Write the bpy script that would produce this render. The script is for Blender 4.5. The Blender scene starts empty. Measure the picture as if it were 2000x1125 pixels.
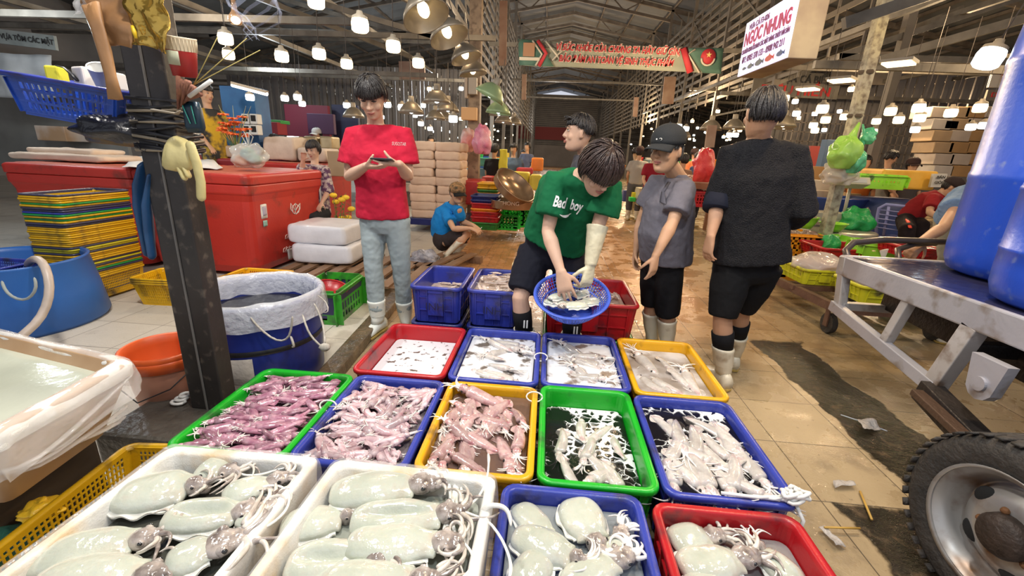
import bpy, bmesh, math, random
from mathutils import Vector, Matrix, noise
random.seed(7)
PI=math.pi
C=bpy.context.scene
COL=C.collection
# ---------------- camera, world, exposure, lights ----------------
F=850.0; CZ=1.33
def unit(v): return Vector(v).normalized()
_d=unit((1075-1000,303-562.5,F)); _h=Vector((math.cos(.045),math.sin(.045),0))
_n=_d.cross(_h).normalized(); _up=-_n; _r=_n.cross(_d)
CM=Matrix((_r,_d,_up))      # camera(x right,y down,z fwd) -> world
cam_d=bpy.data.cameras.new('camera'); cam=bpy.data.objects.new('camera',cam_d); COL.objects.link(cam); C.camera=cam
cam_d.sensor_width=36; cam_d.lens=F/2000*36; cam_d.clip_start=.05; cam_d.clip_end=300
_R=Matrix((CM@Vector((1,0,0)),CM@Vector((0,-1,0)),CM@Vector((0,0,-1)))).transposed()
cam.matrix_world=Matrix.Translation((0,0,CZ))@_R.to_4x4()
def P(x,y,Y):
    v=CM@Vector((x-1000,y-562.5,F)); t=Y/v.y; return Vector((v.x*t,Y,CZ+v.z*t))
def G(x,y,z=0):
    v=CM@Vector((x-1000,y-562.5,F)); t=(z-CZ)/v.z; return Vector((v.x*t,v.y*t,z))
w=bpy.data.worlds.new('world'); C.world=w; w.use_nodes=True
w.node_tree.nodes['Background'].inputs[0].default_value=(.85,.88,1,1); w.node_tree.nodes['Background'].inputs[1].default_value=.42
C.view_settings.view_transform='Standard'; C.view_settings.look='None'; C.view_settings.gamma=1; C.view_settings.use_curve_mapping=False
C.view_settings.exposure=.85
C.cycles.max_bounces=5; C.cycles.diffuse_bounces=3; C.cycles.glossy_bounces=3; C.cycles.transmission_bounces=4; C.cycles.transparent_max_bounces=10
C.cycles.use_denoising=True; C.cycles.sample_clamp_indirect=4; C.cycles.caustics_reflective=False; C.cycles.caustics_refractive=False
def lamp(loc,power,col,size=.15,kind='POINT',rot=(0,0,0)):
    l=bpy.data.lights.new('lamp_light',kind); l.energy=power; l.color=col
    if kind=='POINT': l.shadow_soft_size=size
    else: l.shape='DISK'; l.size=size
    o=bpy.data.objects.new('lamp_light',l); COL.objects.link(o); o.location=loc; o.rotation_euler=rot; return o
WARM=(1,.72,.42); COOL=(.86,.95,1); NEUT=(1,.95,.88)
# market lamps hanging over the stall, above the frame, and one added fill light
lamp((-.6,1.0,2.9),17,NEUT,.16,'AREA'); lamp((.9,1.3,2.9),16,NEUT,.16,'AREA'); lamp((.2,-.1,2.8),11,COOL,.16,'AREA'); lamp((-6.2,4.6,2.5),40,COOL,.12)  # last light is an unseen fill, added to brighten the dark left wall
lamp((-2.6,2.2,2.9),26,NEUT,.2,'AREA'); lamp((2.2,.9,2.6),10,NEUT,.2,'AREA'); lamp((-1.0,1.9,3.0),22,NEUT,.2,'AREA')
lamp((1.4,2.1,3.0),20,WARM,.2,'AREA')
# warm lamps further down the hall; last two added to brighten its dark end
for x,y,z,e,c in [(-3.8,4.6,2.6,70,(1,.86,.68)),(-1.4,5.6,3.0,80,WARM),(1.2,6.2,3.2,110,WARM),(3.4,4.4,2.7,70,WARM),(5.6,5.4,2.8,90,WARM),(-5.2,8.2,2.7,90,COOL),(-1.6,9.5,3,90,(1,.85,.65)),
 (2.6,10,3,120,WARM),(6.5,9,3,120,WARM),(-3.5,14,3,160,COOL),(0.5,15,3.2,150,(1,.8,.6)),(4.5,16,3.2,180,WARM),(0,24,3.4,240,NEUT),(5,26,3.4,260,WARM),(-7,20,3,200,COOL),(11,14,3,180,WARM),(1,36,4.2,200,WARM),(0,47,4.2,200,NEUT)]:
    lamp((x,y,z),e*(.45 if y<9 else 1.3),c,.12)
# ---------------- materials ----------------
MATS={}
def mat(name,col,rough=.5,metal=0,col2=None,nscale=8,nfac=.5,bump=0,bscale=60,coat=0,sss=0,alpha=1,emis=0,trans=0,dirt=0,dcol=(.05,.04,.03),rand=0,spec=.5,ecol=None,dscale=3,detail=4):
    if name in MATS: return MATS[name]
    m=bpy.data.materials.new(name); m.use_nodes=True; nt=m.node_tree; N=nt.nodes; L=nt.links; b=N['Principled BSDF']
    def node(t,**k):
        n=N.new(t)
        for a,v in k.items(): setattr(n,a,v)
        return n
    tc=node('ShaderNodeTexCoord')
    def noi(s,d=detail):
        n=node('ShaderNodeTexNoise'); n.inputs['Scale'].default_value=s; n.inputs['Detail'].default_value=d; L.new(tc.outputs['Object'],n.inputs['Vector']); return n
    cur=None
    if col2 is not None:
        n=noi(nscale); r=node('ShaderNodeValToRGB'); r.color_ramp.elements[0].position=.5-nfac/2*.6; r.color_ramp.elements[1].position=.5+nfac/2*.6
        r.color_ramp.elements[0].color=(*col,1); r.color_ramp.elements[1].color=(*col2,1); L.new(n.outputs['Fac'],r.inputs[0]); cur=r.outputs[0]
    if dirt:
        n=noi(dscale,6); r=node('ShaderNodeMapRange'); r.inputs[1].default_value=.62-dirt*.25; r.inputs[2].default_value=.75; L.new(n.outputs['Fac'],r.inputs[0])
        mx=node('ShaderNodeMix',data_type='RGBA'); L.new(r.outputs[0],mx.inputs[0])
        if cur: L.new(cur,mx.inputs[6])
        else: mx.inputs[6].default_value=(*col,1)
        mx.inputs[7].default_value=(*dcol,1); cur=mx.outputs[2]
    if rand:
        oi=node('ShaderNodeObjectInfo'); hs=node('ShaderNodeHueSaturation'); mr=node('ShaderNodeMapRange'); mr.inputs[3].default_value=1-rand; mr.inputs[4].default_value=1+rand
        L.new(oi.outputs['Random'],mr.inputs[0]); L.new(mr.outputs[0],hs.inputs['Value'])
        if cur: L.new(cur,hs.inputs['Color'])
        else: hs.inputs['Color'].default_value=(*col,1)
        cur=hs.outputs[0]
    if cur: L.new(cur,b.inputs['Base Color'])
    else: b.inputs['Base Color'].default_value=(*col,1)
    b.inputs['Roughness'].default_value=rough; b.inputs['Metallic'].default_value=metal; b.inputs['Specular IOR Level'].default_value=spec
    if coat: b.inputs['Coat Weight'].default_value=coat; b.inputs['Coat Roughness'].default_value=.06
    if sss: b.inputs['Subsurface Weight'].default_value=sss; b.inputs['Subsurface Radius'].default_value=(.02,.012,.008)
    if trans: b.inputs['Transmission Weight'].default_value=trans
    if alpha<1: b.inputs['Alpha'].default_value=alpha
    if emis: b.inputs['Emission Color'].default_value=(*(ecol or col),1); b.inputs['Emission Strength'].default_value=emis; m.cycles.emission_sampling='NONE'
    if bump:
        n=noi(bscale,3); bp=node('ShaderNodeBump'); bp.inputs['Strength'].default_value=bump; bp.inputs['Distance'].default_value=.01; L.new(n.outputs['Fac'],bp.inputs['Height']); L.new(bp.outputs[0],b.inputs['Normal'])
    MATS[name]=m; return m
# ---------------- mesh builder ----------------
class MB:
    def __init__(s): s.v=[]; s.f=[]
    def add(s,vs,fs):
        o=len(s.v); s.v+=[Vector(a) for a in vs]; s.f+=[tuple(i+o for i in q) for q in fs]; return s
    def merge(s,o,M=None): return s.add([M@a for a in o.v] if M else o.v,o.f)
    def box(s,c,d,rz=0,R=None):
        c=Vector(c); M=R or Matrix.Rotation(rz,3,'Z'); vs=[c+M@Vector((x*d[0]/2,y*d[1]/2,z*d[2]/2)) for z in(-1,1) for x,y in((-1,-1),(1,-1),(1,1),(-1,1))]
        return s.add(vs,[(3,2,1,0),(4,5,6,7),(0,1,5,4),(1,2,6,5),(2,3,7,6),(3,0,4,7)])
    def beam(s,a,b,w,h=None,up=(0,0,1)):
        a=Vector(a);b=Vector(b);d=(b-a);L=d.length;d=d.normalized();u=Vector(up)
        if abs(d.dot(u))>.95:u=Vector((0,1,0))
        x=d.cross(u).normalized();z=x.cross(d);R=Matrix((x,d,z)).transposed(); return s.box((a+b)/2,(w,L,h or w),R=R)
    def loft(s,rings,cap0=True,cap1=True,closed=True):
        n=len(rings[0]); vs=[p for r in rings for p in r]; fs=[]
        for i in range(len(rings)-1):
            for j in range(n if closed else n-1):
                k=(j+1)%n; fs.append((i*n+j,i*n+k,(i+1)*n+k,(i+1)*n+j))
        if cap0: fs.append(tuple(range(n-1,-1,-1)))
        if cap1: fs.append(tuple((len(rings)-1)*n+j for j in range(n)))
        return s.add(vs,fs)
    def tube(s,pts,rs,n=8,flat=1,up=(0,0,1),round_ends=False,caps=True):
        pts=[Vector(p) for p in pts]
        if not isinstance(rs,(list,tuple)): rs=[rs]*len(pts)
        rs=list(rs)
        if round_ends:
            d0=(pts[0]-pts[1]).normalized(); d1=(pts[-1]-pts[-2]).normalized()
            a,b=rs[0],rs[-1]
            pts=[pts[0]+d0*a*t for t in(.98,.8,.45)]+pts+[pts[-1]+d1*b*t for t in(.45,.8,.98)]
            rs=[a*.2,a*.6,a*.9]+rs+[b*.9,b*.6,b*.2]
        rings=[];u=Vector(up);px=None
        for i,p in enumerate(pts):
            d=(pts[min(i+1,len(pts)-1)]-pts[max(i-1,0)])
            d=d.normalized() if d.length>1e-9 else Vector((0,0,1))
            if px is None:
                if abs(d.dot(u))>.95:u=Vector((0,1,0)) if abs(d.y)<.9 else Vector((1,0,0))
                x=d.cross(u).normalized()
            else:
                x=px-d*px.dot(d); x=x.normalized() if x.length>1e-6 else px
            px=x;y=x.cross(d)
            rings.append([p+(x*math.cos(2*PI*j/n)+y*math.sin(2*PI*j/n)*flat)*rs[i] for j in range(n)])
        return s.loft(rings,caps,caps)
    def ell(s,c,r,nu=12,nv=8,R=None):
        c=Vector(c); R=R or Matrix.Identity(3); rings=[]
        for i in range(nv+1):
            t=PI*(i+.0)/nv; t=min(max(t,.04),PI-.04)
            rings.append([c+R@Vector((r[0]*math.sin(t)*math.cos(2*PI*j/nu),r[1]*math.sin(t)*math.sin(2*PI*j/nu),-r[2]*math.cos(t))) for j in range(nu)])
        return s.loft(rings)
    def lathe(s,c,prof,n=24,cap0=False,cap1=False,sx=1,sy=1,R=None):
        c=Vector(c); R=R or Matrix.Identity(3)
        return s.loft([[c+R@Vector((r*sx*math.cos(2*PI*j/n),r*sy*math.sin(2*PI*j/n),z)) for j in range(n)] for r,z in prof],cap0,cap1)
    def rod(s,a,b,r,n=8,r2=None): return s.tube([a,b],[r,r2 if r2 is not None else r],n)
    def obj(s,name,m,parent=None,world=False,smooth=True,mods=()):
        me=bpy.data.meshes.new(name); vs=s.v
        if world and parent is not None:
            I=wm(parent).inverted(); vs=[I@a for a in vs]
        me.from_pydata([tuple(a) for a in vs],[],s.f); me.update()
        if smooth: me.shade_smooth()
        me.materials.append(m); o=bpy.data.objects.new(name,me); COL.objects.link(o)
        if parent is not None: o.parent=parent
        for md in mods: md(o)
        if smooth=='auto':
            pass
        return o
def wm(o):
    M=o.matrix_basis.copy(); p=o.parent
    while p is not None: M=p.matrix_basis@M; p=p.parent
    return M
def rr(w,l,r,z,n=4,cx=0,cy=0):
    out=[]
    for sx,sy,a0 in((1,1,0),(-1,1,PI/2),(-1,-1,PI),(1,-1,1.5*PI)):
        for i in range(n+1):
            a=a0+PI/2*i/n; out.append(Vector((cx+sx*(w/2-r)+r*math.cos(a),cy+sy*(l/2-r)+r*math.sin(a),z)))
    return out
def bevel(w=.004,seg=2,ang=.6):
    def f(o):
        b=o.modifiers.new('bevel','BEVEL'); b.width=w; b.segments=seg; b.limit_method='ANGLE'; b.angle_limit=ang; b.harden_normals=False
    return f
def subsurf(n=1):
    def f(o): m=o.modifiers.new('subsurf','SUBSURF'); m.levels=n; m.render_levels=n
    return f
def remesh(vox=.01,smooth=3):
    def f(o):
        m=o.modifiers.new('remesh','REMESH'); m.mode='VOXEL'; m.voxel_size=vox; m.use_smooth_shade=True
        if smooth: s=o.modifiers.new('smooth','SMOOTH'); s.iterations=smooth; s.factor=.5
    return f
def tex(kind,size):
    k='t%s%g'%(kind,size)
    if k in bpy.data.textures: return bpy.data.textures[k]
    t=bpy.data.textures.new(k,kind); t.noise_scale=size; return t
def displace(strength,size,kind='CLOUDS'):
    def f(o): m=o.modifiers.new('displace','DISPLACE'); m.texture=tex(kind,size); m.strength=strength; m.mid_level=.5; m.texture_coords='LOCAL'
    return f
def thing(name,label,cat,loc=(0,0,0),rz=0,group=None,rot=None,scale=None):
    o=bpy.data.objects.new(name,None); COL.objects.link(o); o.location=loc; o.rotation_euler=rot or (0,0,rz); o.empty_display_size=.05
    if scale: o.scale=(scale,)*3 if not isinstance(scale,(tuple,list)) else scale
    return tag(o,label,cat,group)
def tag(o,label=None,cat=None,group=None,kind=None):
    if label:o['label']=label
    if cat:o['category']=cat
    if group:o['group']=group
    if kind:o['kind']=kind
    return o
def st(name,mb,m,smooth=False,mods=()): return tag(mb.obj(name,m,smooth=smooth,mods=mods),kind='structure')
def dup(root,loc,rot=None,label=None,group=None,scale=None,mats=None):
    def cp(o,par):
        c=o.copy(); COL.objects.link(c); c.parent=par
        if mats and o.type=='MESH' and o.data.materials and o.data.materials[0].name in mats:
            c.data=o.data.copy(); c.data.materials[0]=mats[o.data.materials[0].name]
        for ch in o.children: cp(ch,c)
        return c
    r=cp(root,None); r.location=loc
    if rot is not None: r.rotation_euler=rot
    if scale is not None: r.scale=(scale,)*3 if not isinstance(scale,(tuple,list)) else scale
    if label:r['label']=label
    if group:r['group']=group
    return r
def text(body,name,m,loc,R,size,parent=None,shear=0,ext=.001,align='CENTER',bold=False,fit=None,font_off=0):
    cu=bpy.data.curves.new(name,'FONT'); cu.body=body; cu.size=size; cu.extrude=ext; cu.shear=shear; cu.align_x=align; cu.align_y='CENTER'; cu.offset=font_off; cu.resolution_u=3
    t=bpy.data.objects.new(name,cu); COL.objects.link(t)
    dg=bpy.context.evaluated_depsgraph_get(); me=bpy.data.meshes.new_from_object(t.evaluated_get(dg)); bpy.data.objects.remove(t)
    if fit:
        xs=[v.co.x for v in me.vertices]; k=fit/(max(xs)-min(xs)); me.transform(Matrix.Diagonal((k,1,1,1)))
    me.transform(Matrix.Translation(Vector(loc))@R.to_4x4())
    me.materials.clear(); me.materials.append(m); o=bpy.data.objects.new(name,me); COL.objects.link(o)
    if parent is not None:
        me.transform(wm(parent).inverted()); o.parent=parent
    return o
def frame(x,y): # rotation matrix with text x axis and y axis
    x=unit(x); z=x.cross(Vector(y)).normalized(); y=z.cross(x); return Matrix((x,y,z)).transposed()
# ---------------- room shell ----------------
def floor_mat():
    m=bpy.data.materials.new('wet_floor_tiles'); m.use_nodes=True; nt=m.node_tree;N=nt.nodes;L=nt.links;b=N['Principled BSDF']
    def nd(t,**k):
        n=N.new(t)
        for a,v in k.items(): setattr(n,a,v)
        return n
    geo=nd('ShaderNodeNewGeometry'); pos=geo.outputs['Position']
    def math_(op,a,bv=None,c=None):
        n=nd('ShaderNodeMath',operation=op)
        for i,x in enumerate((a,bv,c)):
            if x is None: continue
            if isinstance(x,(int,float)): n.inputs[i].default_value=x
            else: L.new(x,n.inputs[i])
        return n.outputs[0]
    def noi(s,d=5,r=.55):
        n=nd('ShaderNodeTexNoise'); n.inputs['Scale'].default_value=s; n.inputs['Detail'].default_value=d; n.inputs['Roughness'].default_value=r; L.new(pos,n.inputs['Vector']); return n.outputs['Fac']
    def ss(x,a,c):
        n=nd('ShaderNodeMapRange',interpolation_type='SMOOTHSTEP'); n.inputs[1].default_value=a; n.inputs[2].default_value=c; L.new(x,n.inputs[0]); return n.outputs[0]
    def mix(f,a,c):
        n=nd('ShaderNodeMix',data_type='RGBA')
        if isinstance(f,(int,float)): n.inputs[0].default_value=f
        else: L.new(f,n.inputs[0])
        for i,x in((6,a),(7,c)):
            if isinstance(x,tuple): n.inputs[i].default_value=(*x,1)
            else: L.new(x,n.inputs[i])
        return n.outputs[2]
    sp=nd('ShaderNodeSeparateXYZ'); L.new(pos,sp.inputs[0]); X=sp.outputs[0]; Y=sp.outputs[1]
    X2=math_('ADD',X,-.02); Y2=math_('ADD',Y,.02)
    def grout(A,per,wd):
        fr=math_('FRACT',math_('ADD',math_('DIVIDE',A,per),100)); d=math_('MINIMUM',fr,math_('SUBTRACT',1,fr)); return ss(d,wd,wd*.3)
    gr=math_('MAXIMUM',grout(X2,.4,.008),grout(Y2,.4,.008))
    # small paving grooves on the anti-slip tiles of the aisle
    gr2=math_('MAXIMUM',grout(X2,.1,.07),grout(math_('ADD',Y2,.03),.05,.10))
    aisle=math_('MULTIPLY',ss(math_('ADD',X,math_('MULTIPLY',noi(.5,2),.01)),-.9,-.88),ss(X,.96,.92)); far=ss(Y,1.5,1.6)
    gr2=math_('MULTIPLY',math_('MULTIPLY',gr2,aisle),.35)
    n1=noi(1.1); n2=noi(6); n3=noi(35,3)
    cell=nd('ShaderNodeTexWhiteNoise',noise_dimensions='2D'); cm=nd('ShaderNodeCombineXYZ')
    L.new(math_('FLOOR',math_('DIVIDE',X2,.4)),cm.inputs[0]); L.new(math_('FLOOR',math_('DIVIDE',Y2,.4)),cm.inputs[1]); L.new(cm.outputs[0],cell.inputs['Vector'])
    white=mix(n2,(.50,.46,.39),(.64,.60,.53)); tan=mix(n1,(.48,.22,.075),(.56,.29,.115))
    right=mix(n1,(.33,.24,.13),(.46,.36,.22))
    leftm=ss(X,-1.32,-1.30)   # 0 left, 1 aisle
    c=mix(leftm,white,mix(ss(X,.9,2.6),tan,right))
    near=mix(ss(Y,4.2,2.6),c,mix(leftm,white,right)); c=near
    c=mix(math_('MULTIPLY',cell.outputs[0],.18),c,(.18,.12,.07))
    wetm=math_('MULTIPLY',ss(noi(1.7,5),.5,.62),leftm); c=mix(math_('MULTIPLY',wetm,.16),c,(.20,.11,.05))
    specks=ss(n3,.66,.72); c=mix(math_('MULTIPLY',specks,.55),c,(.08,.055,.035))
    c=mix(math_('MULTIPLY',ss(noi(3,6),.56,.68),.35),c,(.10,.07,.045))
    c=mix(math_('MAXIMUM',math_('MULTIPLY',gr,.85),gr2),c,(.05,.035,.025))
    # broken drain strip where tiles are missing
    dn=math_('MULTIPLY',math_('SUBTRACT',noi(3.5,6),.5),.22)
    Xd=math_('ADD',X,dn)
    strip=math_('MULTIPLY',ss(Xd,1.66,1.68),ss(Xd,2.06,2.04)); strip=math_('MULTIPLY',strip,ss(math_('ADD',Y,dn),3.35,3.3))
    hole=math_('MULTIPLY',ss(Xd,1.26,1.28),math_('MULTIPLY',ss(Xd,2.06,2.04),ss(math_('ADD',Y,math_('MULTIPLY',dn,.6)),1.60,1.58)))
    drain=math_('MAXIMUM',strip,hole)
    c=mix(drain,c,mix(ss(noi(14,6),.45,.75),(.010,.007,.004),(.075,.05,.03)))
    L.new(c,b.inputs['Base Color'])
    wet=math_('MAXIMUM',math_('MULTIPLY',wetm,1),math_('MULTIPLY',ss(noi(5,5),.5,.58),leftm))
    ro=nd('ShaderNodeMapRange'); ro.inputs[3].default_value=.42; ro.inputs[4].default_value=.07; L.new(math_('MAXIMUM',wet,math_('MULTIPLY',drain,.8)),ro.inputs[0]); L.new(ro.outputs[0],b.inputs['Roughness'])
    b.inputs['Specular IOR Level'].default_value=.6
    h=math_('ADD',math_('MULTIPLY',gr,-1),math_('MULTIPLY',gr2,-1.2)); h=math_('ADD',h,math_('ADD',math_('MULTIPLY',noi(28,4),1.3),math_('MULTIPLY',noi(110,2),.9))); h=math_('ADD',h,math_('MULTIPLY',drain,-4)); h=math_('ADD',h,math_('MULTIPLY',math_('MULTIPLY',noi(16,6,.7),drain),6))
    bp=nd('ShaderNodeBump'); bp.inputs['Strength'].default_value=.55; bp.inputs['Distance'].default_value=.004; L.new(h,bp.inputs['Height']); L.new(bp.outputs[0],b.inputs['Normal'])
    return m
_tn=[0]
def trim(mb,m,**k): _tn[0]+=1; return st('trim_%d'%_tn[0],mb,m,**k)
mb=MB(); mb.box((2,25,-.03),(44,70,.06)); st('floor',mb,floor_mat())
steel=mat('grimy_steel',(.20,.17,.14),.6,.3,(.09,.07,.055),3,.8,bump=.2)
steel_l=mat('pale_steel_bar',(.20,.18,.15),.6,.2,(.09,.08,.065),5,.8)
roof_m=mat('roof_sheet',(.085,.09,.095),.6,.2,(.15,.155,.16),.6,.8)
slat_m=mat('louvre_slats',(.09,.08,.07),.75,0,(.19,.165,.135),1.5,.9)
wall_m=mat('hall_wall',(.13,.125,.125),.8,0,(.22,.20,.19),.7,.8)
red_m=mat('dark_red_panel',(.26,.035,.03),.7)
RX,RZ,SL=.8,9.0,.2
def roofz(X): return RZ-abs(X-RX)*SL
for side,nm in((-1,'left'),(1,'right')):
    mb=MB(); n=70; half=19
    rows=[[],[]]
    vs=[];fs=[]
    for i in range(n*2+1):  # corrugated profile along depth
        y=-4+64*i/(n*2); dz=.05 if i%2 else 0
        for X in(RX,RX+side*half): vs.append((X,y,roofz(X)+dz+.12))
        if i: k=2*i; fs.append((k-2,k-1,k+1,k) if side<0 else (k,k+1,k-1,k-2))
    mb.add(vs,fs); st('ceiling_'+nm,mb,roof_m,mods=[lambda o:setattr(o.modifiers.new('solid','SOLIDIFY'),'thickness',.03)])
    for k in range(1,13):
        X=RX+side*k*1.5; trim(MB().beam((X,-4,roofz(X)+.05),(X,58,roofz(X)+.05),.07,.1),steel)
for Y in range(4,56,4):
    mb=MB()
    for s in(-1,1):
        a=Vector((RX,Y,RZ));e=Vector((RX+s*18,Y,roofz(RX+s*18)))
        mb.beam(a,e,.12,.16); a2=a-Vector((0,0,.55)); e2=e-Vector((0,0,.2)); mb.beam(a2,e2,.1,.12)
        for k in range(1,12):
            t=k/12; p=a.lerp(e,t);q=a2.lerp(e2,t+.04 if k%2 else t-.04); mb.beam(p,q,.05)
    trim(mb,steel)
st('wall_back',MB().box((2,58,4.2),(44,.2,8.4)),mat('back_wall',(.24,.20,.17),.8,0,(.34,.29,.25),.7,.8))
mb=MB()
for k in range(26): mb.box((2,57.8,2.6+k*.22),(20,.06,.12))
trim(mb,slat_m)
trim(MB().box((.2,57.6,3.9),(9,.1,1.5)),red_m)
st('wall_left',MB().box((-17,25,3),(.2,66,6)),wall_m)
st('wall_right',MB().box((19,25,3),(.2,66,6)),wall_m)
# louvred clerestory sides of the nave
for X,nm,zlo in((-2.1,'left',3.3),(5.3,'right',3.2)):
    mb=MB()
    for k in range(13):
        z=zlo+.15+k*.28; mb.beam((X,7 if nm=='left' else 9,z),(X,57,z),.03,.1)
    for Y in range(8,57,4):
        if not(nm=='left' and Y==8): trim(MB().beam((X,Y,0),(X,Y,roofz(X)),.12),slat_m)
        mb.beam((X,Y,4),(X,Y+4,6.6),.05)
        for q in range(1,4): mb.beam((X,Y+q,zlo),(X,Y+q,7.2),.04)
    trim(mb,slat_m)
# aisle canopies: transverse angle bars and longitudinal rails
mb=MB()
for Y,z,x0,x1 in [(3.9,2.72,-7,-1.0),(5.2,2.62,-9,-2.1),(5.6,3.3,-9,-.7),(7,2.9,-12,-.9),(8.4,2.6,-12,-2.1),(9.5,3.5,-14,-2.1),(11,2.9,-14,-2.1),(12,3.9,-14,-2.1),(14,3.1,-15,-2.1),(17,3.3,-16,-2.1),(20,3.5,-16,-2.1)]:
    trim(MB().beam((x0,Y,z),(x1,Y,z),.05,.07),steel_l)
for X,z in [(-7.5,3.0),(-6.2,3.4),(-4.6,2.9),(-3.4,3.3),(-9,3.2)]: trim(MB().beam((X,3,z),(X,24,z+.2),.05,.07),steel_l)
for a,b in [((-6,7,3.9),(-1.8,7,2.9)),((-3.5,4.4,3.6),(-1.4,7,3.0)),((-8,9.5,4.6),(-3,9.5,3.5)),((-5.6,5.6,3.6),(-2.6,8.5,2.9)),((-5,12,4.9),(-9,12,3.9))]: trim(MB().beam(a,b,.05,.07),steel_l)
mb=MB()
for Y,z,x0,x1 in [(6.3,2.55,3.2,9),(8,3.0,4.4,13),(10,3.2,4.4,15),(12,3.9,-1.7,4.5),(13,3.1,4.4,16),(16,3.6,4.4,17),(20,3.7,4.4,17),(22,4.6,-2,5.2),(30,4.8,-2,5.2)]: trim(MB().beam((x0,Y,z),(x1,Y,z),.06,.09),steel_l)
for X,z in [(4.5,3.3),(6,3.6),(8,3.3),(10.5,3.6),(13,3.4)]: trim(MB().beam((X,5,z),(X,24,z+.25),.06,.08),steel_l)
for a,b in [((3.4,5,2.9),(5.8,5,3.9)),((3.9,6.2,2.6),(7,4.4,3.6)),((4.4,8,3),(8,8,4.3)),((5.3,12,3.2),(9,12,4.9)),((2.4,4.4,2.5),(4.6,4.4,3.3))]: trim(MB().beam(a,b,.06,.09),steel_l)
# side stall back panels (dark corrugated partitions seen behind the stalls)
mb=MB()
for i in range(60): mb.box((-9.5+i*.12,13.2+(i%2)*.04,2.2),(.1,.05,2.6))
for i in range(80): mb.box((5.6+i*.12,13.6+(i%2)*.04,2.6),(.1,.05,2.6))
st('wall_stall_partition',mb,wall_m)
# ---------------- trays and crates ----------------
def plastic(nm,c,dirt=.25,dc=(.03,.025,.03),rough=.3): return mat('plastic_'+nm,c,rough,0,tuple(x*.82 for x in c),4,.9,dirt=dirt,dcol=dc,bump=.08,bscale=120,spec=.5,dscale=9)
BLUE=plastic('blue',(.035,.055,.36)); RED=plastic('red',(.46,.012,.018)); GREEN=plastic('green',(.008,.42,.02)); YEL=plastic('yellow',(.78,.40,.01))
NAVY=plastic('navy',(.012,.02,.13)); LIME=plastic('lime',(.32,.72,.05)); ORANGE=plastic('orange',(.85,.27,.015)); DKGREEN=plastic('dull_green',(.02,.20,.03)); YELG=plastic('sour_yellow',(.66,.66,.03)); 
def crate_parts(root,w,l,h,m,rim_m=None,th=.006,rim=.02,taper=.93,nx=4,ny=6,plaque=True,rimh=.022):
    """solid tray: shell with ribs, rolled rim, grip plaques; local origin at the base centre"""
    rim_m=rim_m or m; wb,lb=w*taper-2*rim,l*taper-2*rim; wi,li=w-2*rim,l-2*rim; r=.03
    s=MB(); s.loft([rr(wb,lb,r,0),rr(wi,li,r,h-rimh)],True,False)
    s.loft([rr(wi-2*th,li-2*th,r,h-rimh),rr(wb-2*th,lb-2*th,r,.008)],False,True)
    for sx in(-1,1):
        for i in range(ny+1):
            y=(i/ny-.5)*(lb-.06); s.beam((sx*(wb/2+.003),y,.01),(sx*(wi/2+.003),y*wi/wb,h-rimh),.006,.012,up=(sx,0,0))
        for zz in(.35,.7): s.beam((sx*(wb/2+(wi-wb)/2*zz+.003),-lb/2+.03,h*zz),(sx*(wb/2+(wi-wb)/2*zz+.003),lb/2-.03,h*zz),.010,.006)
    for sy in(-1,1):
        for i in range(nx+1):
            x=(i/nx-.5)*(wb-.06); s.beam((x,sy*(lb/2+.003),.01),(x,sy*(li/2+.003),h-rimh),.006,.012,up=(0,sy,0))
        for zz in(.35,.7): s.beam((-wb/2+.03,sy*(lb/2+(li-lb)/2*zz+.003),h*zz),(wb/2-.03,sy*(lb/2+(li-lb)/2*zz+.003),h*zz),.010,.006)
    sh=s.obj('shell',m,root,smooth=False)
    R=MB(); rg=[rr(wi,li,r,h-rimh),rr(w-.004,l-.004,r+rim,h-rimh),rr(w,l,r+rim,h-rimh+.004),rr(w,l,r+rim,h-.006),rr(w-.006,l-.006,r+rim-.003,h),rr(wi-th+.004,li-th+.004,r,h),rr(wi-2*th,li-2*th,r,h-.005),rr(wi-2*th,li-2*th,r,h-rimh-.004)]
    R.loft(rg,False,False); R.obj('rim',rim_m,root)
    if plaque:
        for sy in(-1,1):
            q=MB(); q.box((0,sy*(l/2-rim-.002),h*.52),(.10,.014,h*.62)); q.box((0,sy*(l/2-rim+.004),h-rimh-.012),(.10,.018,.022)); q.obj('handle_plaque',m,root,smooth=False,mods=[bevel(.003)])
    return sh
def tray(name,label,m,x,y,z,w,l,h,rz=0,group=None,**k):
    t=thing(name,label,'crate',(x,y,z),rz,group); crate_parts(t,w,l,h,m,**k); return t
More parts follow.
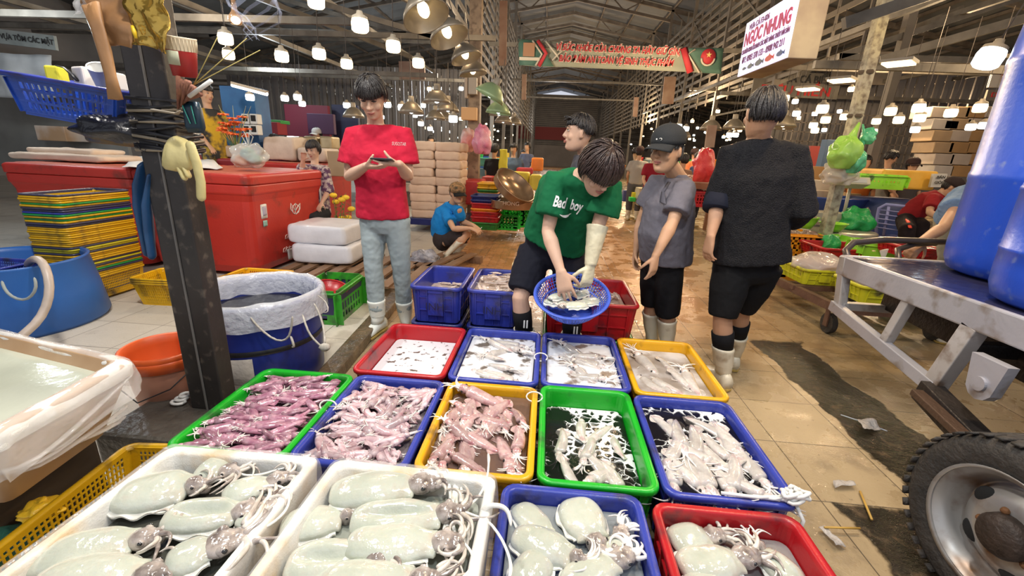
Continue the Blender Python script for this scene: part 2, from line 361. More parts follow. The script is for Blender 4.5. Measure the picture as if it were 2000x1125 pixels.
def basket_parts(root,w,l,h,m,taper=.82,rim=.018,cell=.016,th=.0035,holes_h=.8,rimh=.014,half=False):
    """perforated basket: lattice walls made of real bars, solid corners, rim"""
    wb,lb=w*taper,l*taper; wi,li=w-2*rim,l-2*rim; r=.025
    s=MB(); s.loft([rr(wb,lb,r,0),rr(wb,lb,r,.006)],True,True)
    def side(p0,p1,q0,q1,nrm):
        L=(Vector(p1)-Vector(p0)).length; n=max(4,int(L/cell))
        for i in range(n+1):
            t=i/n; s.beam(Vector(p0).lerp(Vector(p1),t),Vector(q0).lerp(Vector(q1),t),cell*.42 if 0<i<n else cell*2.2,th,up=nrm)
        k=max(3,int(h/(cell*1.6)))
        for j in range(k+1):
            t=j/k; s.beam(Vector(p0).lerp(Vector(q0),t),Vector(p1).lerp(Vector(q1),t),th,cell*(.4 if 0<j<k else 1.2),up=(0,0,1))
    a,b,c,d=wb/2-.004,lb/2-.004,wi/2-.004,li/2-.004; e=.015
    for sx in(-1,1): side((sx*a,-b+e,.004),(sx*a,b-e,.004),(sx*c,-d+e,h-rimh),(sx*c,d-e,h-rimh),(sx,0,0))
    for sy in(-1,1): side((-a+e,sy*b,.004),(a-e,sy*b,.004),(-c+e,sy*d,h-rimh),(c-e,sy*d,h-rimh),(0,sy,0))
    s.obj('mesh_wall',m,root,smooth=False)
    R=MB(); R.loft([rr(wi,li,r,h-rimh),rr(w,l,r+rim,h-rimh),rr(w,l,r+rim,h-.003),rr(w-.006,l-.006,r+rim-.003,h),rr(wi,li,r,h),rr(wi-.006,li-.006,r,h-rimh)],False,False); R.obj('rim',m,root)
def liquid(name,parent,w,l,z,m,cx=0,cy=0,r=.03,n=40,amp=.0):
    mb=MB(); a=rr(w,l,r,z); mb.loft([[p+Vector((cx,cy,-.004)) for p in a],[p+Vector((cx,cy,0)) for p in a]]); return mb.obj(name,m,parent,smooth=False)
def foam_mat(name,base,c2,scale=14,thr=.5,wid=.08,alpha_dark=1.0,rough=.35,warp=0,dscale=None,spots=None,lace=False,a_lo=.35):
    m=bpy.data.materials.new(name); m.use_nodes=True; nt=m.node_tree;N=nt.nodes;L=nt.links;b=N['Principled BSDF']
    tc=N.new('ShaderNodeTexCoord'); no=N.new('ShaderNodeTexNoise'); no.inputs['Scale'].default_value=scale; no.inputs['Detail'].default_value=4; L.new(tc.outputs['Object'],no.inputs['Vector'])
    src=no.outputs['Fac']
    if lace:
        vo=N.new('ShaderNodeTexVoronoi'); vo.feature='DISTANCE_TO_EDGE'; vo.inputs['Scale'].default_value=scale
        mv=N.new('ShaderNodeMixRGB'); mv.inputs[0].default_value=.03; L.new(tc.outputs['Object'],mv.inputs[1]); L.new(no.outputs['Color'],mv.inputs[2]); L.new(mv.outputs[0],vo.inputs['Vector'])
        big=N.new('ShaderNodeTexNoise'); big.inputs['Scale'].default_value=4.2; L.new(tc.outputs['Object'],big.inputs['Vector'])
        mr=N.new('ShaderNodeMath'); mr.operation='MULTIPLY_ADD'; L.new(big.outputs['Fac'],mr.inputs[0]); mr.inputs[1].default_value=1.5; mr.inputs[2].default_value=-.69
        sb=N.new('ShaderNodeMath'); sb.operation='SUBTRACT'; L.new(mr.outputs[0],sb.inputs[0]); L.new(vo.outputs['Distance'],sb.inputs[1]); src=sb.outputs[0]; thr=.0;wid=.02
    r=N.new('ShaderNodeMapRange'); r.interpolation_type='SMOOTHSTEP'; r.inputs[1].default_value=thr-wid; r.inputs[2].default_value=thr+wid; L.new(src,r.inputs[0])
    mx=N.new('ShaderNodeMix'); mx.data_type='RGBA'; L.new(r.outputs[0],mx.inputs[0]); mx.inputs[6].default_value=(*c2,1); mx.inputs[7].default_value=(*base,1); L.new(mx.outputs[2],b.inputs['Base Color'])
    al=N.new('ShaderNodeMapRange'); al.inputs[3].default_value=a_lo; al.inputs[4].default_value=alpha_dark; L.new(r.outputs[0],al.inputs[0]); L.new(al.outputs[0],b.inputs['Alpha'])
    b.inputs['Roughness'].default_value=.12 if lace else rough
    n2=N.new('ShaderNodeTexNoise'); n2.inputs['Scale'].default_value=60; L.new(tc.outputs['Object'],n2.inputs['Vector']); bp=N.new('ShaderNodeBump'); bp.inputs['Strength'].default_value=.25; bp.inputs['Distance'].default_value=.005; L.new(n2.outputs['Fac'],bp.inputs['Height']); L.new(bp.outputs[0],b.inputs['Normal'])
    return m
def water_mat(nm,c,alpha=.45,bump=.15,bs=25,rough=.04): return mat(nm,c,rough,alpha=alpha,bump=bump,bscale=bs,spec=.7)
TH=.30
TR={}
def xy(x0,x1,y0,y1): return (x0+x1)/2,(y0+y1)/2,x1-x0,y1-y0
def big(key,label,m,x0,x1,y0,y1,h=.30,top=.30,**k):
    cx,cy,ww,ll=xy(x0,x1,y0,y1); t=tray('plastic_tray',label,m,cx,cy,top-h,ww,ll,h,**k); TR[key]=(t,cx,cy,ww,ll,top); return t
big('R1','red plastic tray of ink-flecked foamy water, back left of the display',RED,-.895,-.435,1.815,2.44)
big('B1','blue tray of cuttlefish in white foam between the red tray and another blue tray',BLUE,-.425,.015,1.82,2.46)
big('B2','blue tray of squid in white foam beside the orange-yellow tray in the back row',BLUE,.025,.455,1.83,2.47)
big('Y1','orange-yellow tray of pale squid in cloudy water, back right of the display',YEL,.465,.90,1.82,2.47)
big('G1','bright green tray heaped with small purple squid next to the dark post',GREEN,-1.29,-.845,1.18,1.78)
big('B3','blue tray heaped with small pinkish squid right of the green one',BLUE,-.84,-.415,1.18,1.79)
big('Y2','yellow tray of pink-brown squid in the middle row of the display',YEL,-.40,.015,1.19,1.80)
big('G2','bright green deep tray with dark water, lacy foam and a few squid',GREEN,.025,.435,1.19,1.83)
big('B4','blue tray of long white squid in black water, right end of middle row',BLUE,.445,.875,1.185,1.81)
big('B5','blue tray of skinned white cuttlefish in front of the deep green tray',BLUE,-.085,.36,.62,1.175)
big('R2','red tray of white cuttlefish at the front right corner of the display',RED,.385,.83,.60,1.155)
# liquids
def liq(key,z,m,name='liquid'):
    t,cx,cy,ww,ll,top=TR[key]; z+=.06; h=.30; f=.93+.07*(z/h); return liquid(name,t,(ww*f-.045-.014),(ll*f-.045-.014),z,m)
liq('R1',.150,foam_mat('ink_foam',(.66,.69,.74),(.10,.07,.06),24,.385,.03,1,a_lo=1),'foamy_water')
liq('B1',.196,foam_mat('white_foam',(.72,.73,.76),(.16,.13,.11),13,.41,.05,1,a_lo=.8),'foamy_water')
liq('B2',.196,foam_mat('white_foam_b',(.70,.73,.78),(.24,.18,.14),11,.43,.06,1,a_lo=.8),'foamy_water')
liq('Y1',.180,foam_mat('cloudy_foam',(.66,.66,.68),(.42,.36,.31),5,.50,.14,.85,a_lo=.5),'cloudy_water')
liq('G1',.185,mat('pink_water',(.34,.24,.26),.05,bump=.3,bscale=40)); liq('B3',.185,mat('grey_water',(.26,.22,.23),.05,bump=.3,bscale=40))
liq('Y2',.196,water_mat('brown_water',(.20,.13,.11),.42))
liq('G2',.150,foam_mat('lacy_foam',(.78,.80,.80),(.012,.012,.012),26,lace=True,alpha_dark=.95,a_lo=.55))
liq('B4',.198,foam_mat('thin_foam',(.75,.77,.78),(.012,.011,.012),24,lace=True,alpha_dark=.9,a_lo=.5))
liq('B5',.190,water_mat('milky_water',(.42,.46,.46),.40)); liq('R2',.165,water_mat('milky_water_red_tray',(.44,.46,.45),.40))
# ---------------- squid and cuttlefish ----------------
def flesh(nm,a,b,sc=30,rough=.16,fac=.7,sss=.12,dirt=0,dc=(.3,.1,.12),rand=.12,coat=.5): return mat(nm,a,rough,0,b,sc,fac,bump=.25,bscale=55,coat=max(coat,.9),sss=sss,rand=rand,dirt=dirt,dcol=dc,dscale=24)
PURP=flesh('purple_squid_skin',(.30,.09,.17),(.58,.36,.43),45,dirt=.45,dc=(.24,.04,.10),rand=.35)
PINKG=flesh('pinkish_squid_skin',(.40,.24,.27),(.66,.55,.57),45,dirt=.5,dc=(.34,.09,.11),rand=.35)
BROWNP=flesh('brown_pink_squid_skin',(.36,.19,.20),(.66,.55,.50),22,dirt=.5,dc=(.34,.09,.12),rand=.2)
GREYW=flesh('grey_white_squid_skin',(.42,.38,.35),(.72,.70,.66),22,dirt=.35,dc=(.42,.26,.26),rand=.12)
PALE=flesh('pale_arm_skin',(.72,.66,.62),(.88,.84,.80),20)
CUT=flesh('skinned_white_cuttlefish',(.42,.45,.37),(.64,.66,.58),11,.08,.9,.2,rand=.06,coat=1,dirt=.35,dc=(.52,.48,.40)); CUTF=flesh('cuttlefish_fin',(.66,.66,.60),(.84,.83,.78),12,.12,coat=.8)
CHEAD=flesh('mottled_grey_brown_head',(.13,.10,.09),(.46,.40,.36),30,.15,.5,.05,coat=.8); CARM=flesh('beige_grey_arm',(.44,.37,.31),(.74,.69,.62),24,.14,coat=.7); CARMW=flesh('white_tentacle',(.72,.70,.64),(.85,.83,.78),24,.14,coat=.7)
EYE=mat('dark_wet_eye',(.01,.01,.012),.05,coat=1)
def wander(p,d,L,n,curl,rnd,lift=0,zmin=None):
    pts=[Vector(p)]; a=math.atan2(d[1],d[0]); z=p[2]
    for i in range(n):
        a+=curl+rnd.uniform(-.18,.18); z+=lift*(1 if i<n/2 else -1)
        q=pts[-1]+Vector((math.cos(a)*L/n,math.sin(a)*L/n,0)); q.z=max(z,zmin) if zmin is not None else z; pts.append(q)
    return pts
def squid_proto(L,W,bend,skin,armm,rnd,arms=8,armL=.35,small=True):
    """root at mantle centre; mantle tip towards +x, arms towards -x"""
    root=thing('squid','','squid')
    mb=MB(); n=10 if small else 14; rings=[]; N=8 if small else 12
    for i in range(N+1):
        t=i/N; x=(t-.5)*L; r=W*(.93 if t<.05 else 1)*(1-t**2.6)**.75 if t<1 else .002; r=max(r,.0015)
        y=bend*math.sin(t*PI)*L; rings.append([Vector((x,y+r*math.cos(a),r*.72*math.sin(a)*(1+.05*rnd.uniform(-1,1)))) for a in [2*PI*j/n for j in range(n)]])
    mb.loft(rings); ex=[]
    fx0,fx1=L*.12,L*.5
    for s in(-1,1):
        k=5; top=[];bot=[]
        for i in range(k+1):
            t=i/k; x=fx0+(fx1-fx0)*t; tt=(x/L+.5); r=W*(1-tt**2.6)**.75*.7; o=r+W*1.05*math.sin(PI*min(1,t*1.05))**.8*(1-.25*t)
            cy=bend*math.sin(tt*PI)*L; z=.0012+W*.15*math.sin(i*2.2); top.append((x,cy+s*r,.0)); bot.append((x,cy+s*o,z))
        m2=[Vector(p) for p in top]+[Vector(p) for p in bot]
        a=[tuple((i,i+1,k+2+i,k+1+i)) for i in range(k)]
        vs=m2+[p-Vector((0,0,.0022)) for p in m2]; q=len(m2)
        fs=[f if s>0 else f[::-1] for f in a]+[tuple(i+q for i in (f[::-1] if s>0 else f)) for f in a]+[(k+1+i,k+2+i,q+k+2+i,q+k+1+i) for i in range(k)]
        mb.add(vs,fs)
    mb.obj('mantle',skin,root,mods=[] if small else [subsurf(1)])
    hb=MB(); hx=-L*.5-W*.55; hb.ell((hx,0,0),(W*.85,W*.7,W*.58),8,6)
    hd=hb.obj('head',skin,root)
    ab=MB()
    for i in range(arms):
        a=PI+(i/(arms-1)-.5)*1.1; p=Vector((hx-W*.5,(i/(arms-1)-.5)*W*1.0,rnd.uniform(-.2,.3)*W))
        LL=armL*L*rnd.uniform(.7,1.2); ab.tube(wander(p,(math.cos(a),math.sin(a)),LL,5 if small else 8,rnd.uniform(-.3,.3),rnd),[W*.17*(1-.75*j/(5 if small else 8)) for j in range((5 if small else 8)+1)],5)
    ab.obj('arms',armm,root)
    if small: return root
    for s in(-1,1): MB().ell((hx,s*W*.66,W*.12),(W*.2,W*.13,W*.2),6,5).obj('eye',EYE,hd)
    return root
rnd=random.Random(3)
def kill(root):
    for ch in list(root.children): kill(ch)
    bpy.data.objects.remove(root)
ORD=['leftmost','second from left','third from left','fourth from left','fifth from left','sixth from left','seventh from left']
def rank(obs,label):
    obs=sorted(obs,key=lambda o:-o.location.y); n=len(obs); per=3 if n<=12 else 5; rows=[obs[i:i+per] for i in range(0,n,per)]
    rn=['back row','second row','third row','fourth row','fifth row','sixth row']
    for i,r in enumerate(rows):
        nm=rn[i] if i<len(rows)-1 else 'front row'
        for k,o in enumerate(sorted(r,key=lambda o:o.location.x)): o['label']=label+', '+ORD[k]+' in '+nm
def fill(key,protos,n,zc,zj,label,group,smin,smax,margin=.03,yaw=None,tilt=.18,x0=0,x1=1,y0=0,y1=1,pts=None,dom=None):
    t,cx,cy,ww,ll,top=dom or TR[key]; pl=[]; W_=ww-2*margin-.05; H_=ll-2*margin-.05; tries=0
    mind=math.sqrt(W_*(x1-x0)*H_*(y1-y0)/n)*.72
    while len(pl)<n and tries<n*60:
        tries+=1
        x=cx-W_/2+W_*rnd.uniform(x0,x1); y=cy-H_/2+H_*rnd.uniform(y0,y1)
        if all((x-a)**2+(y-b)**2>mind**2 for a,b in pl) or tries>n*40: pl.append((x,y))
    made=[]
    for x,y in pl:
        z=zc+rnd.uniform(-zj,zj); yw=rnd.uniform(-PI,PI) if yaw is None else rnd.choice(yaw)+rnd.uniform(-.4,.4)
        s=rnd.uniform(smin,smax); hl=(.075 if n>60 or 'tiny' in label else .100)*s
        # keep the animal inside the walls
        ex=abs(math.cos(yw))*hl*1.3; ey=abs(math.sin(yw))*hl*1.3
        x=min(max(x,cx-W_/2+ex),cx+W_/2-ex) if W_>2*ex else cx; y=min(max(y,cy-H_/2+ey),cy+H_/2-ey) if H_>2*ey else cy
        made.append(dup(rnd.choice(protos),(x,y,z),(rnd.uniform(-.5,.5),rnd.uniform(-tilt,tilt),yw),label,group,s))
    if n<=27 and 'tiny' not in label and 'small' not in label: rank(made,label)
def protos(k,L,W,skin,armm,**kw): return [squid_proto(L,W,rnd.uniform(-.10,.10),skin,armm,rnd,**kw) for _ in range(k)]
pp=protos(4,.125,.0175,PURP,PALE,arms=5); fill('G1',pp,105,.276,.012,'small purple squid in the heap filling the bright green tray','small purple squid in the green tray',.75,1.15,.0,yaw=(.5,.9,3.6,.2,2.6)); [kill(p) for p in pp]
pp=protos(4,.115,.0165,PINKG,PALE,arms=5); fill('B3',pp,120,.276,.012,'small pinkish grey squid in the heap filling the blue tray','small pinkish squid in the blue tray',.75,1.15,.0,yaw=(.2,1.2,2.4,3.5,-.5)); [kill(p) for p in pp]
pp=protos(4,.17,.030,BROWNP,PALE,small=False,armL=.45); fill('Y2',pp,27,.262,.014,'pink brown squid in the yellow tray','pink brown squid in the yellow tray',.75,1.15,.02,yaw=(1.6,1.3,2.0,-.5)); [kill(p) for p in pp]
pp=protos(3,.17,.026,GREYW,PALE,small=False,armL=.5)
fill('G2',pp,9,.207,.005,'grey white squid in the deep green tray','squid in the deep green tray',.8,1.15,.03,yaw=(1.2,1.8,-1.4),y1=.72)
fill('B4',pp,22,.257,.007,'long white squid in the black water','long white squid in the right blue tray',.9,1.35,.02,yaw=(1.75,1.5,2.0),tilt=.06,y1=.85)
fill('Y1',pp,7,.238,.004,'pale squid in the cloudy orange yellow tray','pale squid in the orange yellow tray',1.0,1.4,.03,yaw=(-1.2,2.2))
fill('B1',pp,8,.257,.006,'greyish squid in the second foamy tray','squid in the second back tray',.9,1.25,.05,yaw=(-.8,2.8,.3)); fill('B2',pp,7,.254,.005,'grey squid in the third foamy tray','squid in the third back tray',.9,1.3,.05,yaw=(2.6,-.6)); [kill(p) for p in pp]
# tied white cord at the near corner of the right blue tray
c=MB(); cx,cy=.845,1.215
for k in range(7):
    a=rnd.uniform(0,6.28); R_=rnd.uniform(.015,.03); o=Vector((cx+rnd.uniform(-.02,.02),cy+rnd.uniform(-.015,.015),.318+k*.004))
    c.tube([o+Vector((R_*math.cos(t+a),R_*.7*math.sin(t+a),.008*math.sin(2*t+a))) for t in [2*PI*j/12 for j in range(12)]],.0065,6)
for dx in (-.22,-.12,-.05): c.tube([(cx,cy,.315),(cx+dx*.5,cy-.012,.309),(cx+dx,cy-.004,.306)],.006,6)
c.tube([(cx,cy-.01,.315),(cx+.02,cy-.05,.27),(cx+.015,cy-.055,.21)],.006,6)
tag(c.obj('cord',mat('white_cord',(.75,.74,.70),.7),mods=[]),'knotted white cord hanging on the corner of the right blue tray','cord')
for (x,y) in ((.02,2.10),(-.842,1.5),(.0,1.70)):
    m_=MB(); m_.tube([(x+.035*math.cos(t),y+.006*math.sin(t)*2,.296+.018*math.sin(t)*1.0+.012) for t in [2*PI*j/14 for j in range(15)]],.0035,6)
    tag(m_.obj('zip_tie',mat('white_cord',(.75,.74,.70),.7)),{.02:'white tie joining the rims of the two blue trays in back row',-.842:'clear tie joining the green and blue tray rims',.0:'thin tie joining the yellow tray rim to the deep green one'}[x],'cable tie')
def cuttle(tail,head,z,W,label,slit=0,belly=0,arms=8,armL=.085,tent=0,hs=1.0,group=None,T=None,armcol=None,curl=.25,nohead=False,seed=0,skin=None):
    a=G(*tail,z); b=G(*head,z); d=b-a; L=d.length; yaw=math.atan2(d.y,d.x); rd=random.Random(seed+int(tail[0])); W=W*1.12; T=T or W*.27
    t=thing('cuttlefish',label,'cuttlefish',tuple(a+d*.5),yaw,group); ml=L*.82 if not nohead else L; x0=-L/2
    mb=MB(); n=28; N=14; rings=[]
    def hw(u): return W*.5*max(0,(1-abs(2*min(u,.86)-.93)**2.6))**.5 if u<.93 else W*.5*(.86-.6*(u-.93))
    for i in range(N+1):
        u=.015+.97*i/N; x=x0+ml*u; h=max(hw(u),W*.06); tz=T*max(.15,(1-abs(2*u-1)**3))**.6; ring=[]
        for j in range(n):
            an=2*PI*j/n; ca,sa=math.cos(an),math.sin(an); yy=h*ca; zz=tz*(sa if sa>0 else sa*.6)
            if slit and sa>0: zz-=tz*1.25*math.exp(-(yy/(W*.10*slit))**2)*max(0,math.sin(PI*min(1,max(0,(u-.12)/.76))))**.5
            nz=noise.noise(Vector((x*14+seed,yy*14,seed*3.1)))*T*.22*(sa>0); ring.append(Vector((x,yy,zz+nz)))
        rings.append(ring)
    mb.loft(rings); mb.obj('mantle',skin or CUT,t,mods=[subsurf(1)])
    fb=MB()
    for s in(-1,1):
        K=22; inn=[];out=[]
        for i in range(K+1):
            u=.04+.86*i/K; x=x0+ml*u; h=hw(u)*.93; wv=W*.085*(1+.25*math.sin(i*.55+seed)); inn.append(Vector((x,s*h,0))); out.append(Vector((x,s*(h+wv),-.006+W*.035*math.sin(i*.8+seed))))
        vs=inn+out; vs2=[v-Vector((0,0,.004)) for v in vs]; q=len(vs); fs=[(i,i+1,K+2+i,K+1+i) for i in range(K)]; fs=[f if s>0 else f[::-1] for f in fs]
        fb.add(vs+vs2,fs+[tuple(k+q for k in f[::-1]) for f in fs]+[(K+1+i,K+2+i,q+K+2+i,q+K+1+i) for i in range(K)])
    fb.obj('fin',CUTF,t,mods=[subsurf(1)])
    if not nohead:
        hb=MB(); hw_=W*.24*hs; hx=x0+ml+hw_*.55; hb.ell((hx-hw_*.2,0,T*.2),(hw_*1.15,hw_*1.05,T*.75),14,10); hb.ell((hx+hw_*.6,0,T*.15),(hw_*.8,hw_*.85,T*.6),14,10)
        for s in(-1,1): hb.ell((hx-hw_*.1,s*hw_*.8,T*.45),(hw_*.38,hw_*.3,hw_*.34),10,8)
        hd=hb.obj('head',CHEAD,t,mods=[subsurf(1),displace(.006,.02)])
        for s in(-1,1): MB().ell((hx-hw_*.05,s*hw_*.98,T*.55),(hw_*.2,hw_*.14,hw_*.17),8,6).obj('eye',EYE,hd)
        for i in range(arms):
            an=(i/(max(1,arms-1))-.5)*1.9; p=Vector((hx+hw_*.9,math.sin(an)*hw_*.75,T*(.25+.2*(i%2)))); k=9; LL=armL*rd.uniform(.8,1.25)
            pts=wander(p,(math.cos(an),math.sin(an)),LL,k,(curl if an>0 else -curl)*rd.uniform(.3,1.3)*(1 if rd.random()<.7 else -1),rd,lift=.0022)
            am=MB(); am.tube(pts,[hw_*.26*(1-.82*(j/k)**1.1) for j in range(k+1)],8); am.obj('arm',armcol or (CARM if i%3 else CHEAD),t,mods=[subsurf(1)])
        for i in range(tent):
            pts=wander(Vector((hx+hw_,0,T*.3)),(math.cos(i-.5),math.sin(i-.5)),armL*2.6,16,rd.uniform(-.22,.22),rd,lift=.001); k=16
            am=MB(); am.tube(pts,[.0042]*(k-2)+[.006,.006,.002],7); am.obj('tentacle',CARMW,t,mods=[subsurf(1)])
    return t
# ---------------- foam boxes in the foreground ----------------
FOAM=mat('styrofoam',(.80,.79,.76),.55,0,(.70,.68,.62),20,.6,dirt=.55,dcol=(.62,.38,.12),bump=.2,bscale=200,dscale=7)
FILM=mat('clear_plastic_film',(.92,.92,.92),.08,alpha=.20,bump=.9,bscale=14,spec=1.0)
FILM2=mat('milky_plastic_film',(.88,.86,.84),.12,alpha=.34,bump=1.0,bscale=12,spec=1.0)
def open_box(root,fp,z0,z1,th,m,name='box',floor_z=None,inset=.04):
    """open tub over a quadrilateral footprint fp (list of 4 xy, ccw)"""
    c=sum((Vector((*p,0)) for p in fp),Vector())/4
    def ring(z,k,r=.035):
        out=[];P4=[]
        for i in range(4):
            a=Vector((*fp[i],0)); P4.append(c+(a-c)*(1-k/((a-c).length)))
        for i in range(4):
            p=P4[i];a=(P4[i-1]-p).normalized();b=(P4[(i+1)%4]-p).normalized()
            for t in(0,.33,.67,1): 
                q0=p+a*r*(1-t)**2*1+b*r*t**2; out.append(Vector((q0.x,q0.y,z)))
        return out
    mb=MB(); fz=floor_z if floor_z is not None else z0+.03
    mb.loft([ring(z0,inset),ring(z1-.03,.004),ring(z1-.008,0),ring(z1,.01),ring(z1,th*1.2),ring(z1-.01,th*1.35),ring(fz,th*1.5+inset)],True,True)
    return mb.obj(name,m,root,world=True,mods=[bevel(.006)]),ring
def film(root,ring,z0,z1,th,name='plastic_liner',m=None,drop=.16,seed=1):
    mb=MB(); rd=random.Random(seed); rs=[]
    prof=[(z1-drop,-.012,.02),(z1-drop*.6,-.016,.014),(z1-.03,-.010,.008),(z1+.006,-.004,.003),(z1+.012,th*.5,.005),(z1+.008,th*1.1,.005),(z1-.03,th*1.6,.006),(z1-.07,th*1.75,.004)]
    for z,k,j in prof:
        r=ring(z,k); out=[]
        for i,p in enumerate(r):
            q=r[(i+1)%len(r)]; nseg=3 if i%4!=3 else 9
            for s in range(nseg):
                v=p.lerp(q,s/nseg); nv=Vector((noise.noise(v*30),noise.noise(v*30+Vector((5,5,5))),noise.noise(v*26+Vector((9,1,2)))))*j*1.6; out.append(v+nv)
        rs.append(out)
    mb.loft(rs,False,False); return mb.obj(name,m or FILM,root,world=True,mods=[subsurf(1)])
def g2(x,y,z): p=G(x,y,z); return (p.x,p.y)
FZ=.41
bx=thing('foam_box','white foam box lined with plastic full of cuttlefish, front left of display','box',(-.93,.82,0))
fp=[(-.645,1.085),(-1.13,1.075),(-1.145,.46),(-.66,.46)]
_,ring=open_box(bx,fp,.0,FZ,.036,FOAM); film(bx,ring,.0,FZ,.036,seed=2)
mw=mat('murky_water',(.10,.10,.085),.04,alpha=.8,bump=.1,bscale=12,spec=.8)
mb=MB(); mb.loft([[Vector(p)-Vector((0,0,.004)) for p in ring(.348,.066)],ring(.348,.066)]); mb.obj('murky_water',mw,bx,world=True,smooth=False)
bx2=thing('foam_box','white foam box lined with plastic full of cuttlefish, beside the front blue tray','box',(-.36,.8,0))
fp2=[(-.095,1.075),(-.60,1.085),(-.615,.46),(-.10,.46)]
_,ring2=open_box(bx2,fp2,.0,FZ,.036,FOAM); film(bx2,ring2,.0,FZ,.036,seed=5)
mb=MB(); mb.loft([[Vector(p)-Vector((0,0,.004)) for p in ring2(.352,.066)],ring2(.352,.066)]); mb.obj('milky_water',mat('milky_water_box',(.50,.52,.44),.05,alpha=.7,bump=.15,bscale=14,spec=.8),bx2,world=True,smooth=False)
z=.375
cuttle((392,915),(452,925),z,.10,'cuttlefish with brown tentacled head at the back edge of left foam box',tent=1,seed=1,armL=.09)
cuttle((225,968),(408,952),z+.004,.135,'broad white cuttlefish lying beside the dark water of left foam box',slit=.0,seed=2,nohead=False,hs=.7,armL=.05)
cuttle((318,1012),(505,1000),z+.01,.105,'white cuttlefish with an open oval slit in the left foam box',slit=1.1,seed=3,armL=.07,hs=1.2)
cuttle((50,1098),(318,1050),z,.11,'long white cuttlefish near the front left corner of left foam box',seed=4,armL=.08,hs=1.0)
cuttle((60,1140),(330,1128),z+.004,.12,'lowest cuttlefish at the bottom edge of left foam box',seed=5,armL=.07)
cuttle((320,1105),(440,1062),z+.014,.09,'cuttlefish with a large grey head and spread arms in left foam box',seed=6,armL=.11,hs=1.7,tent=1)
cuttle((430,975),(555,935),z+.012,.085,'cuttlefish with glossy brown arms by the back right corner of left foam box',seed=7,armL=.06,hs=1.2)
cuttle((470,1038),(528,985),z+.012,.07,'small cuttlefish with eye showing at the right wall of left foam box',seed=8,armL=.05,hs=1.6)
z=.378
cuttle((640,965),(850,945),z+.006,.115,'white cuttlefish at the back of the middle foam box, arms curling up over its rim',seed=11,armL=.06,hs=1.25,curl=.5,tent=1)
cuttle((680,1020),(905,1003),z+.010,.11,'large white cuttlefish lying in the centre of the middle foam box',slit=.6,seed=12,armL=.10,hs=1.1,tent=2)
cuttle((672,1062),(900,1062),z+.012,.10,'white cuttlefish with ruffled fin just in front of the largest one in middle box',seed=13,armL=.10,hs=1.2,curl=.5,tent=1)
cuttle((555,1105),(765,1095),z,.115,'half submerged cuttlefish with a small dark head in the middle foam box',slit=.9,seed=14,armL=.06)
cuttle((600,1150),(860,1135),z+.005,.11,'frontmost cuttlefish at the bottom edge of the middle foam box',seed=15,armL=.08,tent=1)
cuttle((545,1030),(700,1010),z-.014,.10,'pale cuttlefish sunk in milky water at the left wall of middle box',seed=16,armL=.04,hs=.7)
am=MB(); pts=[G(940,1000,.40),G(955,985,.425),G(985,988,.43),G(996,1005,.415),G(998,1030,.40)]; am.tube(pts,[.009,.008,.008,.007,.004],8)
tag(am.obj('tentacle',CARMW,mods=[subsurf(2)]),'loose white tentacle hooked over the rim between foam box and blue tray','tentacle')
am=MB()
for k in range(5):
    pts=[G(872+k*9+8*math.sin(q*.7+k),925+q*20,.385+.004*math.sin(q+k)) for q in range(9)]; am=MB(); am.tube(pts,[.0055]*8+[.003],7)
    tag(am.obj('tentacle',CARMW,mods=[subsurf(1)]),'long white tentacle strand along the right wall of middle foam box','tentacle','tentacle strands in the middle foam box')
z=.262
cuttle((1010,985),(1072,1052),z,.085,'squat cuttlefish mantle at the back left of the front blue tray',seed=21,nohead=True,T=.022)
cuttle((1118,975),(1172,1080),z+.006,.125,'large rounded white cuttlefish in the middle of the front blue tray',seed=22,T=.036,armL=.07,hs=.9,armcol=PALE)
cuttle((1000,1040),(1150,1105),z+.016,.10,'smooth white cuttlefish lying across the front blue tray',seed=23,T=.034,armL=.08,hs=.8,armcol=PALE)
cuttle((1005,1150),(1070,1080),z+.012,.09,'cuttlefish mantle in the near left corner of the front blue tray',seed=24,nohead=True,T=.03)
cuttle((1100,1150),(1225,1085),z+.012,.09,'cuttlefish with a tangle of pale arms at the right of front blue tray',seed=25,T=.028,armL=.06,hs=1.4,armcol=PALE)
cuttle((1190,1095),(1215,1040),z+.010,.06,'small pinkish cuttlefish head by the right wall of front blue tray',seed=26,T=.022,armL=.06,hs=1.5,armcol=PALE)
z=.245
cuttle((1308,1058),(1402,1048),z,.10,'white cuttlefish at the back left of the red tray',seed=31,T=.03,armL=.06,hs=1.1)
cuttle((1325,1112),(1470,1088),z+.012,.11,'white cuttlefish with brown head in the middle of the red tray',seed=32,T=.034,armL=.07,hs=1.2)
cuttle((1565,1150),(1470,1060),z+.004,.085,'pale cuttlefish with long tentacles at the right of the red tray',seed=33,T=.026,armL=.07,hs=.8,armcol=CARMW,tent=1)
cuttle((1340,1150),(1420,1150),z+.01,.10,'cuttlefish at the bottom edge of the red tray',seed=34,T=.03,nohead=True)
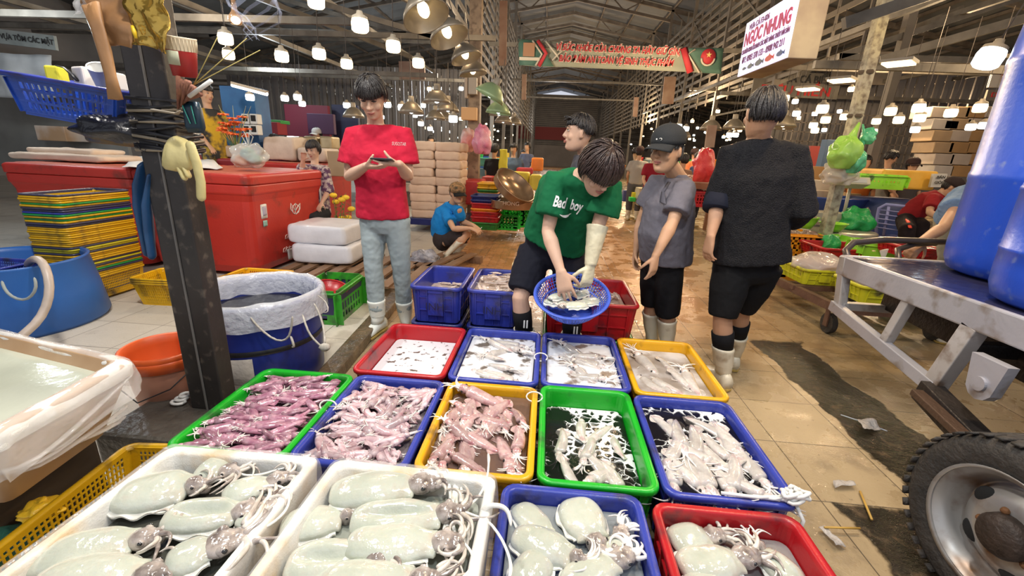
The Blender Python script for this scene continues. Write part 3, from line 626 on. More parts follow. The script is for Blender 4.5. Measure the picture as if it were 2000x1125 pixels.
# big foam tub of cloudy water on the left
tb=thing('foam_tub','large plastic-wrapped foam tub of cloudy water at the left edge','tub',(-1.7,.95,0))
TZ=.62
A=g2(-170,628,TZ);B=g2(256,700,TZ);Cc=g2(262,742,TZ);D=g2(-60,880,TZ)
fp3=[B,A,(D[0]-.55,D[1]-.05),D]
fp3=[(-1.335,1.205),(-2.10,1.36),(-2.2,.78),(-1.30,.78)]
TUBM=mat('stained_foam_tub',(.56,.40,.25),.5,0,(.36,.20,.09),3,.8,dirt=.4,dcol=(.35,.18,.08),dscale=4)
_,ring3=open_box(tb,fp3,.36,TZ,.045,TUBM,inset=.12,floor_z=.5); film(tb,ring3,.36,TZ,.045,m=FILM2,drop=.12,seed=9)
mb=MB(); mb.loft([ring3(TZ-.045,-.004),ring3(TZ-.02,-.008),ring3(TZ+.003,.004),ring3(TZ+.004,.055),ring3(TZ-.03,.066)],False,False); mb.obj('rim',FOAM,tb,world=True,mods=[subsurf(2),displace(.02,.05)])
rz2=random.Random(6); B_,D_=Vector((*fp3[0],0)),Vector((*fp3[3],0))
for k in range(6):
    z=TZ-.05-.028*k; P3=[Vector((*q,0)) for q in (fp3[0],fp3[3],fp3[2])]; pts=[]
    for i in range(10):
        t_=i/9; q=P3[0].lerp(P3[1],t_*2) if t_<.5 else P3[1].lerp(P3[2],t_*2-1); inn=1-(.01+.22*(k/6)); c_=Vector((-1.73,1.03,0)); q=c_+(q-c_)*inn; q.z=z-.07*math.sin(t_*PI+k*.5)+rz2.uniform(-.012,.012); pts.append(q)
    mb=MB(); mb.tube(pts,.011,6,flat=.5); mb.obj('film_fold',FILM2,tb,world=True,mods=[subsurf(1)])
mb=MB(); mb.loft([[Vector(p)-Vector((0,0,.004)) for p in ring3(.582,.09)],ring3(.582,.09)]); mb.obj('cloudy_water',mat('cloudy_green_water',(.45,.48,.38),.08,0,(.53,.55,.47),2,.8,bump=.12,bscale=18,spec=.7),tb,world=True,smooth=False)
s=MB(); s.box((-1.80,1.02,.178),(.52,.36,.355)); tag(s.obj('crate',mat('dark_base',(.05,.035,.025),.6),smooth=False,mods=[bevel(.02)]),'dark brown crate under the large foam tub','crate')
# yellow long basket beside the foam box
yb=thing('basket','yellow slotted basket squeezed between the foam tub and foam box','basket',(-1.285,.87,.0),.10)
basket_parts(yb,.25,.72,.28,plastic('dull_yellow',(.62,.36,.01)),taper=.85,cell=.014)
# crumpled green and yellow bags
def crumple(name,label,cat,c,r,m,seed=0,amp=.35,squash=.6,group=None,parent=None,nu=28,nv=18,knot=0):
    mb=MB(); rings=[]
    for i in range(nv+1):
        t=PI*(i+.02)/(nv+.04); ring=[]
        for j in range(nu):
            a=2*PI*j/nu; d=Vector((math.sin(t)*math.cos(a),math.sin(t)*math.sin(a),-math.cos(t)))
            k=1+amp*noise.noise(d*2.3+Vector((seed,0,0)))+amp*.5*abs(noise.noise(d*6+Vector((0,seed,0))))
            ring.append(Vector((d.x*r*k,d.y*r*k,max(-squash*r*.9,d.z*r*k*squash))))
        rings.append(ring)
    mb.loft(rings)
    o=mb.obj(name,m,parent,mods=[subsurf(1)]) ; o.location=c
    if parent is None: tag(o,label,cat,group)
    return o
GBAG=mat('dark_green_bag',(.02,.10,.07),.3,0,(.05,.18,.13),9,.8,bump=.5,bscale=30)
crumple('plastic_bag','crumpled dark green plastic bag left of the slotted yellow basket','bag',(-1.50,.86,.16),.10,GBAG,3,.5,.5)
crumple('plastic_bag','torn yellow plastic scrap on the dark green bag','bag',(-1.45,.93,.25),.045,mat('yellow_film',(.80,.50,.03),.3,bump=.5),5,.8,.4)
# ---------------- people ----------------
def skinm(nm,c): return mat('skin_'+nm,c,.5,0,tuple(x*.86 for x in c),12,.8,bump=.08,bscale=150,sss=.08,spec=.35)
SK1=skinm('light',(.62,.40,.29)); SK2=skinm('tan',(.50,.28,.17)); SK3=skinm('warm',(.58,.34,.21))
HAIR=mat('black_hair',(.010,.009,.010),.38,0,(.03,.026,.026),60,.8,bump=.4,bscale=160); LIPS=mat('lips',(.42,.15,.12),.45); EYEW=mat('eye_white',(.75,.72,.68),.2)
BOOT=mat('cream_rubber_boot',(.70,.66,.54),.3,0,(.60,.54,.40),6,.8,dirt=.35,dcol=(.25,.17,.09),dscale=9,bump=.1); BOOTW=mat('white_rubber_boot',(.74,.77,.73),.25,0,(.66,.68,.62),6,.8,dirt=.15,dcol=(.35,.28,.15),dscale=9); SOLE=mat('boot_sole',(.50,.36,.10),.6)
def cloth(nm,c,f=.8,bs=11,rough=.85,bump=.9):
    if bs>50: bump=.22
    return mat('cloth_'+nm,c,rough,0,tuple(x*f for x in c),5,.9,bump=bump,bscale=bs,spec=.2)
def basis(fwd,up=(0,0,1)):
    f=unit(fwd); u=Vector(up); x=f.cross(u).normalized(); u=x.cross(f).normalized(); return Matrix((x,f,u)).transposed()  # x right-hand side of viewer of forward, y forward, z up
def ering(c,x,y,rx,ry,n=20,p=2.3):
    out=[]
    for j in range(n):
        a=2*PI*j/n; ca,sa=math.cos(a),math.sin(a); out.append(Vector(c)+x*rx*abs(ca)**(2/p)*(1 if ca>=0 else -1)+y*ry*abs(sa)**(2/p)*(1 if sa>=0 else -1))
    return out
def head_mesh(mb,c,R,s=1.0,ears=True):
    """head about .225 tall; c = centre of the skull/face, R basis (x,y fwd,z up)"""
    prof=[(-.118,.018,.052,.005),(-.112,.032,.070,-.005),(-.098,.044,.080,-.030),(-.078,.054,.083,-.055),(-.05,.063,.084,-.074),(-.02,.070,.083,-.088),(.01,.074,.083,-.096),(.04,.076,.083,-.100),(.07,.072,.074,-.097),(.095,.058,.056,-.083),(.112,.036,.028,-.056),(.118,.014,.0,-.030)]
    rings=[]
    for z,hw,yf,yb in prof:
        cy=(yf+yb)/2; ry=(yf-yb)/2; rings.append([c+R@(Vector((x_,y_,z))*s) for x_,y_ in [((hw*abs(math.cos(a))**.9*(1 if math.cos(a)>=0 else -1)),cy+ry*math.sin(a)) for a in [2*PI*j/20 for j in range(20)]]])
    mb.loft(rings)
    L=lambda *v:c+R@(Vector(v)*s)
    mb.tube([L(0,.080,.028),L(0,.092,.005),L(0,.103,-.018),L(0,.097,-.026)],[.007*s,.0095*s,.0125*s,.009*s],8,round_ends=True)
    for q in(-1,1):
        mb.ell(L(q*.012,.091,-.022),(.009*s,.009*s,.007*s),8,6,R)
        mb.ell(L(q*.036,.060,-.024),(.026*s,.0195*s,.026*s),12,8,R)
        mb.tube([L(q*.012,.083,.037),L(q*.034,.080,.040),L(q*.052,.066,.036)],[.007*s,.007*s,.005*s],6,round_ends=True)
        if ears:
            mb.ell(L(q*.078,-.012,-.002),(.009*s,.020*s,.032*s),8,8,R@Matrix.Rotation(q*-.35,3,'Z')); mb.ell(L(q*.070,-.002,-.020),(.008*s,.009*s,.014*s),8,6,R)
    mb.ell(L(0,.084,-.052),(.023*s,.010*s,.010*s),10,8,R); mb.ell(L(0,.072,-.090),(.022*s,.016*s,.018*s),10,8,R)
def face_parts(root,c,R,s,lipm=LIPS,eyes=True,brow=True,closed=False):
    L=lambda *v:c+R@(Vector(v)*s)
    if eyes:
        for q in(-1,1):
            e=MB(); e.ell(L(q*.031,.0775,.018),(.0125*s,.0075*s,.0045*s if closed else .006*s),10,8,R); eo=e.obj('eye',EYEW if not closed else EYE,root,world=True)
            if not closed: MB().ell(L(q*.031,.0835,.017),(.0055*s,.0025*s,.0052*s),8,6,R).obj('iris',EYE,eo,world=True)
            lid=MB(); lid.tube([L(q*.016,.082,.020),L(q*.031,.087,.0255),L(q*.047,.079,.021)],[.002*s,.0028*s,.002*s],6); lid.obj('eyelid',HAIR,root,world=True)
            if brow: b=MB(); b.tube([L(q*.013,.0905,.040),L(q*.032,.0885,.046),L(q*.053,.072,.040)],[.003*s,.0042*s,.002*s],6,flat=.6); b.obj('eyebrow',HAIR,root,world=True)
    m=MB(); m.tube([L(-.024,.083,-.052),L(-.010,.0945,-.049),L(0,.0955,-.0505),L(.010,.0945,-.049),L(.024,.083,-.052)],[.002*s,.0045*s,.0048*s,.0045*s,.002*s],6); m.tube([L(-.020,.084,-.057),L(0,.0955,-.060),L(.020,.084,-.057)],[.002*s,.0058*s,.002*s],6); m.obj('lips',lipm,root,world=True)
def hair(root,c,R,s,style='short',seed=1,name='hair',fringe=.055,nape=-.07,side=-.01,vol=1.0,bald=False,m=None):
    rd=random.Random(seed); mb=MB(); L=lambda v:c+R@(Vector(v)*s)
    def sph(th,az,k): # th from crown 0..PI, az 0 = front
        x=math.sin(th)*math.sin(az)*.081; y=math.sin(th)*math.cos(az)*.096-.008; z=math.cos(th)*.104+.018; return Vector((x,y,z))*k
    def lim(az):  # how far down the hair reaches (height of hairline)
        f=math.cos(az)
        if f>.35: return fringe
        if f>-.3: return side
        return nape
    for rk,kk in((0,1.0),):
        rings=[]
        for i in range(9):
            ring=[]
            for j in range(26):
                az=2*PI*j/26; zl=lim(az); cz=max(-1,min(1,(zl-.018)/.104)); tm=math.acos(cz); th=.03+tm*i/8; p=sph(th,az,1.04*vol+.03*noise.noise(Vector((az*2,th*3,seed)))); ring.append(L(p))
            rings.append(ring)
        mb.loft(rings,True,False)
        rings2=[[c+(p-c)*.93 for p in r] for r in rings][::-1]; mb.loft(rings2,False,True)
    for i in range(300):
        az=rd.uniform(-PI,PI); zl=lim(az)+rd.uniform(-.012,.008); cz=max(-1,min(1,(zl-.018)/.104)); tm=math.acos(cz); t0=rd.uniform(.05,tm*.7); sw=rd.uniform(-.25,.25); k=6; lift=rd.uniform(1.04,1.10)*vol
        pts=[L(sph(t0+(tm-t0)*q/k,az+sw*q/k,lift+.015*math.sin(PI*q/k))) for q in range(k+1)]
        r=rd.uniform(.0035,.0065)*s; mb.tube(pts,[r*.5,r,r,r,r*.9,r*.6,r*.15],6,flat=.6)
    return mb.obj(name,m or HAIR,root,world=True)
def cap(root,c,R,s,m,brimm=None,badge=None,tip=0,z0=.035):
    L=lambda v:c+R@(Vector(v)*s); mb=MB(); rings=[]
    for i in range(9):
        th=.04+(PI/2-.04)*i/8; k=math.sin(th); rings.append([L((.088*k*math.sin(a),.103*k*math.cos(a)-.008,z0+.088*math.cos(th)**.85)) for a in [2*PI*j/28 for j in range(28)]])
    mb.loft(rings,True,False); low=[L((.088*math.sin(a),.103*math.cos(a)-.008,z0-.022)) for a in [2*PI*j/28 for j in range(28)]]; low2=[L((.083*math.sin(a),.098*math.cos(a)-.008,z0-.022)) for a in [2*PI*j/28 for j in range(28)]]; mb.loft([rings[-1],low,low2,[c+(p-c)*.95 for p in rings[-1]]],False,False)
    mb.ell(L((0,-.008,z0+.089)),(.008*s,.008*s,.004*s),8,4)
    cp=mb.obj('cap',m,root,world=True)
    b=MB(); n=12; top=[];bot=[]
    rows=[]
    for k in range(6):
        t=k/5; rows.append([L((math.sin(a)*(.082+.004*t),math.cos(a)*.098-.008+.072*t*math.cos(a)**.5,z0-.012-.022*t**1.4-.020*abs(math.sin(a))**2.2*(.5+t))) for a in [(-.5+j/n)*2.3 for j in range(n+1)]])
    vs=[p for r in rows for p in r]; w_=n+1; fs=[(i*w_+j,i*w_+j+1,(i+1)*w_+j+1,(i+1)*w_+j) for i in range(5) for j in range(n)]
    b.add(vs,fs); b.obj('brim',brimm or m,cp,world=True,mods=[lambda o:setattr(o.modifiers.new('solid','SOLIDIFY'),'thickness',.004*s)])
    if badge: badge(cp,L,R,s)
    return cp
def hand(mb,wr,d,nrm,side,s=1.0,curl=(.25,.3,.35,.4),spread=.10,thumb=.7,tcurl=.3,only_pts=False):
    """d: direction of the fingers, nrm: out of the palm, side: +1/-1 side of thumb along d x nrm"""
    d=unit(d); nrm=unit(Vector(nrm)-d*Vector(nrm).dot(d)); sd=d.cross(nrm)*side
    w0=Vector(wr)
    mb.loft([ering(w0+d*t*s,sd,nrm,rx*s,ry*s,14,2.4) for t,rx,ry in((-.01,.026,.020),(.015,.030,.020),(.045,.038,.0175),(.078,.041,.0155),(.095,.038,.011))])
    lens=(.070,.078,.073,.058)
    for i in range(4):
        off=(.030-.0205*i); base=w0+(d*.082+sd*off)*s; cu=curl[i] if isinstance(curl,(tuple,list)) else curl; dd=(d+sd*(1.2-i*.9)*spread).normalized()
        pts=[base-dd*.02*s,base]; an=0; p=base
        for q,fr in enumerate((.42,.32,.26)):
            an+=cu*(.7 if q==0 else 1.0); dv=dd*math.cos(an)+nrm*math.sin(an); p=p+dv*lens[i]*fr*s; pts.append(p)
        mb.tube(pts,[.0095*s,.0092*s,.0085*s,.0078*s,.0066*s],9,round_ends=True)
    tb=w0+(d*.022+sd*.022+nrm*.004)*s; t1=(d*.55+sd*thumb+nrm*.35).normalized(); p1=tb+t1*.038*s; t2=(t1+d*.35+nrm*tcurl-sd*.2).normalized(); p2=p1+t2*.030*s; t3=(t2+d*.15+nrm*tcurl*.8-sd*.2).normalized(); p3=p2+t3*.024*s
    mb.tube([tb-t1*.012*s,tb,p1,p2,p3],[.014*s,.0145*s,.0115*s,.0098*s,.0078*s],9,round_ends=True)
def arm(mb,S,E,W,s=1.0,r=(.046,.040,.036,.042,.035,.024)):
    S,E,W=Vector(S),Vector(E),Vector(W)
    mb.tube([S,S.lerp(E,.35),S.lerp(E,.8),E,E.lerp(W,.25),E.lerp(W,.7),W],[r[0]*s,r[0]*.95*s,r[1]*s,r[2]*s,r[3]*s,(r[4]-.004)*s,r[5]*s],14,round_ends=True)
def leg(mb,H,K,A,s=1.0):
    H,K,A=Vector(H),Vector(K),Vector(A)
    mb.tube([H,H.lerp(K,.3),H.lerp(K,.75),K,K.lerp(A,.25),K.lerp(A,.6),A],[.082*s,.078*s,.058*s,.052*s,.056*s,.045*s,.036*s],14,round_ends=True)
def boot(root,top,A,toe,m,sole=SOLE,s=1.0,r0=.062,name='boot'):
    """rubber boot: shaft from top to ankle A, foot towards toe direction"""
    top,A=Vector(top),Vector(A); t=Vector((toe[0],toe[1],toe[2] if len(toe)>2 else 0)).normalized(); z0=A.z-.085*s; mb=MB(); x=t.cross(Vector((0,0,1))).normalized(); upv=x.cross(t)
    dn=(A-top).normalized()
    def ring(c,rx,ry): return ering(c,x,(t-dn*t.dot(dn)).normalized(),rx,ry,18,2)
    g=[ring(top,r0*s,r0*1.03*s),ring(top+dn*.012,r0*1.06*s,r0*1.08*s),ring(top+dn*.03,r0*.98*s,r0*1.0*s),ring(top.lerp(A,.45),r0*.95*s,r0*.98*s),ring(top.lerp(A,.85),r0*.74*s,r0*.86*s),ring(A+t*.01,r0*.70*s,r0*.95*s)]
    inn=[top+(p-top)*.9 for p in g[0]]; low=[p+dn*.12 for p in inn]
    mb.loft([low,inn]+g,False,True)
    h=A-upv*.085*s
    f=[]
    for u,w,hh in((-.075,.030,.085),(-.045,.036,.10),(0,.038,.10),(.05,.040,.078),(.10,.046,.058),(.15,.048,.048),(.185,.040,.038),(.205,.022,.022)):
        c=h+t*u*s+upv*(hh*.5+.008)*s; f.append([c+x*w*s*abs(math.cos(a))**.8*(1 if math.cos(a)>=0 else -1)+upv*hh*.5*s*math.sin(a) for a in [2*PI*j/16 for j in range(16)]])
    mb.loft(f); b=mb.obj(name,m,root,world=True)
    sm=MB(); out=[]
    for z_,k in((.0,1.0),(.014,1.04)): out.append([h+t*(u*s*k)+x*(w*s*k)+upv*z_*s for u,w in [(-.082,0),(-.07,.028),(-.03,.036),(.03,.036),(.10,.047),(.15,.049),(.19,.038),(.208,0),(.19,-.038),(.15,-.049),(.10,-.047),(.03,-.036),(-.03,-.036),(-.07,-.028)]])
    sm.loft(out); sm.obj('sole',sole,b,world=True,smooth=False); return b
def limb_cloth(mb,pts,rs,n=18): mb.tube(pts,rs,n,round_ends=False)
def torso(mb,secs,n=24,p=2.4): mb.loft([ering(c,x,y,rx,ry,n,p) for c,x,y,rx,ry in secs])
def person(label,joints,skin,loc=None,vox=.0055,group=None,hs=1.0,bs=1.0,facedir=(0,-1,0),headup=(0,0,1),arms=True,legs=True,head=True,hands=None,chestw=.15,face=True,closed=False,eyes=True,ears=True):
    """joints: dict of world points: pel, chest, neck, head, sl el wl, sr er wr, hl kl al, hr kr ar (l = image left)"""
    j={k:Vector(v) for k,v in joints.items()}
    t=thing('person',label,'person',loc or (j['pel'].x,j['pel'].y,0),0,group)
    mb=MB(); acr=(j['sr']-j['sl']).normalized(); up=(j['neck']-j['pel']).normalized(); fr=up.cross(acr).normalized(); ac2=fr.cross(up).normalized()
    P0,Cc,Nk=j['pel'],j['pel'].lerp(j['neck'],.7),j['neck']
    torso(mb,[(P0-up*.06,ac2,fr,.11*bs,.085*bs),(P0,ac2,fr,.145*bs,.10*bs),(P0.lerp(Nk,.3),ac2,fr,.115*bs,.075*bs),(Cc,ac2,fr,chestw*.9*bs,.080*bs),(P0.lerp(Nk,.9),ac2,fr,chestw*.8*bs,.065*bs),(Nk,ac2,fr,.06*bs,.055*bs)])
    if head:
        R=basis(facedir,headup); hc=j['head']; nb=hc+R@(Vector((0,-.018,-.05))*hs); mb.tube([Nk-(nb-Nk)*.3,Nk,Nk.lerp(nb,.5),nb],[.060*hs,.053*hs,.050*hs,.046*hs],14,round_ends=True); head_mesh(mb,hc,R,hs,ears)
    if arms:
        for q in'lr':
            if 's'+q in j and 'e'+q in j: mb.tube([Nk.lerp(j['s'+q],.45)-up*.05,j['s'+q]-up*.02],[.040*bs,.042*bs],12,round_ends=True); arm(mb,j['s'+q],j['e'+q],j['w'+q],bs)
    for h in (hands or []): hand(mb,**h)
    if legs:
        for q in'lr': leg(mb,j['h'+q],j['k'+q],j['a'+q],bs)
    b=mb.obj('body',skin,t,world=True,mods=[remesh(vox,5)])
    if head and face: face_parts(t,j['head'],R,hs,closed=closed,eyes=eyes)
    return t,j,(R if head else None)
def shirt(t,j,m,hem,name='shirt',wid=(.185,.17,.20,.19),dep=(.12,.115,.125,.10),sleeve=None,sl_r=(.072,.075),neckr=.075,vox=.009,amp=.012,size=.09,hemdrop=0,bs=1.0,collar=None,bend=None,flare=1.0,sleeves='lr',neck_off=.0):
    mb=MB(); acr=(j['sr']-j['sl']).normalized(); H=Vector(hem); Nk=j['neck']; up=(Nk-H).normalized(); fr=up.cross(acr).normalized(); ac=fr.cross(up).normalized(); mid=lambda u:(H.lerp(Nk,u)+(Vector(bend)*math.sin(PI*u) if bend else Vector()))
    secs=[(mid(0),ac,fr,wid[0]*bs*flare,dep[0]*bs),(mid(.03),ac,fr,wid[0]*bs*flare,dep[0]*bs),(mid(.35),ac,fr,wid[1]*bs,dep[1]*bs),(mid(.7),ac,fr,wid[2]*bs,dep[2]*bs),(mid(.80),ac,fr,wid[3]*.98*bs,dep[3]*bs),(mid(.915),ac,fr,wid[3]*.72*bs,dep[3]*.86*bs),(mid(.985),ac,fr,neckr*1.25*bs,neckr*1.1*bs),(mid(1.0+neck_off),ac,fr,neckr*bs,neckr*.95*bs)]
    torso(mb,secs)
    for q in sleeves:
        S,E,W=j['s'+q],j['e'+q],j['w'+q]; ln=sleeve[q] if isinstance(sleeve,dict) else (sleeve or .7)
        if ln<=1: end=S.lerp(E,ln); pts=[Nk.lerp(S,.45)-up*.022,S-up*.006,S.lerp(end,.5),end]; rr_=[.052*bs,sl_r[0]*bs,(sl_r[0]+sl_r[1])/2*bs,sl_r[1]*bs]
        else: end=E.lerp(W,ln-1); pts=[Nk.lerp(S,.45)-up*.022,S-up*.006,S.lerp(E,.5),E,end]; rr_=[.052*bs,sl_r[0]*bs,sl_r[0]*.95*bs,sl_r[1]*bs,sl_r[1]*.92*bs]
        mb.tube(pts,rr_,18)
    mods=[remesh(vox,4)]
    if amp: mods+=[displace(amp,size),displace(amp*.5,size*.35)]
    o=mb.obj(name,m,t,world=True,mods=mods)
    if collar:
        c=MB(); ax=(j['head']-Nk).normalized(); x=ac; y=fr
        for k,(r0,h0,h1) in enumerate(((neckr*.80,-.01,.03),)):
            base=Nk+ax*h0; rings=[ering(base,x,y,r0*1.15,r0*1.15,24,2),ering(base+ax*.035,x,y,r0*1.0,r0*1.0,24,2),ering(base+ax*.036,x,y,r0*1.06,r0*1.06,24,2),ering(base-ax*.012,x,y,r0*1.42,r0*1.42,24,2)]; c.loft(rings,False,False)
        c.obj('collar',collar,o,world=True,mods=[subsurf(1)])
    return o
def trousers(t,j,m,name='trousers',end=1.0,endr=.075,top=None,r0=.10,kr=.08,vox=.009,amp=.014,size=.08,ends=None,waist=(.165,.115)):
    mb=MB(); T=Vector(top) if top is not None else j['pel']+Vector((0,0,.06)); acr=(j['hr']-j['hl']).normalized(); 
    hm=(j['hl']+j['hr'])/2; up=(T-hm).normalized() if (T-hm).length>.03 else Vector((0,0,1)); fr=up.cross(acr).normalized(); ac=fr.cross(up).normalized()
    torso(mb,[(T,ac,fr,waist[0],waist[1]),(T.lerp(hm,.5),ac,fr,waist[0]*1.06,waist[1]*1.06),(hm-up*.03,ac,fr,waist[0]*1.02,waist[1]*1.0),(hm-up*.08,ac,fr,waist[0]*.8,waist[1]*.8)])
    for q in'lr':
        e=(ends or {}).get(q,end); H,K,A=j['h'+q],j['k'+q],j['a'+q]
        if e<=1: E=H.lerp(K,e); mb.tube([H+up*.02,H.lerp(E,.5),E],[r0,(r0+endr)/2+.008,endr],18)
        else: E=K.lerp(A,e-1); mb.tube([H+up*.02,H.lerp(K,.5),K,K.lerp(E,.5),E],[r0,(r0+kr)/2+.004,kr,(kr+endr)/2,endr],18)
    mods=[remesh(vox,4)]
    if amp: mods+=[displace(amp,size),displace(amp*.5,size*.4)]
    return mb.obj(name,m,t,world=True,mods=mods)
def JJ(**k): return {n:P(*v) for n,v in k.items()}
def wrap_to(target,off=.003):
    def f(o):
        m=o.modifiers.new('wrap','SHRINKWRAP'); m.target=target; m.wrap_method='PROJECT'; m.use_project_y=True; m.use_negative_direction=False; m.use_positive_direction=True; m.project_limit=.45; m.cull_face='BACK' if 0 else 'OFF'; m.wrap_mode='ABOVE_SURFACE'; m.offset=off
    return f
WHT=mat('print_white',(.80,.80,.78),.7)
# --- man in red T-shirt with phone ---
j=JJ(head=(726,190,2.82),neck=(734,243,2.92),sl=(692,262,2.94),sr=(788,262,2.94),el=(682,345,2.92),er=(797,345,2.92),wl=(716,324,2.70),wr=(780,320,2.70),pel=(750,410,2.96),hl=(730,432,2.96),hr=(775,432,2.96),kl=(729,512,2.93),kr=(783,512,2.96),al=(738,628,2.93),ar=(792,628,3.06))
hd=[dict(wr=j['wl'],d=(.90,-.30,-.02),nrm=(.1,.1,.95),side=1,curl=(.12,.2,.25,.3),thumb=.35,tcurl=.7),dict(wr=j['wr'],d=(-.90,-.30,0),nrm=(-.1,.1,.95),side=-1,curl=(.12,.2,.25,.3),thumb=.35,tcurl=.7)]
t,j,R=person('young man in a red T-shirt and light jeans looking down at his phone',j,SK1,hands=hd,facedir=(.10,-.80,-.58),closed=True,vox=.005)
hair(t,j['head'],R,1.0,seed=2,fringe=.035,side=.0,nape=-.06,vol=1.05)
RS=cloth('red',(.50,.015,.045),.85)
sh=shirt(t,j,RS,P(748,424,2.95),wid=(.185,.165,.20,.185),dep=(.12,.115,.125,.10),sleeve=.70,sl_r=(.07,.085),amp=.014)
text('SUGOSTAR','shirt_print',WHT,P(760,280,2.68),frame((1,0,.0),(0,0,1)),.03,sh,fit=.085,ext=.0006)
wrap_to(sh,.002)(sh.children[-1])
JEAN=cloth('light_denim',(.36,.43,.45),.72,300)
trousers(t,j,JEAN,'jeans',end=1.80,endr=.058,kr=.066,r0=.094,waist=(.15,.11),amp=.012,size=.06)
for q,d in(('l',(-.25,-1,0)),('r',(.25,-1,0))): boot(t,j['k'+q].lerp(j['a'+q],.62),j['a'+q]+Vector((0,.01,0)),d,BOOTW,s=1.0)
ph=thing('smartphone','dark smartphone held level in both hands of the man in red','phone',P(748,313,2.645),.0)
MB().box((0,0,0),(.135,.070,.009),R=Matrix.Rotation(-.25,3,'X')).obj('body',mat('phone_black',(.02,.02,.025),.25),ph,smooth=False,mods=[bevel(.003)])
MB().box((0,.0015,.0052),(.122,.062,.001),R=Matrix.Rotation(-.25,3,'X')).obj('screen',mat('phone_screen',(.10,.12,.16),.08,emis=.15),ph,smooth=False)
# --- man in green T-shirt bending over ---
j=JJ(head=(1171,332,2.34),neck=(1142,346,2.46),sl=(1090,352,2.50),sr=(1190,372,2.46),el=(1070,452,2.44),wl=(1096,532,2.30),er=(1166,448,2.44),wr=(1153,518,2.38),pel=(1073,470,2.72),hl=(1046,492,2.74),hr=(1108,494,2.74),kl=(1016,582,2.58),kr=(1118,600,2.60),al=(1030,650,2.62),ar=(1118,655,2.64))
j['al'].z=.10; j['ar'].z=.10
hd=[dict(wr=j['wl'],d=(.30,-.22,-.93),nrm=(.15,.95,-.25),side=1,curl=(.3,.28,.3,.35),spread=.16,s=1.1)]
t,j,R=person('man in a green T-shirt bending over to sort squid in a colander',j,SK1,hands=hd,facedir=(.30,-.62,-.74),headup=(.2,-.5,.6),hs=1.06,vox=.0048,eyes=False,chestw=.14)
hair(t,j['head'],R,1.10,seed=5,fringe=.01,side=-.03,nape=-.07,vol=1.10,m=mat('brown_black_hair',(.018,.010,.009),.35,0,(.06,.035,.03),60,.8,bump=.4,bscale=160))
GS=cloth('green',(.006,.12,.045),.8)
sh=shirt(t,j,GS,P(1082,470,2.68),wid=(.20,.205,.215,.18),dep=(.13,.14,.135,.11),sleeve={'l':.70,'r':.62},sl_r=(.085,.098),amp=.018,size=.10,bend=(0,.05,.03))
tx=text('Bad  boy','shirt_print',WHT,P(1114,411,2.15),frame((1,-.12,-.20),(.1,.42,.9)),.085,sh,fit=.165,ext=.0006,font_off=.0022)
wrap_to(sh,.003)(tx)
c0=P(1108,431,2.15); K=10
mb=MB().add([c0+Vector((-.035+.07*i/K,0,.004*math.cos(PI*(i/K-.5))*0-.012*math.sin(PI*i/K)+q*(.0065*math.sin(PI*i/K)))) for q in(-1,1) for i in range(K+1)],[(i,i+1,K+2+i,K+1+i) for i in range(K)]); o=mb.obj('shirt_smile_print',WHT,sh,world=True); wrap_to(sh,.003)(o)
trousers(t,j,cloth('black_shorts',(.012,.013,.022),.8),'shorts',end=.86,endr=.098,r0=.105,waist=(.155,.12),amp=.012)
SOCK=cloth('black_sock',(.008,.008,.010),.8,200)
for q in'lr':
    mb=MB(); K,A=j['k'+q],j['a'+q]; mb.tube([K.lerp(A,.22),K.lerp(A,.45),K.lerp(A,.8)],[.062,.060,.046],16); so=mb.obj('sock',SOCK,t,world=True)
    for k in range(2):
        s=MB(); p=K.lerp(A,.42)+Vector((.012+.018*k,-.062,0)); s.box(p,(.009,.008,.05)); s.obj('sock_stripe',WHT,so,world=True,smooth=False)
    boot(t,K.lerp(A,.58),A,(0,-1,0) if q=='l' else (.15,-1,0),BOOT,s=.98,r0=.068)
# glove on his other arm
GLV=mat('cream_rubber_glove',(.66,.62,.45),.35,0,(.55,.50,.35),8,.8,bump=.3,bscale=40)
mb=MB(); E_,W_=j['er'],j['wr']; mb.tube([E_.lerp(W_,-.10),E_.lerp(W_,.1),E_.lerp(W_,.5),W_],[.062,.055,.046,.034],16)
hand(mb,W_,(-.12,-.22,-.95),(-.6,.7,0),-1,1.12,curl=(.7,.75,.8,.8),spread=.08,thumb=.8)
mb.obj('glove',GLV,t,world=True,mods=[remesh(.005,3),displace(.004,.03)])
# colander held in his hands
bc=thing('colander','blue plastic colander of cuttlefish held by the man in green','colander',P(1117,575,2.33),0,rot=(.36,-.03,0))
CB=plastic('colander_blue',(.06,.12,.60),dirt=.1)
mb=MB(); NR,NC=9,64; prof=[(.115,-.115),(.135,-.10),(.150,-.083),(.163,-.066),(.174,-.05),(.184,-.034),(.192,-.018),(.198,-.004)]
for r,z in prof[::1]: mb.tube([(r*math.cos(a),r*math.sin(a),z) for a in [2*PI*k/48 for k in range(49)]],.0022,5,caps=False)
for k in range(NC):
    a=2*PI*k/NC; mb.tube([(r*math.cos(a),r*math.sin(a),z) for r,z in prof],.0030,4)
mb.obj('mesh_wall',CB,bc)
MB().lathe((0,0,0),[(.001,-.118),(.118,-.118),(.122,-.113),(.001,-.113)],40).obj('base',CB,bc)
MB().lathe((0,0,0),[(.196,-.010),(.210,-.008),(.215,0),(.210,.004),(.197,.003),(.196,-.010)],56).obj('rim',CB,bc)
MB().lathe((0,0,0),[(.158,-.072),(.163,-.066),(.159,-.060),(.158,-.072)],48).obj('band',CB,bc)
z0=P(1117,575,2.33)
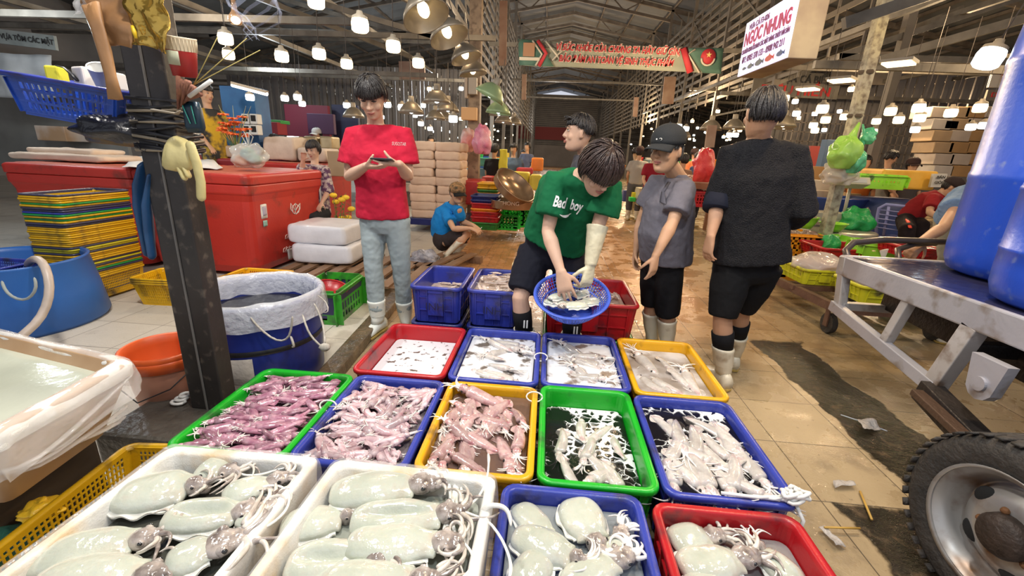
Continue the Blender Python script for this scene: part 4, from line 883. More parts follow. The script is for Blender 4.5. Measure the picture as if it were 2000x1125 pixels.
for k,(x,y,dx,dy,W) in enumerate([(1150,590,-34,6,.085),(1095,592,34,4,.08),(1120,566,24,18,.07),(1142,572,22,-8,.06),(1118,598,-30,2,.07),(1098,578,26,-6,.06)]):
    cuttle((x-dx,y-dy),(x+dx*.9,y+dy*.9),z0.z-.055+.008*k,W,['white cuttlefish at the right side inside the held colander','cuttlefish under the bare hand in the colander','cuttlefish at the back of the colander','small cuttlefish beside the gloved hand in the colander','cuttlefish lying across the bottom of the held colander','small cuttlefish at the left wall of the held colander'][k],seed=40+k,armL=.04,T=.022,arms=6)
# --- man with grey cap ---
j=JJ(head=(1302,296,2.80),neck=(1322,346,2.90),sl=(1284,356,2.98),sr=(1338,366,2.77),el=(1252,432,3.02),wl=(1243,488,2.98),er=(1313,436,2.66),wr=(1280,500,2.58),pel=(1295,485,2.90),hl=(1278,508,2.96),hr=(1309,512,2.84),kl=(1272,598,2.95),kr=(1303,612,2.84),al=(1270,690,2.99),ar=(1300,690,2.88))
j['al'].z=.09; j['ar'].z=.09
hd=[dict(wr=j['wr'],d=(-.05,-.12,-1),nrm=(-.7,.7,0),side=-1,curl=(.25,.3,.35,.4),s=.98),dict(wr=j['wl'],d=(-.05,-.1,-1),nrm=(.7,-.4,0),side=1,curl=(.35,.4,.4,.45),s=.95)]
t,j,R=person('older man in a grey polo shirt and dark cap standing with arms down',j,SK3,hands=hd,facedir=(-.72,-.68,-.08),hs=1.04,vox=.005,bs=.95)
hair(t,j['head'],R,1.02,seed=8,fringe=.085,side=.02,nape=-.05,vol=.95,m=mat('greying_hair',(.03,.03,.03),.6,0,(.12,.12,.12),80))
CAPM=cloth('cap_charcoal',(.035,.038,.042),.8,200)
def bdg(cp,L,R_,s): m=MB(); m.tube([L((-.018+.008*math.cos(a),.094,.066+.006*math.sin(a))) for a in [k*.9 for k in range(6)]],.0018,5); m.ell(L((.004,.096,.066)),(.005,.003,.005),6,5); m.obj('badge',WHT,cp,world=True)
cap(t,j['head'],R,1.10,CAPM,badge=bdg,z0=.058)
GP=cloth('grey_polo',(.16,.155,.19),.75,120); 
sh=shirt(t,j,GP,P(1300,512,2.90),name='polo_shirt',wid=(.165,.165,.165,.145),dep=(.155,.16,.13,.10),sleeve={'l':.62,'r':.74},sl_r=(.068,.082),amp=.016,collar=GP,bend=(-.035,-.03,0))
pb=MB(); pb.tube([j['neck']+Vector((-.06,-.24,-.03)),j['neck']+Vector((-.09,-.26,-.09)),j['neck']+Vector((-.105,-.27,-.15))],[.012,.012,.010],6,flat=.4); o=pb.obj('button_placket',cloth('placket',(.10,.10,.13)),sh,world=True); wrap_to(sh,.003)(o)
trousers(t,j,cloth('black_knee_shorts',(.008,.008,.010),.8),'shorts',ends={'l':.98,'r':1.04},endr=.072,r0=.088,waist=(.13,.125),amp=.008)
for q,d in(('l',(-.5,-.8,0)),('r',(-.4,-.9,0))): boot(t,j['k'+q].lerp(j['a'+q],.16),j['a'+q],d,BOOT,s=.95,r0=.066)
# --- man in black seen from behind ---
j=JJ(head=(1490,224,2.50),neck=(1482,270,2.54),sl=(1432,298,2.54),sr=(1552,300,2.54),el=(1403,398,2.54),wl=(1388,462,2.46),er=(1566,412,2.48),wr=(1520,452,2.78),pel=(1466,480,2.56),hl=(1432,522,2.54),hr=(1490,522,2.58),kl=(1411,618,2.50),kr=(1448,604,2.66),al=(1408,752,2.52),ar=(1432,700,2.80))
j['al'].z=.09; j['ar'].z=.09
hd=[dict(wr=j['wl'],d=(-.02,.02,-1),nrm=(.9,.3,0),side=-1,curl=(.35,.4,.45,.5),s=1.0),dict(wr=j['wr'],d=(-.7,.7,0),nrm=(0,.2,1),side=1,curl=.4)]
t,j,R=person('tall man in a black textured shirt and shorts seen from behind',j,SK2,hands=hd,facedir=(-.12,1,-.02),hs=1.03,vox=.0055,eyes=False,face=False)
hair(t,j['head'],R,1.03,seed=11,fringe=.055,side=.03,nape=-.03,vol=1.0)
BK=mat('cloth_black_waffle',(.007,.007,.009),.85,0,(.016,.016,.019),150,.6,bump=1.0,bscale=170,spec=.25)
sh=shirt(t,j,BK,P(1462,508,2.55),wid=(.21,.185,.215,.20),dep=(.165,.14,.135,.105),sleeve={'l':1.10,'r':1.35},sl_r=(.078,.078),amp=.016,size=.12,neckr=.068,vox=.008)
cf=MB(); e=j['el'].lerp(j['wl'],.08); cf.tube([j['sl'].lerp(j['el'],.80),e,e+(j['wl']-j['el'])*.12],[.078,.080,.076],18); cf.obj('rolled_cuff',cloth('navy_cuff',(.012,.014,.026)),sh,world=True)
trousers(t,j,cloth('black_shorts_rear',(.008,.008,.009),.8),'shorts',ends={'l':1.0,'r':.98},endr=.080,r0=.110,waist=(.155,.12),amp=.008)
for q,d in(('l',(-.1,1,0)),('r',(.2,1,0))):
    K,A=j['k'+q],j['a'+q]; mb=MB(); mb.tube([K.lerp(A,.26),K.lerp(A,.40),K.lerp(A,.56)],[.064,.062,.056],16); mb.obj('calf_band',SOCK,t,world=True)
    boot(t,K.lerp(A,.52),A,d,BOOT,s=1.0,r0=.062)
# --- profile man behind the bending one ---
j=JJ(head=(1130,262,3.35),neck=(1144,300,3.42),sl=(1136,322,3.28),sr=(1160,322,3.58),pel=(1128,450,3.42),hl=(1122,470,3.36),hr=(1134,470,3.50),kl=(1120,540,3.36),kr=(1132,540,3.5),al=(1118,600,3.36),ar=(1128,600,3.5),el=(1134,390,3.26),er=(1160,390,3.6),wl=(1120,430,3.24),wr=(1150,440,3.6))
j['al'].z=.09; j['ar'].z=.09
t,j,R=person('young man in profile with swept-up hair behind the bending man',j,SK1,facedir=(-1,-.08,.03),hs=1.02,vox=.006,face=True)
hair(t,j['head'],R,1.02,seed=14,fringe=.055,side=.035,nape=.0,vol=1.08)
qf=MB(); Rn=random.Random(4)
for k in range(34):
    a=Rn.uniform(-.8,.8); p=j['head']+R@Vector((.07*a,.075+.012*Rn.random(),.075)); qf.tube([p-R@Vector((0,.05,0)),p+R@Vector((0,.0,.03)),p+R@Vector((0,.028,.035*Rn.random()+.01))],[.009,.008,.002],6)
qf.obj('quiff',HAIR,t,world=True)
shirt(t,j,cloth('dark_grey_shirt',(.07,.07,.085)),P(1130,465,3.42),wid=(.16,.16,.17,.16),dep=(.11,.11,.12,.10),sleeve=.7,sl_r=(.066,.075),neck_off=-.02)
trousers(t,j,cloth('dark_trousers',(.02,.02,.025)),end=1.7,endr=.06,kr=.07,r0=.09)
for q in 'lr': boot(t,j['k'+q].lerp(j['a'+q],.4),j['a'+q],(-1,0,0),BOOT)
# --- crouching man in blue polo ---
j=JJ(head=(893,377,5.30),neck=(884,400,5.38),sl=(868,410,5.42),sr=(896,410,5.22),el=(886,447,5.10),wl=(920,446,5.06),er=(900,432,5.36),wr=(925,440,5.20),pel=(862,465,5.48),hl=(862,470,5.50),hr=(872,470,5.36),kl=(913,458,5.16),kr=(916,462,5.34),al=(872,487,5.16),ar=(890,485,5.36))
j['al'].z=.11; j['ar'].z=.10
hd=[dict(wr=j['wl'],d=(.8,-.2,-.2),nrm=(.1,.2,-1),side=1,curl=(.2,.5,.6,.7),s=.95),dict(wr=j['wr'],d=(.8,-.1,-.5),nrm=(-.3,.2,-1),side=-1,curl=.5,s=.95)]
t,j,R=person('man in a bright blue polo squatting on the orange tiles, camouflage cap',j,SK3,hands=hd,facedir=(.62,-.75,-.10),hs=1.0,vox=.006,bs=.92)
hair(t,j['head'],R,1.0,seed=18,fringe=.085,side=.02,nape=-.05,vol=.95)
cap(t,j['head'],R,1.08,mat('camouflage_cap',(.04,.035,.02),.8,0,(.38,.20,.08),26,.5),brimm=cloth('cap_black_brim',(.015,.015,.015)))
BP=cloth('blue_polo',(.012,.22,.60),.85,120)
shirt(t,j,BP,P(862,466,5.48),name='polo_shirt',wid=(.16,.17,.17,.15),dep=(.12,.13,.12,.095),sleeve={'l':.66,'r':.66},sl_r=(.066,.074),amp=.014,collar=BP,bend=(-.05,.02,0))
trousers(t,j,cloth('dark_brown_shorts',(.045,.035,.035)),'shorts',end=.92,endr=.078,r0=.095,waist=(.14,.12),top=j['pel']+Vector((-.01,0,.03)),amp=.008)
for q,d in(('l',(.55,-.75,0)),('r',(.75,-.5,0))): boot(t,j['k'+q].lerp(j['a'+q],.30),j['a'+q],d,BOOT,s=.95,r0=.058)
cg=MB(); cg.rod(P(938,447,5.0),P(941,444,4.98),.004); tag(cg.obj('cigarette',WHT),'lit cigarette between the fingers of the squatting man','cigarette')
# ---------------- left side: post, hanging things, coolers, tubs ----------------
def onX(x,y,X):
    v=CM@Vector((x-1000,y-562.5,F)); t=X/v.x; return Vector((X,v.y*t,CZ+v.z*t))
def zc(Y,z=CZ): return (CM.transposed()@Vector((0,Y,z-CZ))).z
POSTM=mat('black_painted_post',(.018,.016,.015),.45,0,(.035,.030,.028),5,.8,bump=.15,bscale=30,dirt=.2,dcol=(.12,.10,.08),dscale=20)
t=thing('post','dark painted steel post standing on a concrete block by the green tray','post',(-1.485,1.665,.15))
mb=MB(); mb.box((-.040,0,1.25),(.078,.09,2.5)); mb.box((.040,0,1.25),(.078,.09,2.5)); mb.obj('column',POSTM,t,smooth=False,mods=[bevel(.006)])
mb=MB(); mb.box((0,-.047,1.1),(.006,.006,2.2)); mb.obj('weld_seam',mat('weld_seam',(.16,.15,.14),.5),t,smooth=False)
t['label']='dark painted steel post standing on a concrete block by the green tray'
CONC=mat('wet_black_concrete',(.045,.040,.035),.35,0,(.11,.10,.085),10,.8,bump=.9,bscale=35)
o=MB().box((-1.56,1.62,.075),(.50,.46,.15)).obj('concrete_block',CONC,mods=[bevel(.02),subsurf(0)],smooth=False); tag(o,'low black concrete block under the dark post','block')
def bag_handle(): pass
mb=MB()
for k in range(3):
    c=G(348+k*7,785-k*4,.165); mb.tube([c+Vector(((.03-.006*k)*math.cos(a),(.02)*math.sin(a),.008*k)) for a in [2*PI*i/12 for i in range(13)]],.007,6)
tag(mb.obj('plastic_scrap',mat('white_scrap',(.75,.74,.70),.4)),'white coiled plastic scrap on the concrete block left of the post','scrap')
tag(MB().ell(G(445,757,.16)+Vector((0,0,.006)),(.035,.02,.006),12,6).obj('foam_scrap',mat('white_scrap',(.75,.74,.70),.4)),'white foam scrap on the concrete right of the post','scrap')
def sheet(name,label,cat,c4,nx,ny,amp,m,th=.002,seed=0,parent=None,freq=9,dirv=(0,-1,0),mods=(),group=None):
    a,b,c,d=[Vector(p) for p in c4]; vs=[];fs=[]; dv=Vector(dirv)
    for i in range(ny+1):
        for k in range(nx+1):
            u,v=k/nx,i/ny; p=a.lerp(b,u).lerp(d.lerp(c,u),v); q=p*freq+Vector((seed,seed*2,0)); vs.append(p+dv*amp*(noise.noise(q)+.5*noise.noise(q*2.3))+Vector((noise.noise(q+Vector((7,0,0))),0,noise.noise(q+Vector((0,7,0)))))*amp*.4)
    w_=nx+1; fs=[(i*w_+k,i*w_+k+1,(i+1)*w_+k+1,(i+1)*w_+k) for i in range(ny) for k in range(nx)]
    o=MB().add(vs,fs).obj(name,m,parent,world=parent is not None,mods=[lambda o:setattr(o.modifiers.new('solid','SOLIDIFY'),'thickness',th)]+list(mods))
    if parent is None: tag(o,label,cat,group)
    return o
PAPER=mat('brown_paper',(.42,.22,.09),.55,0,(.30,.15,.06),6,.7,bump=.5,bscale=12,coat=.2)
GOLD=mat('gold_foil_wrap',(.62,.42,.10),.18,.75,(.45,.28,.05),5,.6,bump=1.0,bscale=16)
t=thing('shrine_wrap','brown paper and gold foil bundle tied round the top of the dark post','bundle',P(250,50,1.52))
sheet('brown_paper','','',[P(150,-40,1.50),P(262,-40,1.46),P(268,98,1.46),P(196,92,1.50)],12,12,.05,PAPER,.004,3,t)
sheet('gold_foil','','',[P(238,-40,1.45),P(322,-40,1.44),P(332,106,1.44),P(255,88,1.45)],12,14,.03,GOLD,.003,8,t,freq=16)
sheet('clear_wrap','','',[P(146,-5,1.49),P(172,-10,1.47),P(170,28,1.47),P(148,30,1.49)],6,6,.03,FILM2,.002,4,t,freq=20)
mb=MB(); mb.tube([P(178,10,1.46),P(192,55,1.45),P(205,100,1.45),P(216,150,1.44),P(226,194,1.44)],[.028,.026,.022,.020,.026],14,flat=.45); mb.obj('hanging_strip',PAPER,t,world=True,mods=[displace(.015,.03)])
mb=MB(); mb.tube([P(258,50,1.42),P(262,62,1.42),P(266,75,1.42)],[.004,.007,.004],6); mb.obj('yellow_ribbon',mat('yellow_ribbon',(.75,.50,.02),.4),t,world=True)
# cup on the post
t=thing('paper_cup','red and cream striped paper cup wedged on the side of the post','cup',P(356,112,1.56),rot=(.12,.10,0))
MB().lathe((0,0,0),[(.001,-.060),(.036,-.060),(.045,.02)],28).obj('body',mat('cup_red',(.45,.03,.03),.45,0,(.35,.02,.02),9),t)
mb=MB(); mb.lathe((0,0,0),[(.0452,.02),(.0475,.055),(.050,.060),(.048,.062),(.044,.055)],28)
for k in range(28): a=2*PI*k/28; mb.rod((.0462*math.cos(a),.0462*math.sin(a),.02),(.0482*math.cos(a),.0482*math.sin(a),.056),.0012,4)
mb.obj('corrugated_rim',mat('cup_cream',(.66,.56,.40),.6),t)
mb=MB(); mb.loft([[Vector((.0465*r*math.cos(a),.0465*r*math.sin(a),z)) for a in [-PI/2-.5+1.0*i/8 for i in range(9)]] for r,z in((.90,-.025),(1.0,.018))],False,False,closed=False); mb.obj('pale_label',mat('cup_label',(.50,.52,.38),.5),t,mods=[lambda o:setattr(o.modifiers.new('solid','SOLIDIFY'),'thickness',-.002)])
# incense
INC=mat('burnt_incense_stub',(.30,.13,.07),.8,0,(.18,.07,.05),40)
rn=random.Random(12)
t=thing('incense_bundle','bundle of burnt reddish incense stubs stuck on the post under the cup','incense',P(352,205,1.56))
for k in range(9):
    mb=MB(); a=P(348+k*2,212-k*2,1.56+.01*(k%3)); b=P(348+k*5.5,150+k*4+rn.uniform(-6,6),1.52); mb.tube([a,a.lerp(b,.5),b],[.004,.006,.0075],8); mb.obj('stub',INC,t,world=True)
for k,(x,y) in enumerate([(425,72),(482,75),(476,80),(508,98)]):
    mb=MB(); a=P(378,166,1.54); b=P(x,y,1.50); mb.rod(a,b,.0017,5,.0013); tag(mb.obj('incense_stick',mat('incense_yellow',(.50,.42,.14),.7)),['steepest thin yellow incense stick slanting up from the post','upper of two close incense sticks slanting up from the post','lower of two close incense sticks slanting up from the post','longest and flattest incense stick reaching right from the post'][k],'incense stick','incense sticks stuck beside the cup')
mb=MB(); mb.rod(P(370,188,1.52),P(412,158,1.49),.007,10); tag(mb.obj('candle_tube',mat('white_scrap',(.75,.74,.70),.4)),'thin white tube slanting from the incense bundle','tube')
# straps and ties wound around the post
STR=mat('black_tie',(.015,.015,.018),.4)
t=thing('straps','tangle of dark ties wound around the post below the blue basket','straps',(-1.475,1.66,1.36))
for k in range(16):
    z=1.28+.012*k+rn.uniform(-.01,.01); sw=rn.uniform(-.03,.03); mb=MB(); pts=[(-1.475+x,1.665+y,z+sw*s) for x,y,s in((-.09,-.06,0),(.0,-.062,.4),(.09,-.06,1),(.09,.06,.5),(-.09,.06,.1),(-.09,-.06,0))]; mb.tube(pts,.006,6); mb.obj('strap',STR if k%4 else mat('pale_tie',(.30,.25,.18),.6),t,world=True)
mb=MB(); mb.tube([P(300,215,1.5),P(345,222,1.46),P(352,216,1.45)],[.012,.009,.003],8,flat=.4); mb.obj('strap_end',mat('pale_tie',(.30,.25,.18),.6),t,world=True)
# net pouch right of post
t=thing('pouch','dark blue-green pouch hanging on the right of the post','pouch',P(378,225,1.58)); 
mb=MB(); mb.loft([rr(.05,.03,.01,-.06),rr(.065,.035,.012,-.04),rr(.062,.032,.012,.02),rr(.05,.02,.008,.045)]); mb.obj('body',mat('dark_teal_pouch',(.01,.03,.05),.35),t)
mb=MB(); mb.tube([(-.02,-.02,.03),(0,-.021,-.03)],.0018,5); mb.tube([(.012,-.02,.03),(.02,-.021,-.03)],.0018,5); mb.obj('teal_stitch',mat('teal_stitch',(.05,.40,.32),.5),t)
# hanging blue basket
t=thing('basket','blue plastic basket tied to the post high above the coolers','basket',(-1.955,1.86,1.385),0,rot=(0,.12,-.02))
basket_parts(t,.51,.33,.14,plastic('deep_blue',(.02,.075,.42),dirt=.2),taper=.80,cell=.022,th=.004)
MB().loft([rr(.515,.335,.045,.133),rr(.53,.35,.05,.14),rr(.52,.34,.045,.146),rr(.47,.29,.03,.14)],False,False).obj('lip',BLUE,t)
for nm,lb,cat,c,d,m,R_ in [('sponge','yellow sponge poking out of the hanging blue basket','sponge',P(112,148,1.84),(.05,.07,.07),mat('sponge_yellow',(.75,.68,.05),.9),.4),
 ('box','small white carton in the hanging blue basket','carton',P(172,154,1.84),(.075,.07,.085),mat('carton_white',(.72,.66,.62),.5),-.3),('soap_box','clear white tub at the right of the hanging blue basket','tub',P(222,160,1.84),(.07,.06,.07),mat('tub_white',(.72,.72,.70),.3),.1)]:
    o=MB().box((0,0,0),d,rz=R_).obj(nm,m,smooth=False,mods=[bevel(.008)]); o.location=c; tag(o,lb,cat)
mb=MB(); mb.tube([P(108,128,1.8),P(125,132,1.8),P(140,145,1.8),P(152,158,1.8)],[.004,.006,.010,.009],8,flat=.5); tag(mb.obj('knife_handle',STR),'curved black handle leaning out of the hanging blue basket','handle')
t=thing('cup','clear plastic cup lying in the hanging blue basket','cup',P(198,150,1.80),rot=(.5,.4,0)); MB().lathe((0,0,0),[(.028,-.04),(.036,.04),(.038,.042),(.034,.04)],18).obj('body',mat('tub_white',(.72,.72,.70),.3),t)
# black bag under the basket
crumple('plastic_bag','black plastic bag bulging under the hanging blue basket','bag',(-1.78,1.86,1.35),.20,mat('black_bag',(.012,.013,.018),.3,bump=.4),21,.35,.35)
# gloves on the post
GY=mat('yellow_rubber_glove',(.66,.58,.28),.35,0,(.58,.48,.20),8,.8,bump=.25,bscale=30)
t=thing('rubber_glove','limp pale yellow rubber glove hanging from the right side of the post','glove',P(355,320,1.50))
mb=MB(); mb.loft([ering(P(345,265,1.53),Vector((1,0,0)),Vector((0,1,0)),.030,.010,16),ering(P(352,285,1.50),Vector((1,0,-.1)),Vector((0,1,0)),.052,.028,16),ering(P(350,315,1.50),Vector((1,0,0)),Vector((0,1,0)),.056,.030,16),ering(P(347,336,1.50),Vector((1,0,0)),Vector((0,1,0)),.058,.022,16)]); mb.obj('cuff',GY,t,world=True,mods=[subsurf(1),displace(.015,.04)])
for k,(pts,r) in enumerate([([P(372,285,1.48),P(384,318,1.48),P(392,355,1.48),P(393,384,1.48)],.017),([P(352,330,1.49),P(360,346,1.49)],.013),([P(362,330,1.49),P(368,342,1.49)],.012)]):
    mb=MB(); mb.tube(pts,r,12,round_ends=True,flat=.6); mb.obj('finger',GY,t,world=True)
GBL=mat('blue_rubber_glove',(.012,.05,.13),.4,0,(.02,.08,.20),12,.8,bump=.3,bscale=30)
t=thing('rubber_glove','dark blue rubber glove hanging on the left side of the post','glove',P(285,400,1.66))
mb=MB(); mb.tube([P(280,330,1.66),P(277,360,1.66),P(279,400,1.66),P(285,450,1.66),P(292,490,1.66)],[.030,.040,.042,.036,.030],16,flat=.45,round_ends=True); mb.obj('cuff',GBL,t,world=True,mods=[displace(.012,.04)])
mb=MB(); mb.tube([P(292,345,1.62),P(286,400,1.62),P(290,450,1.62),P(297,498,1.62)],[.012,.022,.022,.020],12,flat=.5,round_ends=True); mb.obj('finger',GBL,t,world=True)
mb=MB(); mb.tube([P(268,278,1.6),P(274,292,1.6),P(283,297,1.6),P(286,288,1.6)],.0022,6); tag(mb.obj('wire_hook',STR),'thin black wire hook on the left edge of the post','hook')
# --- coolers ---
CR=mat('cooler_red',(.52,.035,.022),.45,0,(.44,.025,.018),2.2,.9,dirt=.22,dcol=(.16,.03,.02),dscale=5,bump=.12,bscale=50); CLT=mat('cooler_lid_worn',(.52,.16,.085),.55,0,(.46,.06,.04),2.5,.9,dirt=.2,dcol=(.30,.12,.08),dscale=6)
def cooler(label,x0,x1,y0,y1,top,lidm=CLT,bm=CR,z0=.04):
    t=thing('insulated_tub',label,'cooler',((x0+x1)/2,(y0+y1)/2,z0)); w_,l_=x1-x0,y1-y0; h=top-z0
    mb=MB(); mb.loft([rr(w_-.16,l_-.16,.10,0),rr(w_-.09,l_-.09,.10,.08),rr(w_-.05,l_-.05,.08,h-.26),rr(w_-.02,l_-.02,.07,h-.20),rr(w_,l_,.07,h-.185),rr(w_,l_,.07,h-.105),rr(w_-.03,l_-.03,.07,h-.10)]); mb.obj('body',bm,t,mods=[bevel(.01,2,.4)],smooth=False)
    mb=MB(); mb.loft([rr(w_+.015,l_+.015,.07,h-.098),rr(w_+.02,l_+.02,.07,h-.02),rr(w_-.02,l_-.02,.07,h)]); lid=mb.obj('lid',bm,t,smooth=False,mods=[bevel(.01,2,.4)])
    mb=MB(); mb.loft([rr(w_-.10,l_-.10,.07,h-.002),rr(w_-.12,l_-.12,.07,h+.006)]); mb.obj('worn_lid_top',lidm,lid,smooth=False)
    return t
ck=cooler('big red insulated tub right of the dark post, with stickers on its side',-4.02,-2.83,4.0,5.42,1.03)
cooler('big red insulated tub at the left edge behind the basket stack',-5.45,-4.06,4.05,5.45,1.03)
cooler('dark red tub behind the left cooler, with pale bags on top',-5.9,-4.4,6.1,7.3,1.08,bm=mat('cooler_dark_red',(.28,.02,.025),.5),lidm=mat('cooler_dark_lid',(.34,.06,.05),.5))
cooler('red tub behind the flower vase',-4.3,-3.3,6.2,7.4,1.06)
# markings on the side faces of the big cooler
Xf=-2.862
def mark(name,pts,r,m,closed=False,flat=.35): mb=MB(); mb.tube([onX(x,y,Xf)+Vector((.003,0,0)) for x,y in pts],r,5,up=(1,0,0)); return mb.obj(name,m,ck,world=True)
def patch(name,c4,m,off=.004): return sheet(name,'','',[onX(x,y,Xf)+Vector((off,0,0)) for x,y in c4],3,4,.0005,m,.002,1,ck,dirv=(1,0,0))
WP=mat('sticker_white',(.72,.72,.70),.5); WPM=mat('faded_white_paint',(.72,.52,.46),.6)
for k in(-1,0,1): mark('lotus_logo',[(576+k*2,418),(576+k*9,408),(576+k*9,397),(576+k*5,403),(576,412)],.006,WP)
mark('lotus_logo',[(576,397),(570,405),(572,416),(578,418),(583,414),(584,404),(576,397)],.005,WP)
patch('white_sticker',[(507,400),(519,397),(522,425),(510,428)],WP); patch('round_sticker',[(513,431),(521,430),(522,441),(514,443)],mat('sticker_blue_green',(.25,.45,.42),.5))
patch('green_sticker',[(622,364),(629,363),(632,405),(626,407)],WP); patch('green_sticker_end',[(626,393),(631,392),(632,404),(627,405)],mat('sticker_green',(.03,.35,.12),.5),.008)
patch('tape_patch',[(560,487),(578,482),(576,502),(563,507)],mat('silver_tape',(.55,.52,.50),.4)); patch('print_line',[(511,404),(518,402),(520,420),(513,422)],mat('sticker_print',(.45,.42,.55),.6),.008)
rq=random.Random(8)
for row,(ya,yb,xa,xb) in enumerate([(463,450,560,605),(489,480,556,592)]):
    n=8 if row==0 else 7
    for k in range(n):
        cx=xa+(xb-xa)*k/(n-1); cy=ya+(yb-ya)*k/(n-1); s_=3.0; mark('painted_script',[(cx-s_,cy+4),(cx-s_*.8,cy-3),(cx,cy-5),(cx+s_*.5,cy-1),(cx-s_*.2,cy+3),(cx+s_,cy+4),(cx+s_,cy-6-rq.random()*3)],.0045,WPM)
# things on the lids
PB=mat('pale_sack',(.56,.43,.33),.6,0,(.66,.53,.42),8,.7,bump=.4,bscale=14)
def sack(label,c,d,m=PB,rz=0,name='sack',cat='sack',group=None,amp=.03,bev=.04,parent=None):
    mb=MB(); r=min(d[0],d[1])*.10; mb.loft([rr(d[0]*.85,d[1]*.85,r,0),rr(d[0]*.97,d[1]*.97,r,d[2]*.02),rr(d[0],d[1],r,d[2]*.25),rr(d[0],d[1],r,d[2]*.78),rr(d[0]*.95,d[1]*.95,r,d[2]*.99),rr(d[0]*.8,d[1]*.8,r,d[2])]); o=mb.obj(name,m,parent,mods=[subsurf(2),displace(amp,.12)]); o.location=c; o.rotation_euler=(0,0,rz)
    if parent is None: tag(o,label,cat,group)
    return o
sack('folded pale sacks lying flat on the left cooler lid',(-5.2,4.6,1.05),(1.1,.5,.07)); sack('upper pale sack on the folded sacks of the left cooler',(-5.35,4.75,1.11),(.8,.42,.06))
sack('pale swollen bag on the dark red tub behind the left cooler',(-4.75,6.45,1.10),(.55,.4,.16))
sack('beige bag stacked on the tub behind the orange flowers',(-4.05,6.75,1.08),(.5,.5,.34)); sack('beige folded bag right of the orange flowers',(-3.55,6.75,1.08),(.45,.5,.20))
o=sheet('cloth','white crumpled cloth spread on the cooler lids behind the post','cloth',[G(238,326,1.06),G(435,328,1.06),G(402,300,1.07),G(262,306,1.07)],14,6,.02,mat('white_cloth',(.74,.73,.72),.8),.004,5,dirv=(0,0,1),freq=12)
# bag of fruit on cooler
BG=mat('clear_bag_film',(.80,.82,.78),.12,alpha=.42,bump=.8,bscale=18)
t=thing('shopping_bag','knotted clear bag of groceries on the big red cooler','bag',(-3.12,4.5,1.05))
crumple('bag_film','','',(0,0,.13),.17,BG,4,.35,.75,parent=t)
mb=MB()
for s in(-1,1): mb.tube([(0,0,.22),(s*.03,0,.27),(s*.06,0,.33),(s*.02,0,.36),(0,0,.24)],[.012,.010,.008,.010,.012],8,flat=.4)
mb.obj('knot_handles',BG,t)
for k,(x,y,z,m) in enumerate([(-.06,-.05,.09,mat('fruit_orange',(.55,.25,.08),.6)),(.06,-.03,.10,mat('leaf_teal',(.10,.28,.25),.6)),(0,.05,.10,mat('bread_tan',(.55,.40,.25),.7)),(.02,-.06,.16,mat('leaf_teal',(.10,.28,.25),.6))]):
    crumple('grocery','wrapped grocery inside the knotted clear bag on the cooler','grocery',Vector((-3.12,4.5,1.05))+Vector((x,y,z)),.07,m,k+2,.3,.8,group='groceries in the knotted bag')
# vase with orange flowers
t=thing('flower_vase','clear vase of orange flowers on the big red cooler','vase',(-3.62,5.0,1.05)); V0=Vector((-3.62,5.0,1.05))
MB().lathe((0,0,0),[(.001,0),(.05,0),(.05,.12),(.065,.22),(.06,.22),(.045,.12),(.045,.01),(.001,.01)],20).obj('glass',mat('vase_glass',(.55,.60,.55),.08,alpha=.35),t)
rf=random.Random(5); ORF=mat('orange_petal',(.80,.12,.02),.6,0,(.9,.22,.05),20); STEM=mat('green_stem',(.12,.20,.05),.7)
for k in range(24):
    p=Vector((rf.uniform(-.12,.12),rf.uniform(-.08,.08),rf.uniform(.36,.55)-abs(k%5-2)*.02)); mb=MB(); mb.tube([(rf.uniform(-.03,.03),0,.02),(p.x*.4,p.y*.4,p.z*.6),p],.0035,5); s=mb.obj('stem',STEM,t)
    mb=MB()
    for i in range(13):
        a=2*PI*i/13; mb.tube([p,p+Vector((.03*math.cos(a),.03*math.sin(a),.018)),p+Vector((.060*math.cos(a),.060*math.sin(a),.004+.015*(i%2)))],[.005,.014,.005],5,flat=.5)
    mb.ell(p+Vector((0,0,.008)),(.014,.014,.010),8,5); mb.obj('flower_head',ORF,s)
for x in(-.12,.02,.20,.15): 
    mb=MB(); mb.tube([(0,0,.15),(x*.5,0,.42),(x*1.2,0,.66)],[.003,.005,.001],5); mb.obj('grass_blade',mat('dry_green',(.35,.33,.12),.8),t)
# yellow flowers between cooler and man in red
t=thing('flower_pot','pot of yellow marigolds standing beside the big red cooler','flowers',(-2.55,5.15,0)); MB().lathe((0,0,0),[(.001,0),(.09,0),(.13,.25),(.12,.25),(.001,.22)],20).obj('pot',mat('dark_pot',(.08,.03,.02),.6),t)
for k in range(9):
    p=Vector((rf.uniform(-.15,.2),rf.uniform(-.1,.1),rf.uniform(.42,.80))); mb=MB(); mb.tube([(0,0,.2),p*.7+Vector((0,0,.05)),p],.004,5)
    for q in range(6): u=p*(.5+.08*q)+Vector((0,0,.1)); mb.tube([u,u+Vector((rf.uniform(-.06,.06),rf.uniform(-.04,.04),.03))],[.012,.002],5,flat=.3)
    s=mb.obj('stem',STEM,t); mb=MB(); mb.ell(p,(.045,.045,.030),12,8); mb.obj('marigold_head',mat('marigold',(.85,.52,.02),.7,0,(.95,.68,.05),30,bump=1,bscale=120),s)
